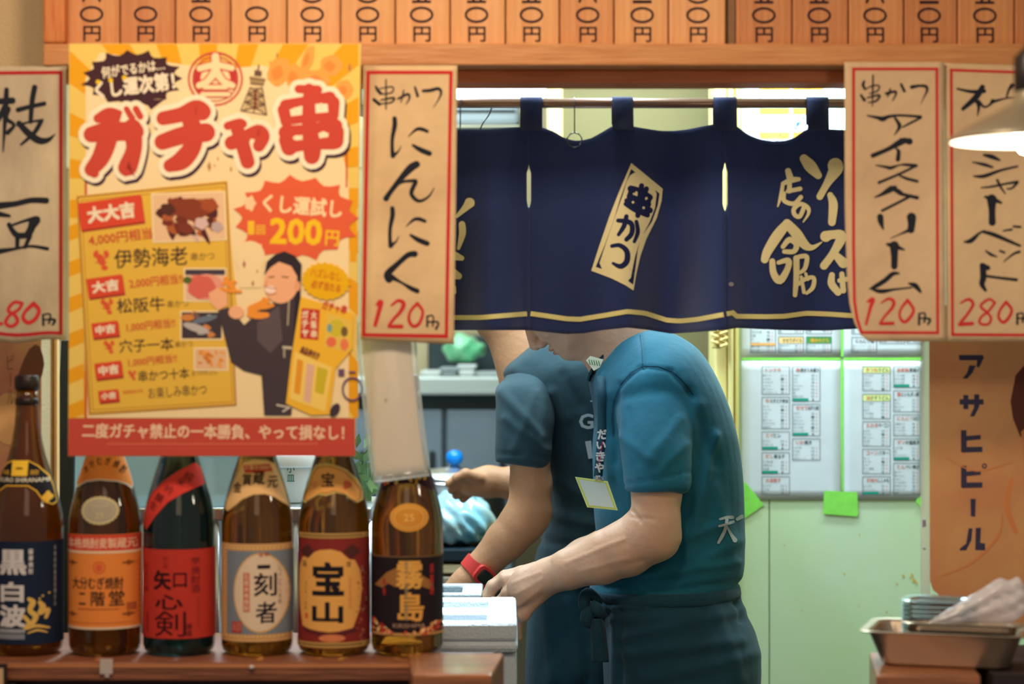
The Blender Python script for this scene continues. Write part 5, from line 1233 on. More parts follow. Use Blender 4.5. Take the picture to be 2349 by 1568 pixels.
# apron: waistband, skirt, knot and ties
skirt = loft([(1356, 1345, 1694, 1334, .158, 3.95), (1358, 1372, 1698, 1362, .162, 3.95), (1374, 1402, 1708, 1400, .170, 3.95), (1378, 1440, 1728, 1438, .178, 3.95), (1381, 1480, 1739, 1478, .182, 3.95), (1383, 1527, 1744, 1525, .184, 3.95), (1385, 1575, 1742, 1575, .184, 3.95), (1388, 1700, 1732, 1700, .182, 3.95), (1392, 1900, 1716, 1900, .178, 3.95), (1394, 2080, 1712, 2080, .178, 3.95)], 40, 2.2)
me = fuse([skirt], .006, 4)
folds(me, [(1400, 1380, 1690, 1350, 4, -.004), (1400, 1420, 1600, 1412, 10, .004), (1430, 1460, 1700, 1400, 14, .005), (1430, 1500, 1700, 1470, 14, .005), (1480, 1560, 1730, 1500, 16, .004), (1412, 1400, 1408, 1600, 8, .005), (1426, 1400, 1424, 1600, 6, -.004), (1690, 1380, 1702, 1420, 8, -.008), (1640, 1400, 1700, 1560, 14, .004), (1400, 1392, 1560, 1384, 6, .004)])
apron = link('apron', me, M_apron, man, smooth=True)
wb = loft([(1352, 1346, 1696, 1336, .164, 3.95), (1354, 1360, 1698, 1350, .166, 3.95), (1360, 1376, 1700, 1364, .165, 3.95)], 40, 2.2)
link('waistband', fuse([wb], .005, 2), M_apron, man, smooth=True)
def rope(name, pts, m_, parent, rr=.5):
    mb = MB(); mb.tube([W(x, y, d) for x, y, d, r_ in catmull(pts, 4)], [r_ * d / F for x, y, d, r_ in catmull(pts, 4)], 10); return mb.build(name, m_, parent, smooth=True)
kd = 3.85
for pts in ([(1376, 1382, kd, 11), (1352, 1360, kd - .01, 13), (1340, 1372, kd - .015, 14), (1346, 1396, kd - .01, 13), (1374, 1398, kd, 10)], [(1372, 1392, kd, 10), (1350, 1404, kd - .02, 15), (1346, 1424, kd - .02, 14), (1366, 1428, kd - .01, 12), (1384, 1404, kd, 11)], [(1360, 1384, kd - .02, 10), (1372, 1398, kd - .03, 14), (1380, 1412, kd - .02, 10)]): rope('tie_knot', pts, M_apron, man)
mb = MB(); V = []; strap = [(1370, 1418, 12), (1372, 1445, 17), (1374, 1475, 18), (1376, 1500, 19), (1378, 1518, 18)]
for (x, y, h_) in catmull(strap, 3): V += [W(x - h_, y, kd - .025), W(x, y, kd - .034), W(x + h_, y, kd - .022)]
mb.add(V, [(3 * j + i, 3 * j + i + 1, 3 * j + i + 4, 3 * j + i + 3) for j in range(len(V) // 3 - 1) for i in range(2)]); solid(mb.build('apron_tie', M_apron, man, smooth=True), .002)
mb = MB(); V = []
for (x, y, h_) in catmull([(1330, 1398, 8), (1440, 1392, 8), (1560, 1380, 8), (1690, 1352, 8)], 6):
    yy = 3.95 - .170 * max(0, 1 - ((x - 1528) / 176) ** 2) ** .42; V += [W(x, y - h_, yy), W(x, y + h_, yy)]
# legs and shoes
for (x, d) in ((1540, 3.86), (1560, 4.04)):
    m = tubering([(x + 10, 1560, 90, .075, d), (x + 6, 1900, 80, .07, d), (x, 2200, 66, .06, d), (x - 4, 2640, 60, .055, d)], k=3); link('trouser_leg', fuse([m], .008, 3), M_trouser, man, smooth=True)
    c0 = W(x - 30, 2600, d); zf = .045
    sp = [('e', (c0.x, d, .045), (.095, .045, .045), None, .02), ('e', (c0.x - .09, d, .035), (.06, .045, .033), None, .03), ('c', (c0.x + .04, d, .05), (c0.x + .03, d, .12), .045, .05, .02), ('e', (c0.x, d, -.05), (.3, .2, .052), None, -.002)]
    link('shoe', sdf_mesh(sp, .006), mat('shoe_black', (30, 30, 32), .4), man, smooth=True)
# prints on the shirt
P = Print(); WT = (150, 160, 168)
P.strokes([[(1652, 1190, 5), (1668, 1186, 7), (1680, 1186, 8)], [(1650, 1206, 5), (1666, 1202, 6), (1682, 1196, 7)], [(1668, 1186, 7), (1664, 1212, 7), (1656, 1230, 8), (1648, 1244, 6)], [(1668, 1208, 5), (1678, 1226, 7), (1686, 1238, 11)], [(1692, 1190, 8), (1702, 1184, 9)]], WT)
P.build('back_print', projector(shirt, 3.9), man, maxlen=7, base=.0008)
# seams
P = Print(); SM = (12, 54, 76)
P.line([(1407, 1000), (1404, 960), (1408, 920), (1422, 885), (1446, 855), (1476, 840), (1510, 841), (1545, 855), (1572, 880), (1590, 905)], 3, SM)
P.line([(1474, 838), (1472, 800), (1468, 768)], 2, SM)
P.build('seam', projector(shirt, 3.9), man, maxlen=8, base=.0012)
# lanyard strap with white lettering, clip and badge: things of their own
ln = empty('name_badge', W(1370, 1165, 3.74), 'blank white name badge with yellow-green edge on a printed lanyard, at the teal shirt', 'badge')
_pj = projector(shirt, 3.9); _yc = {}
def strap_depth(y):
    k = round(y / 6)
    if k not in _yc: _yc[k] = min(_pj(1388, k * 6 + q, .0015).y for q in (-6, 0, 6))
    return _yc[k]
mS1 = lambda x, y, off: W(x, y, strap_depth(y) - .0015 - off)
pts = interp([(850, 1379), (900, 1380), (985, 1381), (1040, 1377), (1092, 1372)])
solid(grid_sheet(lambda y: pts(y) - 10, lambda y: pts(y) + 10, 862, 1092, lambda x, y, o: mS1(x, y, o), 2, 16).build('lanyard_strap', mat('strap_black', (6, 62, 82), .7), ln, smooth=True), .001)
P = Print(); WW = (236, 240, 246)
for ch, y0_, y1_ in (('だ', 984, 1008), ('い', 1012, 1030), ('き', 1034, 1058), ('や', 1060, 1084)): P.text(ch, pts(y0_) - 11, y0_, pts(y0_) + 11, y1_, WW, .06)
P.line([(1382, 1012), (1378, 1036), (1373, 1062)], 3, (200, 40, 90)); P.build('strap_print', mS1, ln, base=.0009)
dz = min(_pj(1412, 1160, .002).y, _pj(1400, 1130, .002).y, strap_depth(1092)) - .012
m = MB(); m.box(W(1366, 1104, dz), W(1378, 1090, dz + .005), bev=.001); m.tube([W(1364, 1104, dz), W(1372, 1094, dz - .002), W(1384, 1102, dz)], .0018, 8); m.tube([W(1384, 1102, dz), W(1384, 1092, dz)], .0014, 6)
m.build('clip', M_steel, ln)
bd = [(1319, 1093), (1394, 1103), (1417, 1170), (1347, 1163)]
mB1 = lambda x, y, off: W(x, y, dz + .001 - .008 * (y - 1093) / 70 - off)
mb = MB(); mb.add([mB1(x, y, 0) for x, y in bd], [(0, 1, 2, 3)]); solid(mb.build('card_holder', mat('badge_edge', (180, 196, 120), .4, coat=.3), ln), .002)
P = Print(); P.poly([(1323, 1096), (1391, 1106), (1413, 1167), (1349, 1160)], (166, 180, 90)); P.poly([(1327, 1099), (1388, 1108), (1409, 1164), (1352, 1158)], (170, 184, 184)); P.build('card', mB1, ln, base=.0016)

# ------------------------------------------------ second cook: grey-teal shirt, behind
D2 = 4.36
man2 = empty('person', (W(1340, 0, D2).x, D2, 0), 'person in a grey t-shirt and red watch, standing behind the teal-shirted cook', 'person')
B = []
L2, E2 = head(B, (1104, 772), D2, (-.30, .10, .95), (-.93, -.22, -.30), 1)
B.append(('c', L2(-.09, .03), pw(1250, 850, D2), .058, .066, .03)); B.append(('c', L2(-.055, .01), pw(1210, 850, D2), .042, .062, .03))
B.append(C(1250, 890, D2, 66, 1360, 960, D2, 120, .04)); B.append(C(1350, 960, D2, 100, 1345, 1450, D2, 105, .05))
B.append(C(1212, 930, D2 - .12, 42, 1214, 1040, D2 - .16, 46)); B.append(C(1214, 1040, D2 - .16, 46, 1218, 1110, D2 - .16, 47, .01)); B.append(C(1218, 1110, D2 - .16, 47, 1214, 1168, D2 - .16, 48, .01)); B.append(C(1214, 1165, D2 - .16, 47, 1196, 1200, D2 - .16, 50, .012)); B.append(C(1238, 1180, D2 - .16, 22, 1232, 1194, D2 - .16, 22, .02))
B.append(C(1196, 1200, D2 - .16, 49, 1160, 1240, D2 - .16, 46, .01)); B.append(C(1160, 1240, D2 - .16, 46, 1104, 1300, D2 - .16, 36, .01)); B.append(C(1104, 1300, D2 - .16, 35, 1070, 1340, D2 - .16, 33, .01)); B.append(C(1070, 1340, D2 - .16, 34, 1036, 1376, D2 - .16, 38, .02))
for i, (x, y) in enumerate(((1000, 1392), (1006, 1404), (1016, 1416), (1030, 1424))): B.append(C(1040 + i * 5, 1372 + i * 4, D2 - .19 + .018 * i, 12, x, y, D2 - .19 + .018 * i, 11, .004)); B.append(C(x, y, D2 - .19 + .018 * i, 11, x - 8, y + 26, D2 - .19 + .018 * i, 9, .004))
B.append(C(1046, 1350, D2 - .12, 13, 1012, 1372, D2 - .10, 12, .006)); B.append(C(1012, 1372, D2 - .10, 12, 996, 1398, D2 - .10, 10, .004))
# his left arm reaching out beyond
B.append(C(1300, 930, D2 + .16, 55, 1290, 1060, D2 + .2, 50)); B.append(C(1290, 1060, D2 + .2, 50, 1180, 1108, D2 + .22, 38)); B.append(C(1180, 1108, D2 + .22, 36, 1120, 1104, D2 + .22, 30)); B.append(C(1120, 1104, D2 + .22, 34, 1082, 1108, D2 + .22, 30, .02))
for i, (x, y, x2, y2) in enumerate(((1050, 1096, 1030, 1108), (1054, 1110, 1036, 1124), (1062, 1122, 1046, 1136), (1074, 1130, 1062, 1144))): B.append(C(1084, 1098 + i * 8, D2 + .20 + .012 * i, 13, x, y, D2 + .2 + .012 * i, 12, .005)); B.append(C(x, y, D2 + .2 + .012 * i, 12, x2, y2, D2 + .2 + .012 * i, 10, .004))
B.append(C(1100, 1096, D2 + .19, 13, 1068, 1086, D2 + .18, 12, .006)); B.append(C(1068, 1086, D2 + .18, 12, 1046, 1096, D2 + .18, 10, .004))
body2 = link('body', sdf_mesh(B, .0038), M_skin2, man2, smooth=True)
Uv = Vector((-.30, .10, .95)).normalized(); Fv = Vector((-.93, -.22, -.30)).normalized(); Sv = Uv.cross(Fv).normalized(); Rm = [list(Fv), list(Sv), list(Uv)]
Hh = [('e', L2(-.098, .150), (.101, .083, .083), Rm, .01), ('e', L2(-.145, .105), (.055, .07, .065), Rm, .02), ('e', L2(.02, .085), (.075, .10, .075), Rm, -.01), ('e', L2(-.09, .02), (.085, .12, .055), Rm, -.01)]
link('hair', sdf_mesh(Hh, .005), M_hair, man2, smooth=True)
m = MB()
for a0, b0 in ((-.0005, .0355), (-.002, .0268)): m.tube([L2(a0 + .0058 - abs(s) * .40, b0 - abs(s) * .10, s) for s in (-.021, -.014, -.007, 0, .007, .014, .021)], [.001, .003, .0042, .0036, .0042, .003, .001], 10)
m.build('lips', _M['lips'], man2, smooth=True)
for q in (1, -1):
    m = MB(); m.lathe([(.011 * math.sin(t), -.011 * math.cos(t)) for t in [math.pi * (i + .5) / 12 for i in range(12)]], L2(-.0125, .104, q * .030), 16); m.build('eye', _M['eye_white'], man2, smooth=True)
tor = loft([(1158, 842, 1262, 755, .07, D2), (1150, 856, 1330, 745, .12, D2), (1160, 880, 1440, 790, .17, D2), (1180, 920, 1480, 850, .18, D2), (1215, 980, 1490, 960, .17, D2), (1240, 1060, 1490, 1060, .16, D2), (1258, 1150, 1485, 1150, .155, D2), (1240, 1230, 1480, 1230, .155, D2), (1222, 1300, 1478, 1300, .16, D2), (1214, 1360, 1478, 1360, .16, D2)], 36, 2.25)
slv = tubering([(1200, 850, 40, .05, D2 - .07), (1206, 880, 66, .068, D2 - .11), (1206, 940, 69, .072, D2 - .14), (1202, 1000, 66, .068, D2 - .155), (1199, 1056, 64, .064, D2 - .16), (1199, 1058, 53, .054, D2 - .16), (1200, 1036, 52, .052, D2 - .16)], n=28)
slf = tubering([(1290, 880, 60, .06, D2 + .10), (1296, 940, 66, .07, D2 + .17), (1290, 1030, 62, .066, D2 + .2)], n=24)
me = fuse([tor, slf], .006, 5); folds(me, [(1270, 900, 1300, 960, 12, .006), (1290, 860, 1330, 930, 12, -.005), (1280, 1100, 1360, 1150, 14, .005), (1270, 1180, 1360, 1200, 14, .005), (1180, 850, 1260, 900, 14, .004), (1240, 1240, 1360, 1260, 10, -.004)])
shirt2 = link('t_shirt', me, M_gteal, man2, smooth=True)
me = fuse([slv], .005, 3); folds(me, [(1150, 900, 1240, 1000, 12, .005), (1160, 960, 1250, 1030, 10, .004), (1140, 1040, 1262, 1046, 2.5, -.003), (1230, 900, 1180, 1030, 10, .003)])
link('sleeve', me, M_gteal, man2, smooth=True)
sk = loft([(1220, 1290, 1480, 1290, .165, D2), (1212, 1340, 1482, 1340, .172, D2), (1208, 1440, 1484, 1440, .18, D2), (1204, 1560, 1486, 1560, .182, D2), (1204, 1900, 1484, 1900, .18, D2)], 36, 2.2)
me = fuse([sk], .007, 4); folds(me, [(1230, 1330, 1360, 1345, 6, .005), (1250, 1360, 1270, 1560, 14, .005), (1300, 1380, 1330, 1560, 14, .005), (1340, 1360, 1350, 1560, 10, -.004)])
link('apron', me, M_apron2, man2, smooth=True)
for (x, d) in ((1330, D2 - .09), (1350, D2 + .09)):
    m = tubering([(x + 10, 1500, 80, .075, d), (x + 6, 1800, 72, .07, d), (x, 2100, 60, .06, d), (x - 4, 2440, 56, .055, d)], k=3); link('trouser_leg', fuse([m], .008, 3), M_trouser, man2, smooth=True)
    c0 = W(x - 30, 2400, d); sp = [('e', (c0.x, d, .045), (.095, .045, .045), None, .02), ('e', (c0.x - .09, d, .035), (.06, .045, .033), None, .03), ('c', (c0.x + .04, d, .05), (c0.x + .03, d, .12), .045, .05, .02), ('e', (c0.x, d, -.05), (.3, .2, .052), None, -.002)]
    link('shoe', sdf_mesh(sp, .006), _M['shoe_black'], man2, smooth=True)
P = Print(); WG = (170, 184, 194); P.text('G', 1328, 948, 1362, 984, WG, .04); P.poly([(1342, 1012), (1356, 1010), (1360, 1050), (1350, 1052)], WG); P.rect(1354, 918, 1364, 921, WG)
P.build('chest_print', projector(shirt2, 4.2), man2, maxlen=8, base=.001)
# red wristwatch
w0, w1 = Vector(pw(1088, 1320, D2 - .16)), Vector(pw(1110, 1293, D2 - .16)); ax = (w1 - w0).normalized(); rr = pr(39.5, D2 - .16)
wt = empty('wristwatch', w0, 'red rubber wristwatch with dark face on the wrist of the grey-shirted cook', 'watch')
side = ax.cross(Vector((0, 1, 0))).normalized()
def ringpt(t, z, r): return (w0 + w1) / 2 + ax * z + side * math.cos(t) * r + Vector((0, 1, 0)) * math.sin(t) * r
mb = MB(); V = []; n = 40
for i in range(n):
    t = 2 * math.pi * i / n; wd = .012 + .006 * math.exp(-((t - 4.4) / .5) ** 2)
    for z, r_ in ((-wd, rr), (-wd, rr + .003), (wd, rr + .003), (wd, rr)): V.append(ringpt(t, z, r_))
mb.add(V, [(4 * i + j, 4 * i + (j + 1) % 4, 4 * ((i + 1) % n) + (j + 1) % 4, 4 * ((i + 1) % n) + j) for i in range(n) for j in range(4)])
mb.build('strap', mat('red_rubber', (206, 56, 52), .5), wt, smooth=False)
t0 = 4.35; cdir = (side * math.cos(t0) + Vector((0, 1, 0)) * math.sin(t0)); cc_ = (w0 + w1) / 2 + cdir * (rr + .004); tdir = cdir.cross(ax).normalized()
def slab(c, hx, hy, hz, name, m_, par, p=4):
    mb = MB(); V = []; n = 24
    for s_ in (-1, 1):
        for i in range(n):
            a = 2 * math.pi * i / n; ca, sa = math.cos(a), math.sin(a)
            V.append(c + tdir * hx * math.copysign(abs(ca) ** (2 / p), ca) + ax * hy * math.copysign(abs(sa) ** (2 / p), sa) + cdir * hz * s_)
    mb.add(V, [(i, (i + 1) % n, n + (i + 1) % n, n + i) for i in range(n)] + [tuple(range(n)), tuple(range(n, 2 * n))]); return mb.build(name, m_, par)
cs = slab(cc_, .020, .018, .005, 'watch_case', _M['red_rubber'], wt); slab(cc_ + cdir * .0052, .0135, .0125, .001, 'watch_face', mat('watch_glass', (40, 50, 48), .15, coat=.6), wt)
# ================================================================== kitchen things
M_foam = mat('foam', (184, 200, 212), .7, bump=.25, bscale=260)
M_plastic_c = mat('clear_plastic', (176, 206, 212), .2, alpha=.55, coat=.4)
M_plastic_w = mat('white_plastic', (226, 232, 232), .4)
M_dfridge = mat('dark_cabinet', (66, 82, 90), .5)
def crate(name, x0, x1, d0, d1, z0, z1, th, m_, label, cat, rim=.012, group=None, taper=0):
    """open box with rim, walls of thickness th"""
    mb = MB(); X = [(x0 + taper, d0 + taper, z0), (x1 - taper, d0 + taper, z0), (x1 - taper, d1 - taper, z0), (x0 + taper, d1 - taper, z0)]
    T_ = [(x0, d0, z1 - rim), (x1, d0, z1 - rim), (x1, d1, z1 - rim), (x0, d1, z1 - rim)]
    T2_ = [(x0 - rim * .6, d0 - rim * .6, z1 - rim), (x1 + rim * .6, d0 - rim * .6, z1 - rim), (x1 + rim * .6, d1 + rim * .6, z1 - rim), (x0 - rim * .6, d1 + rim * .6, z1 - rim)]
    T3_ = [(a, b, z1) for a, b, _ in T2_]; I1 = [(x0 + th, d0 + th, z1), (x1 - th, d0 + th, z1), (x1 - th, d1 - th, z1), (x0 + th, d1 - th, z1)]
    I2 = [(x0 + th + taper, d0 + th + taper, z0 + th), (x1 - th - taper, d0 + th + taper, z0 + th), (x1 - th - taper, d1 - th - taper, z0 + th), (x0 + th + taper, d1 - th - taper, z0 + th)]
    V = X + T_ + T2_ + T3_ + I1 + I2; f = [(0, 3, 2, 1)]
    for a in range(0, 20, 4): f += [(a + i, a + (i + 1) % 4, a + 4 + (i + 1) % 4, a + 4 + i) for i in range(4)]
    f.append((20, 21, 22, 23)); mb.add(V, f)
    o = mb.build(name, m_); bevmod(o, min(.004, th * .4), 2); return tag(o, label, cat, group)
# work counter behind the shelf
ctz = W(0, 1420, 3.6).z - .24
wc = MB().box((-2.4, 3.45, 0), (.012, 3.84, ctz - .03), 0); 
wcn = empty('work_counter', (-1.1, 3.6, 0), 'low stainless work counter behind the bottle shelf carrying the foam box', 'counter')
wc.build('counter_body', M_steel2, wcn); MB().box((-2.4, 3.43, ctz - .03), (.02, 3.85, ctz), bev=.004).build('worktop', M_steel, wcn)
# foam box with lid on it
bz = W(0, 1434, 3.46).z; X1 = W(1188, 0, 3.46).x
fb = empty('foam_box', (X1 - .28, 3.62, ctz), 'white expanded foam box with ribbed lid, brightly lit, to the right of the bottles', 'foam box')
hb = bz - .045
bx = MB(); x0_ = X1 - .225
bx.box((x0_, 3.47, ctz + .0005), (X1 - .0015, 3.806, hb), bev=.006); 
bx.build('box_body', M_foam, fb, smooth=False)
for i in range(2):
    xx = X1 - .05 - i * .09; MB().box((xx - .012, 3.4665, ctz + .02), (xx + .002, 3.4705, hb - .03), bev=.0015).build('rib', M_foam, fb)
ld = MB(); ld.box((x0_ - .006, 3.46, hb + .0005), (X1, 3.81, bz - .024), bev=.008)
ld.build('lid', M_foam, fb)
for (y0_, y1_, xr) in ((3.461, 3.490, 0), (3.60, 3.66, -.004), (3.775, 3.809, 0)): MB().box((x0_, y0_, bz - .026), (X1 - .004 + xr, y1_, bz + .0045), bev=.005).build('lid_rib', M_foam, fb)
MB().box((X1 - .05, 3.4605, bz - .026), (X1 - .002, 3.807, bz + .0055), bev=.006).build('lid_rib', M_foam, fb)
# second foam box rim just behind, lower
crate('foam_box', X1 - .34, W(1096, 0, 3.93).x, 3.93, 4.10, .62, W(0, 1359, 3.95).z, .03, M_foam, 'second open white foam box directly behind the first one', 'foam box')
tb = empty('side_table', (-.2, 4.0, 0), 'low steel table under the second foam box', 'table')
MB().box((-.40, 3.92, .58), (-.06, 4.11, .6195), bev=.003).build('tabletop', M_steel, tb)
for x in (-.38, -.08):
    for y in (3.94, 4.09): MB().tube([(x, y, 0), (x, y, .58)], .014, 10).build('leg', M_steel2, tb)

# storage behind the bottles
shz = W(0, 1162, 3.62).z
crate('storage_bin', W(150, 0, 3.62).x, W(430, 0, 3.62).x, 3.62, 3.86, shz + .0005, W(0, 1010, 3.62).z, .003, M_plastic_c, 'clear plastic storage bin behind the orange-labelled bottle', 'bin', taper=.006)
crate('storage_bin', W(440, 0, 3.62).x, W(582, 0, 3.62).x, 3.62, 3.86, shz + .0005, W(0, 1030, 3.62).z, .003, M_plastic_c, 'clear plastic storage bin between the red-labelled bottle and the pale-oval bottle', 'bin', taper=.006)
rk = empty('storage_rack', (-.55, 3.7, ctz), 'stainless rack standing on the work counter behind the bottles', 'rack')
MB().box((W(-150, 0, 3.6).x, 3.60, shz - .022), (W(852, 0, 3.6).x, 3.87, shz), bev=.003).build('rack_shelf', M_steel, rk)
MB().box((W(-150, 0, 3.6).x, 3.66, ctz + .16), (W(852, 0, 3.6).x, 3.85, ctz + .172), bev=.003).build('rack_shelf', M_steel, rk)
for x in (-150, 330, 497, 680, 846):
    MB().tube([(W(x, 0, 3.61).x, 3.612, ctz + .0005), (W(x, 0, 3.61).x, 3.612, shz - .022)], .010, 12).build('rack_post', M_steel, rk, smooth=True)
    MB().tube([(W(x, 0, 3.61).x, 3.856, ctz + .0005), (W(x, 0, 3.61).x, 3.856, shz - .022)], .010, 12).build('rack_post', M_steel, rk, smooth=True)
# white tub with green handwriting
tubo = MB(); c = (W(670, 0, 3.75).x, 3.74, shz + .0005); hh = W(0, 1040, 3.75).z - shz
tubo.lathe([(.044, 0), (.047, .004), (.049, hh - .03), (.049, hh - .022)], c, 32); tb2 = tag(tubo.build('food_tub', M_plastic_w, smooth=True), 'round white food tub with green handwriting, between the two right-hand amber bottles', 'tub')
MB().lathe([(.053, hh - .0215), (.054, hh - .018), (.054, hh - .004), (.051, hh)], c, 32).build('lid', mat('tub_lid', (236, 240, 238), .4), tb2, smooth=True)
P = Print(); P.text('小', 658, 1062, 676, 1084, (40, 120, 80), .02); P.text('皿', 658, 1088, 676, 1104, (40, 120, 80), .02); P.build('handwriting', lambda x, y, o: W(x, y, 3.689 - o), tb2, base=.001)
# leafy greens between poster and sleeve
gr = empty('herb_bunch', W(832, 1110, 3.75), 'bunch of green herbs seen between the poster and the clear card sleeve', 'herbs'); r = random.Random(5)
gm = mat('herb_green', (86, 118, 70), .6)
mb = MB()
for i in range(34):
    p = W(r.uniform(815, 862), r.uniform(1010, 1130), r.uniform(3.72, 3.80)); a = r.uniform(0, 6.28); q = Vector((math.cos(a) * .012, r.uniform(-.01, .01), math.sin(a) * .014)); s_ = q.cross(Vector((0, 1, 0))).normalized() * .006
    mb.add([p - q, p + s_, p + q, p - s_], [(0, 1, 2, 3)])
o = tag(mb.build('foliage', gm, gr), kind='stuff')
for i in range(5): MB().tube([W(838 + i * 3, 1160, 3.76), W(828 + i * 6, 1060, 3.75 + i * .01)], .0015, 6).build('stem', gm, gr)

# left edge: faded beer poster, wooden post, leaning black board
lp = tag(MB().box((W(-160, 0, 3.28).x, 3.288, W(0, 1130, 3.28).z), (W(92, 0, 3.28).x, 3.2905, W(0, 700, 3.28).z)).build('poster', mat('faded_poster', (212, 160, 116), .5, rgb2=(190, 116, 96), vscale=9)), 'faded peach and brown poster on the plaster behind the leftmost bottle', 'poster')
P = Print(); P.ell(70, 850, 26, 60, (120, 76, 60), 16, 20, .1, 3); P.ell(20, 960, 40, 60, (226, 176, 122), 20); P.vtext('ビール', 24, 810, 930, 16, (150, 110, 80)); P.build('print', flat(3.2875), lp)
pc = MB(); pc.box((W(94, 0, 3.36).x, 3.405, ctz), (W(121, 0, 3.36).x, 3.43, W(0, 700, 3.36).z), bev=.003)
structure('trim_4', MB().box((W(92, 0, 3.4).x, 3.401, 0), (W(121, 0, 3.4).x, 3.429, 2.6), bev=.003), mat('peach_post', (226, 178, 126), .6, var=.15, stretch=(8, 8, .5)))
structure('trim_5', MB().box((W(123, 0, 3.4).x, 3.40, 0), (W(131, 0, 3.4).x, 3.42, 2.6), bev=.002), mat('peach_post2', (236, 190, 130), .6))
bb = MB(); q = [(140, 780, 3.50), (176, 780, 3.50), (160, 1500, 3.46), (106, 1500, 3.46)]
V = [W(*p) for p in q]; V2 = [v + Vector((0, .012, 0)) for v in V]; bb.add(V + V2, [(0, 1, 2, 3), (7, 6, 5, 4), (0, 4, 5, 1), (1, 5, 6, 2), (2, 6, 7, 3), (3, 7, 4, 0)])
bo = tag(bevmod(bb.build('black_board', mat('black_board', (28, 40, 50), .5)), .002), 'narrow black board leaning behind the leftmost bottle, left of the yellow poster', 'board')

# middle distance: prep area left of the cooks
kz = W(0, 1262, 4.75).z
pt = empty('prep_table', (-.35, 5.0, 0), 'long stainless prep table behind the bottles, left of the cooks', 'table')
MB().box((-1.6, 4.62, kz - .24), (-.06, 5.25, kz - .20), bev=.004).build('tabletop', M_steel, pt)
for x in (-1.55, -.1):
    for y in (4.66, 5.2): MB().box((x - .02, y - .02, 0), (x + .02, y + .02, kz - .24)).build('leg', M_steel2, pt)
top0 = kz - .20
slat = empty('slatted_board', (-.2, 4.75, top0), 'stack of pale wooden slatted boards on the prep table beside the red watch', 'board')
Mw = mat('pale_wood', (220, 200, 160), .6, var=.1, stretch=(1, 8, 8)); Mw2 = mat('pale_wood2', (150, 140, 122), .6)
for i in range(7):
    z = top0 + .0006 + i * .026; MB().box((W(985, 0, 4.7).x, 4.66 + i * .004, z), (W(1125, 0, 4.7).x, 4.95, z + .019), bev=.003).build('slat', Mw if i % 2 == 0 else Mw2, slat)
zt_ = top0 + 7 * .026
bt = tag(MB().box((W(975, 0, 4.7).x, 4.68, zt_ + .0005), (W(1130, 0, 4.7).x, 4.96, zt_ + .028), bev=.004).build('black_tray', mat('black_tray', (18, 40, 52), .4)), 'black tray lying on the slatted boards under the plastic-wrapped pack', 'tray')
zt_ += .0285
# plastic wrapped pack: crumpled surface
mb = MB(); r = random.Random(11); nx, ny = 16, 12; xa, xb = W(985, 0, 4.7).x, W(1135, 0, 4.7).x; zh = W(0, 1135, 4.7).z - zt_
pkp = [('e', ((xa + xb) / 2, 4.80, zt_ + zh * .45), ((xb - xa) / 2, .10, zh * .55), None, .02), ('e', ((xa + xb) / 2 - .03, 4.78, zt_ + zh * .5), ((xb - xa) / 2.3, .09, zh * .5), None, .02), ('e', ((xa + xb) / 2, 4.80, zt_ - .2), (.9, .8, .2065), None, -.003)]
me = sdf_mesh(pkp, .006)
displace(me, lambda a: .006 * np.sin(a[:, 0] * 90 + np.sin(a[:, 2] * 60) * 2) * np.cos(a[:, 2] * 70 + a[:, 1] * 40) + .003 * np.sin(a[:, 0] * 210 + a[:, 2] * 160))
pk = tag(link('wrapped_pack', me, mat('blue_wrap', (120, 196, 226), .18, rgb2=(196, 230, 240), vscale=16, coat=.6), None, smooth=False), 'pale blue plastic-wrapped pack on the black tray beside the gloved hand', 'pack')
# kettle with a blue lid knob
kx = W(1040, 0, 5.0).x; kb = top0 + .0005
kt = empty('cooking_pot', (kx, 5.10, kb), 'steel pot with a bright blue lid knob beyond the gloved hand', 'pot')
ph = W(0, 1085, 5.06).z - kb
MB().lathe([(.10, 0), (.115, .01), (.118, ph - .03), (.122, ph - .026), (.122, ph - .018)], (kx, 5.10, kb), 36).build('pot_body', M_steel, kt, smooth=True)
MB().lathe([(.120, ph - .0175), (.115, ph - .006), (.07, ph + .006), (.014, ph + .012), (.010, ph + .018)], (kx, 5.10, kb), 36).build('lid', M_steel, kt, smooth=True)
kk = W(1060, 1066, 4.98); kk = (kx, 5.10, W(0, 1066, 5.06).z)
MB().lathe([(.006, -.018), (.016, -.012), (.021, 0), (.017, .012), (.006, .018)], (kx, 5.10, kb + ph + .034), 20).build('knob', mat('blue_knob', (10, 130, 226), .25), kt, smooth=True)
MB().tube([(kx, 5.10, kb + ph + .01), (kx, 5.10, kb + ph + .03)], .006, 10).build('knob_stem', M_steel, kt)
# dark refrigerated cabinet and shelf with containers, farther back
fx0, fx1 = W(700, 0, 5.9).x, W(1180, 0, 5.9).x
cb = empty('refrigerator', ((fx0 + fx1) / 2, 6.0, 0), 'dark grey steel refrigerator far back, left of the cooks', 'refrigerator')
ft = W(0, 905, 5.9).z
MB().box((fx0, 5.90, .05), (fx1, 6.28, ft), bev=.006).build('cabinet_body', M_dfridge, cb)
n = 3
for i in range(n):
    a = fx0 + (fx1 - fx0) * i / n; b_ = fx0 + (fx1 - fx0) * (i + 1) / n
    d_ = MB().box((a + .006, 5.88, .12), (b_ - .006, 5.899, ft - .04), bev=.004).build('cabinet_door', mat('door_grey', (138, 152, 162), .45, metal=.2, var=.2, vscale=3), cb)
    MB().box((b_ - .04, 5.862, ft - .4), (b_ - .025, 5.88, ft - .15), bev=.003).build('door_handle', mat('handle_dark', (40, 46, 50), .4), d_)
MB().box((fx0, 5.92, 0), (fx1, 6.2, .05)).build('plinth', mat('handle_dark', (40, 46, 50), .4), cb)
sz = W(0, 905, 5.8).z
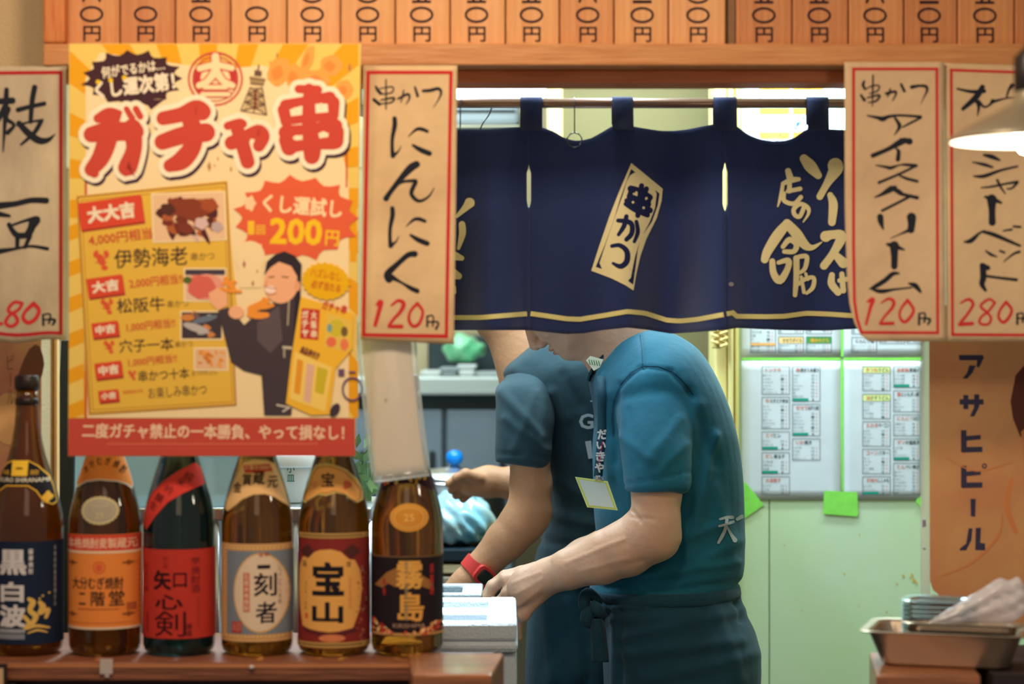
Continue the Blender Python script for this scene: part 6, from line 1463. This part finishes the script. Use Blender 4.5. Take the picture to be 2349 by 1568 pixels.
shf = tag(MB().box((fx0, 5.82, ft + .001), (fx1, 6.28, ft + .05), bev=.006).build('steel_shelf', mat('shelf_pale', (196, 204, 196), .4, metal=.3)), 'pale steel shelf slab on top of the dark refrigerator', 'shelf')
for i, (xa, xb, yt, col, lab) in enumerate(((968, 1010, 850, (206, 212, 206), 'pale boxy food container on the steel shelf, nearest the tan card'), (1012, 1050, 842, (150, 160, 160), 'grey food container in the middle of the steel shelf'), (1052, 1090, 836, (214, 220, 216), 'white food container on the steel shelf under the green bag'), (1094, 1142, 852, (170, 178, 176), 'grey food container on the steel shelf next to the shirt sleeve'))):
    o = MB().box((W(xa, 0, 5.9).x, 5.88, ft + .0505), (W(xb, 0, 5.9).x, 6.12, W(0, yt + 8, 5.9).z), bev=.008).build('food_container', mat('cont_%d' % i, col, .4)); tag(o, lab, 'container')
    MB().box((W(xa, 0, 5.9).x - .004, 5.876, W(0, yt + 8, 5.9).z + .0003), (W(xb, 0, 5.9).x + .004, 6.124, W(0, yt, 5.9).z), bev=.004).build('lid', mat('cont_%d' % i, col, .4), o)
gb = [('e', (W(1058, 0, 6).x, 6.0, W(0, 798, 6).z), (.05, .06, .040), None, .02), ('e', (W(1084, 0, 6).x, 5.99, W(0, 802, 6).z), (.04, .05, .026), None, .02)]
me = sdf_mesh(gb, .006); displace(me, lambda a: .005 * np.sin(a[:, 0] * 120) * np.cos(a[:, 2] * 130))
tag(link('green_bag', me, mat('green_bag', (90, 190, 130), .3, rgb2=(150, 214, 170), vscale=20), None, smooth=True), 'crumpled bright green bag on the containers under the curtain hem', 'bag')
tag(MB().box((W(980, 0, 6.1).x, 6.13, ft + .0505), (W(1140, 0, 6.1).x, 6.27, W(0, 768, 6.1).z), bev=.01).build('dark_box', mat('dark_box', (40, 56, 60), .5)), 'dark box at the back of the steel shelf behind the green bag', 'box')
# cooler on the wall, far left above
ac = empty('air_conditioner', (W(1100, 0, 5.3).x, 5.3, W(0, 292, 5.3).z), 'grey wall unit with a dark slot, high behind the curtain rod', 'air conditioner')
a0 = W(0, 287, 5.2).z
MB().box((W(860, 0, 5.2).x, 5.20, a0), (W(1192, 0, 5.2).x, 5.46, W(0, 225, 5.2).z), bev=.012).build('casing', mat('ac_grey', (176, 190, 196), .5), ac)
MB().box((W(870, 0, 5.2).x, 5.196, W(0, 258, 5.2).z), (W(1182, 0, 5.2).x, 5.2005, W(0, 252, 5.2).z)).build('slot', mat('handle_dark', (40, 46, 50), .4), ac)
MB().box((W(860, 0, 5.2).x, 5.195, a0 - .005), (W(1192, 0, 5.2).x, 5.2, a0 - .0003)).build('lower_edge', mat('ac_edge', (236, 232, 200), .5), ac)
structure('wall_cooler', MB().box((-2.6, 5.46, W(0, 380, 5.4).z), (W(1250, 0, 5.4).x, 5.5, 2.7)), mat('kitchen_wall', (206, 190, 150), .6, var=.06))
# fluorescent fitting in view over it
fl_ = empty('ceiling_light', (W(1150, 0, 4.95).x, 4.95, W(0, 222, 4.95).z), 'bright white fluorescent light fitting behind the beam, above the curtain rod', 'light')
MB().box((W(960, 0, 4.95).x, 4.93, W(0, 188, 4.95).z), (W(1262, 0, 4.95).x, 5.05, W(0, 150, 4.95).z), bev=.004).build('fitting', M_plastic_w, fl_)
MB().box((W(965, 0, 4.95).x, 4.935, W(0, 221, 4.95).z), (W(1253, 0, 4.95).x, 5.045, W(0, 189, 4.95).z), bev=.008).build('diffuser', mat('tube_glow', (240, 250, 255), .4, emit=(236, 248, 255), estr=5), fl_)
for x in (980, 1240): MB().tube([(W(x, 0, 4.95).x, 4.99, W(0, 150, 4.95).z), (W(x, 0, 4.95).x, 4.99, 2.7)], .004, 6).build('hanger_rod', M_steel, fl_)

# ------------------------------------------------------------------ recipe sheets taped on the green partition
dS = D5 - .0015; GT = (120, 214, 90); GI = (104, 118, 128); RI = (220, 110, 90)
rows_ = [['豚ロース', 'いんげん', 'キャロット', 'いもがら', '塩コショー', 'トンテキソース'], ['せせり', 'もも', 'ずり', 'ウインナー', '青ネギ', '塩', '焼鳥のたれ'], ['牛バラ', 'キャベツ', 'もやし', 'にら', '塩コショー', 'スタミナたれ', '糸唐辛子'], ['せせり', 'にんにく', '塩コショー', '柚子コショー', 'カットねぎ', 'カットレモン'],
         ['エイヒレ', 'マヨネーズ'], ['だし巻の素', '大根おろし', '紅生姜'], ['いか下足', 'どら粉', 'たまご', 'お好みソース'], ['ぎょうざ', 'ゴマ油', 'タレ'], ['うどん出汁', 'うどん', '三角あげ', 'かまぼこ', 'カットねぎ'], ['うどん出汁', 'うどん', '油かす', 'とろろ昆布', 'カットねぎ'], ['えのき', 'ベーコン', '塩コショー', 'ぽん酢', 'パセリ'], ['コーン', 'ベーコン', 'バター', 'ワイン醤油', 'パセリ'], ['ししゃも', 'カットレモン'],
         ['ソフト木綿', 'おろし生姜', 'カットねぎ'], ['豚バラ', 'もやし', '塩コショー', 'ぽん酢'], ['大腸串８５', 'にんにく塩', 'コールスロー', 'カットレモン'], ['いか下足', '塩', 'カットレモン'], ['豚バラ', '塩コショー', 'たまご', 'コールスロー', 'お好みソース', 'マヨネーズ', '魚粉']]
NB = ['130', '35', '20', '20', '0.5', '40', '15', '1', '3', '50']
def box_(P, x0, y0, x1, y1, title, rows, hd=None, green=False, split=1, tc=(60, 70, 80)):
    if hd: P.rect(x0, y0, x1, y0 + 15, hd)
    P.text(title[:split], x0 + 8, y0 + 3.5, x0 + 8 + 9 * split, y0 + 13, RI, .02); P.text(title[split:], x0 + 9 + 9 * split, y0 + 3.5, min(x1 - 3, x0 + 9 + 9 * split + 8.4 * (len(title) - split)), y0 + 13, tc, .02)
    yy = y0 + 17; st = (y1 - yy - (7 if green else 0)) / len(rows)
    for i, t in enumerate(rows):
        P.text(t, x0 + 2, yy + i * st + 1, x0 + 2 + min(4.6 * len(t), 34), yy + i * st + st * .82, GI); P.text(NB[(i * 3 + len(t)) % 10], x1 - 20, yy + i * st + 1.4, x1 - 13, yy + i * st + st * .8, GI); P.rect(x1 - 8.5, yy + i * st + st * .35, x1 - 7, yy + i * st + st * .8, RI)
    if green: P.rect(x0 + 1, y1 - 7, x0 + 1 + (x1 - x0) * .56, y1 - 1, (30, 150, 130)); P.rect(x1 - 18, y1 - 5.4, x1 - 14, y1 - 1.6, GI)
    P.frame(x0, y0, x1, y1, 1.3, (84, 96, 104))
M_sheet = mat('copy_paper', (208, 218, 230), .45, coat=.25, bump=.12, bscale=14)
def sheet(x0, y0, x1, y1, lab, fill):
    wp_ = lambda x, y: .0006 * math.sin((x - x0) / 60) * math.sin((y - y0) / 80) - .0012
    mp = lambda x, y, o: W(x, y, dS + wp_(x, y) - o)
    s = tag(solid(grid_sheet(lambda y: x0, lambda y: x1, y0, y1, mp, 10, 14).build('recipe_sheet', M_sheet, smooth=True), .0003), lab, 'paper sheet')
    P = Print(); fill(P); P.build('print', mp, s, base=.0005, step=.00005)
def s1(P):
    box_(P, 1748, 840, 1811, 904, 'トンテキ', rows_[0], split=4); box_(P, 1818, 840, 1881, 920, '串焼き５本盛り', rows_[1], green=True); box_(P, 1748, 911, 1811, 983, '牛スタミナ炒め', rows_[2]); box_(P, 1818, 927, 1881, 999, 'せせりねぎマヨ焼', rows_[3], green=True, split=3)
    box_(P, 1748, 990, 1811, 1031, 'エイヒレ', rows_[4], green=True, split=2); box_(P, 1748, 1038, 1811, 1086, 'だし巻玉子', rows_[5], green=True, split=2); box_(P, 1818, 1006, 1881, 1055, 'いか焼き', rows_[6], split=2); box_(P, 1748, 1093, 1811, 1134, '大吉餃子', rows_[7], tc=(220, 100, 80))
def s2(P):
    HY = (222, 232, 160)
    box_(P, 1979, 840, 2042, 896, 'きつねうどん', rows_[8], hd=HY, split=3); box_(P, 1979, 904, 2042, 960, '油かすうどん', rows_[9], hd=HY); box_(P, 1979, 967, 2042, 1023, 'えのきベーコン', rows_[10], split=3); box_(P, 1979, 1030, 2042, 1086, 'コーンバター', rows_[11], split=3); box_(P, 1979, 1093, 2042, 1134, '子持ちししゃも', rows_[12], green=True, split=0 + 3)
    box_(P, 2050, 840, 2112, 888, '自家製厚揚げ', rows_[13], green=True, split=3); box_(P, 2050, 896, 2112, 944, '豚といもポン酢', rows_[14]); box_(P, 2050, 951, 2112, 999, 'にんにくホルモン', rows_[15], split=4); box_(P, 2050, 1006, 2112, 1055, 'ゲソの塩焼き', rows_[16], green=True, split=2); box_(P, 2050, 1062, 2112, 1134, 'とんぺい焼き', rows_[17], split=2)
def s3(P):
    box_(P, 1722, 740, 1779, 808, 'パン粉', ['卵入パン粉', '砂糖', '水', '合わせ粉', '赤パン粉', '白パン粉'], split=0); P.rect(1722, 786, 1779, 792, (232, 176, 110)); box_(P, 1786, 772, 1843, 808, 'せせりボイル', ['鶏肉せせり', '塩', '水'], hd=(236, 206, 150), split=0, tc=(120, 80, 50)); box_(P, 1850, 772, 1907, 808, '磯谷のどら', ['天ぷら粉', '水', 'アオサ'], hd=(70, 150, 80), split=0, tc=(240, 170, 60)); box_(P, 1850, 720, 1907, 765, 'たれ', ['太陽', '砂糖'], split=0); box_(P, 1786, 720, 1843, 765, 'だし', ['出汁', '塩'], split=0)
def s4(P):
    box_(P, 1954, 773, 2011, 808, 'にんにく塩', ['粉ガーリック', '塩', '味の素'], split=0, tc=(110, 110, 116)); box_(P, 2018, 740, 2075, 787, 'ソース', ['もと', 'ほし粉'], split=0); box_(P, 2081, 740, 2116, 787, 'みそ', ['みそ', '水'], split=0); box_(P, 1954, 700, 2011, 765, '粉', ['だし', '酢', '塩'], split=0)
def s5(P):
    OH = (246, 190, 70)
    box_(P, 1743, 190, 1811, 232, '天かす', ['ウスター', '砂糖', 'マヨネーズ', '塩'], hd=OH, split=0); box_(P, 1819, 190, 1887, 232, 'ちりめん', ['ヤゲン軟骨', 'から揚げ粉', '片栗'], hd=OH, split=0)
    box_(P, 1743, 247, 1811, 295, 'とりから', ['鶏から仕込', '片栗粉', 'カットレモン', '塩'], hd=OH, split=0); box_(P, 1819, 247, 1887, 295, '小鉢の', ['小あじ', '片栗粉', '塩'], hd=OH, split=0); box_(P, 1743, 303, 1811, 350, 'ホルモン煮込', ['もつ', 'みそ'], hd=(240, 214, 90), split=0); box_(P, 1819, 303, 1887, 350, 'どて', ['すじ', 'みそ'], hd=OH, split=0)
    P.line([(1822, 249), (1850, 276)], 1.6, (30, 90, 60)); P.line([(1850, 262), (1824, 296)], 1.6, (30, 90, 60)); P.line([(1744, 306), (1768, 326)], 1.4, (60, 60, 50)); P.line([(1812, 306), (1780, 326)], 1.4, (60, 60, 50)); P.ell(1830, 284, 5, 3, (40, 100, 130), 10, -40)
sheet(1701, 826, 1929, 1146, 'white recipe sheet with eight small tables, directly right of the teal shirt', s1)
sheet(1934, 826, 2116, 1146, 'white recipe sheet with ten small tables, two headed in yellow', s2)
sheet(1701, 505, 1929, 820, 'white recipe sheet half hidden by the curtain hem, with tan and green headings', s3)
sheet(1934, 505, 2116, 820, 'white recipe sheet half hidden behind the curled ice cream tag', s4)
sheet(1701, 184, 1929, 500, 'white recipe sheet with orange headings seen above the curtain', s5)
sheet(1934, 184, 2116, 500, 'blank white sheet above the curtain, mostly behind the ice cream tag', lambda P: P.frame(1990, 250, 2080, 330, 1.3, (84, 96, 104)))
M_tape = mat('green_tape', (140, 232, 96), .5, var=.12, vscale=60)
def tape(pts, lab, d=D5 - .0032):
    mb = MB(); mb.add([W(x, y, d) for x, y in pts], [tuple(range(len(pts)))]); tag(solid(mb.build('masking_tape', M_tape), .0002), lab, 'tape')
tape([(1700, 1100), (1716, 1112), (1752, 1158), (1702, 1192), (1698, 1190)], 'green tape across the lower left corner of the left recipe sheet')
tape([(1890, 1125), (1966, 1128), (1969, 1178), (1966, 1184), (1888, 1178)], 'square green tape piece holding the two lower sheets at their joint')
tape([(2116, 1136), (2104, 1144), (2100, 1150), (2116, 1166)], 'small green tape corner at the lower right sheet beside the orange poster')
tape([(1928, 826), (1935, 826), (1935.5, 1124), (1930, 1124)], 'long narrow upright green tape between the two lower sheets')
tape([(1702, 820), (1928, 820), (1928, 826), (1702, 826)], 'narrow level green tape above the lower left sheet')
tape([(1936, 820), (2116, 820), (2116, 826), (1936, 826)], 'narrow level green tape above the lower right sheet')
tape([(1928.5, 690), (1934.5, 690), (1934.5, 818), (1929, 818)], 'short upright green tape between the two middle sheets')
P = Print(); r = random.Random(2)
for x, y, a in ((2092, 1318, 3), (2096, 1330, 4), (2102, 1336, 3), (2088, 1324, 2), (2072, 1320, 3), (1937, 1316, 2), (2034, 1403, 2), (2044, 1413, 1.6), (1972, 1226, 1.6), (2057, 1338, 2), (1970, 1390, 1.6), (1800, 1250, 1.6), (1840, 1400, 1.6)): P.ell(x, y, a, a * 1.3, (206, 176, 90), 8, 0, .3, 3)
P.build('grease_spots', flat(D5 - .0002), wall_p)
# coiled telephone cord on the post
cd = []; 
for i in range(150): t = i / 150; a = t * 2 * math.pi * 13; cx_ = 1648 + 12 * math.sin(t * math.pi * 1.0) + 0; yy = 700 + (t * 92 if t < .8 else 92 * .8 + (t - .8) * 60); cd.append(W(1650 - 9 * (1 if t < .5 else -1) + (7 * math.cos(a)), 700 + 96 * (1 - abs(2 * t - 1)) + 0, 4.56 + .012 * math.sin(a)))
co = tag(MB().tube(cd, .0034, 8).build('telephone_cord', mat('cord_cream', (232, 206, 130), .4), smooth=True), 'cream coiled telephone cord looping below the curtain hem by the post', 'cord')
ph_ = MB().box((W(1634, 0, 4.55).x, 4.565, W(0, 702, 4.56).z), (W(1668, 0, 4.55).x, 4.599, W(0, 560, 4.56).z), bev=.006)
tag(ph_.build('wall_telephone', mat('phone_cream', (230, 214, 160), .4)), 'cream wall telephone hidden by the curtain, above its coiled cord', 'telephone')

# ------------------------------------------------------------------ right side: beer poster, trays, wooden block
dQ = 3.33
bp_ = MB(); pp = [(2131, 700), (2420, 700), (2420, 1440), (2160, 1440), (2152, 1362), (2140, 1352), (2133, 1330)]
bp_.add([W(x, y, dQ) for x, y in pp], [tuple(range(len(pp)))])
bpo = tag(solid(bp_.build('beer_poster', mat('beer_poster', (214, 164, 108), .4, rgb2=(200, 138, 94), vscale=7)), .0006), 'orange-brown paper poster with a column of dark katakana under the sherbet tag', 'poster')
P = Print(); KN = (60, 58, 84)
z8 = lambda x, y: (1509 + x / 2.7964, 700 + y / 2.7964)
def kp(*pts): P.poly([z8(*p) for p in pts], KN)
kp((1930, 318), (2085, 318), (2092, 335), (2060, 400), (2045, 392), (2048, 352), (1935, 352)); kp((1998, 385), (2040, 385), (2020, 430), (1985, 470), (1955, 468), (1985, 430))
kp((1936, 602), (2090, 602), (2090, 636), (1936, 636)); kp((1960, 575), (1992, 575), (1992, 665), (1960, 665)); kp((2030, 570), (2062, 570), (2062, 650), (2030, 712), (2002, 712), (2028, 655))
for dy in (0, 228): kp((1945, 800 + dy), (1980, 800 + dy), (1982, 940 + dy), (1945, 938 + dy)); kp((1975, 838 + dy), (2070, 830 + dy), (2072, 858 + dy), (1975, 868 + dy)); kp((1950, 908 + dy), (2082, 906 + dy), (2082, 940 + dy), (1950, 944 + dy))
P.ring(*z8(2095, 1030), 4.5, 4.5, 3, KN, 14); kp((2005, 1240), (2040, 1240), (2036, 1356), (2008, 1352))
def kq(*pts): P.poly([(1900 + x / 3.844, 1160 + y / 3.843) for x, y in pts], KN)
kq((1238, 196), (1272, 196), (1262, 300), (1216, 390), (1158, 392), (1160, 376), (1216, 330)); kq((1300, 192), (1346, 192), (1340, 324), (1382, 330), (1384, 390), (1296, 388))
P.poly([(2349, 838), (2330, 860), (2318, 920), (2324, 960), (2340, 1000), (2400, 1040), (2400, 830)], (96, 54, 46)); P.poly([(2342, 990), (2400, 940), (2400, 1200), (2360, 1160)], (206, 140, 90))
for pts in ([(2160, 1320, 3), (2230, 1290, 5), (2290, 1230, 6), (2300, 1180, 3)], [(2170, 1050, 2), (2240, 1080, 3), (2320, 1060, 2)], [(2320, 1100, 10), (2310, 1160, 14), (2330, 1220, 10)]): P.stroke(pts, (210, 136, 84))
P.build('print', flat(dQ), bpo, base=.0006)
cl = tag(MB().box((W(2112, 0, 3.36).x, 3.36, W(0, 1400, 3.36).z), (W(2134, 0, 3.36).x, 3.362, W(0, 700, 3.36).z)).build('plastic_strip', mat('strip_film', (206, 222, 226), .2, alpha=.45, coat=.5)), 'clear plastic strip hanging along the left edge of the orange poster', 'strip')
P = Print(); P.rect(2116, 1192, 2124, 1208, (130, 130, 160)); P.rect(2117, 1256, 2123, 1260, (130, 130, 160)); P.build('print', flat(3.36), cl)
# counter block right
zb = W(0, 1512, 3.15).z
rb = MB(); q0 = [(W(2010, 0, 2.98).x, 2.98), (W(2250, 0, 2.98).x, 2.98), (W(2250, 0, 2.98).x + .02, 3.20), (W(1994, 0, 3.2).x, 3.20)]
zz_ = W(0, 1548, 2.98).z
V = [(x, y, .85) for x, y in q0] + [(x, y, zz_) for x, y in q0]
rb.add(V, [(0, 3, 2, 1), (4, 5, 6, 7), (0, 1, 5, 4), (1, 2, 6, 5), (2, 3, 7, 6), (3, 0, 4, 7)])
rbo = tag(bevmod(rb.build('counter_block', _M['block_wood']), .003), 'wooden counter end block under the stainless trays at the lower right', 'counter block')
structure('wall_counter_right', MB().box((W(2030, 0, 3.0).x, 3.02, 0), (2.6, 3.18, .849)), M_dark)
structure('trim_6', MB().box((W(2250, 0, 2.98).x + .021, 3.0, .85), (2.6, 3.29, zz_ - .001), bev=.002), M_dark)
ROT = Matrix.Rotation(math.radians(-17), 4, 'Z'); RC = Vector((W(2010, 0, 3.1).x, 3.12, 0))
def tray(name, x0, x1, d0, d1, z0, z1, label, group=None, flare=.02, m_=M_steel, skew=0):
    """flared rectangular tray with rolled rim"""
    mb = MB()
    def ringr(off, z, r=.02, n=6):
        pts = []
        for (cx_, cy_, a0_) in ((x1 - off - r, d1 - off - r, 0), (x0 + off + r, d1 - off - r, 90), (x0 + off + r, d0 + off + r, 180), (x1 - off - r, d0 + off + r, 270)):
            for i in range(n): a = math.radians(a0_ + 90 * i / (n - 1)); pts.append((cx_ + r * math.cos(a), cy_ + r * math.sin(a) + skew * (cx_ - x0), z))
        return pts
    R_s = [ringr(flare + .004, z0 + .0), ringr(flare, z0 + .003), ringr(.006, z1 - .004), ringr(-.004, z1 - .003), ringr(-.006, z1 - .001), ringr(-.004, z1), ringr(.005, z1 - .0012), ringr(.0075, z1 - .004), ringr(flare + .0015, z0 + .0045), ringr(flare + .006, z0 + .0015)]
    n = len(R_s[0]); V = [RC + (ROT @ (Vector(p) - RC)) for r_ in R_s for p in r_]; f = []
    for j in range(len(R_s) - 1):
        for i in range(n): f.append((j * n + i, j * n + (i + 1) % n, (j + 1) * n + (i + 1) % n, (j + 1) * n + i))
    f.append(tuple(range(n))); f.append(tuple((len(R_s) - 1) * n + i for i in range(n))); mb.add(V, f)
    return tag(mb.build(name, m_, smooth=False), label, 'tray', group)
M_tray = mat('tray_steel', (196, 180, 160), .3, metal=.85, var=.1, vscale=6)
zt0 = zz_ + .0008
tray('steel_tray', W(2012, 0, 3.05).x, W(2374, 0, 3.05).x, 3.05, 3.20, zt0, W(0, 1446, 3.05).z, 'large deep stainless tray at the lower right on the wooden block', m_=M_tray, flare=.022)
M_thin = mat('thin_tray', (170, 190, 200), .22, metal=.9)
ordn = ['lowest', 'second lowest', 'third lowest', 'fourth lowest', 'fifth lowest', 'sixth lowest', 'middle', 'sixth highest', 'fifth highest', 'fourth highest', 'third highest', 'second highest', 'topmost']
zT = W(0, 1366, 3.14).z; zB = zt0 + .008; nT = 13; gp = (zT - .006 - zB) / 12
for i in range(nT):
    z0_ = zB + gp * i
    tray('thin_tray', W(2072, 0, 3.13).x, W(2225, 0, 3.13).x, 3.105, 3.172, z0_, z0_ + gp * .8 if i < nT - 1 else z0_ + .006, 'thin stainless tray standing in the large tray, %s of the stack of thirteen' % ordn[i], 'stack of thin steel trays', flare=.003, m_=M_thin)
# shallow tray leaning on the big tray's near rim, with the clear bag in it
tray('shallow_tray', W(2100, 0, 3.06).x, W(2360, 0, 3.06).x, 3.072, 3.100, W(0, 1450, 3.06).z, W(0, 1425, 3.06).z, 'shallow stainless tray in front of the thin tray stack, holding the clear bag', m_=M_tray, flare=.006)
bz0 = W(0, 1424, 3.05).z
pb = [(2128, 1428), (2170, 1402), (2220, 1372), (2262, 1345), (2292, 1325), (2312, 1330), (2338, 1322), (2352, 1352), (2356, 1390), (2350, 1410), (2318, 1428), (2260, 1434), (2190, 1430)]
def bagmap(x, y, o, s_=1):
    return W(x, y, 3.052 - .010 * math.sin((x * .8 + y * 1.4) / 16) * .5 - .004 * math.sin((x - y) / 9) + o)
M_bag = mat('clear_bag', (240, 242, 252), .16, alpha=.5, coat=.8, spec=.8, bump=.3, bscale=30, stretch=(1, 1, 4))
mb = MB()
for sgn, dd_ in ((1, 0), (-1, .016)):
    nU, nV = 18, 10; V = []
    up_ = [(2128, 1426), (2170, 1400), (2220, 1370), (2262, 1344), (2292, 1325), (2314, 1331), (2336, 1322), (2350, 1344)]; lo_ = [(2132, 1430), (2185, 1430), (2225, 1430), (2262, 1430), (2300, 1428), (2324, 1424), (2344, 1412), (2358, 1392)]
    up2 = catmull(up_, 3); lo2 = catmull(lo_, 3); nU = len(up2)
    for i in range(nU):
        for j in range(nV + 1):
            u = j / nV; x = up2[i][0] * (1 - u) + lo2[i][0] * u; y = up2[i][1] * (1 - u) + lo2[i][1] * u
            e = math.sin(math.pi * u) ** .6 * math.sin(math.pi * min(1, (i + .3) / nU)) ** .5
            V.append(W(x, y, 3.058 + (-.013 if sgn > 0 else .012) * e + .003 * math.sin(x / 7 - y / 5) * e + .003 * math.sin(u * 16 + x / 30) * e))
    mb.add(V, [(i * (nV + 1) + j, i * (nV + 1) + j + 1, (i + 1) * (nV + 1) + j + 1, (i + 1) * (nV + 1) + j) for i in range(nU - 1) for j in range(nV)])
cbg = tag(mb.build('plastic_bag', M_bag, smooth=True), 'crumpled clear plastic bag in the shallow tray at the lower right', 'bag')
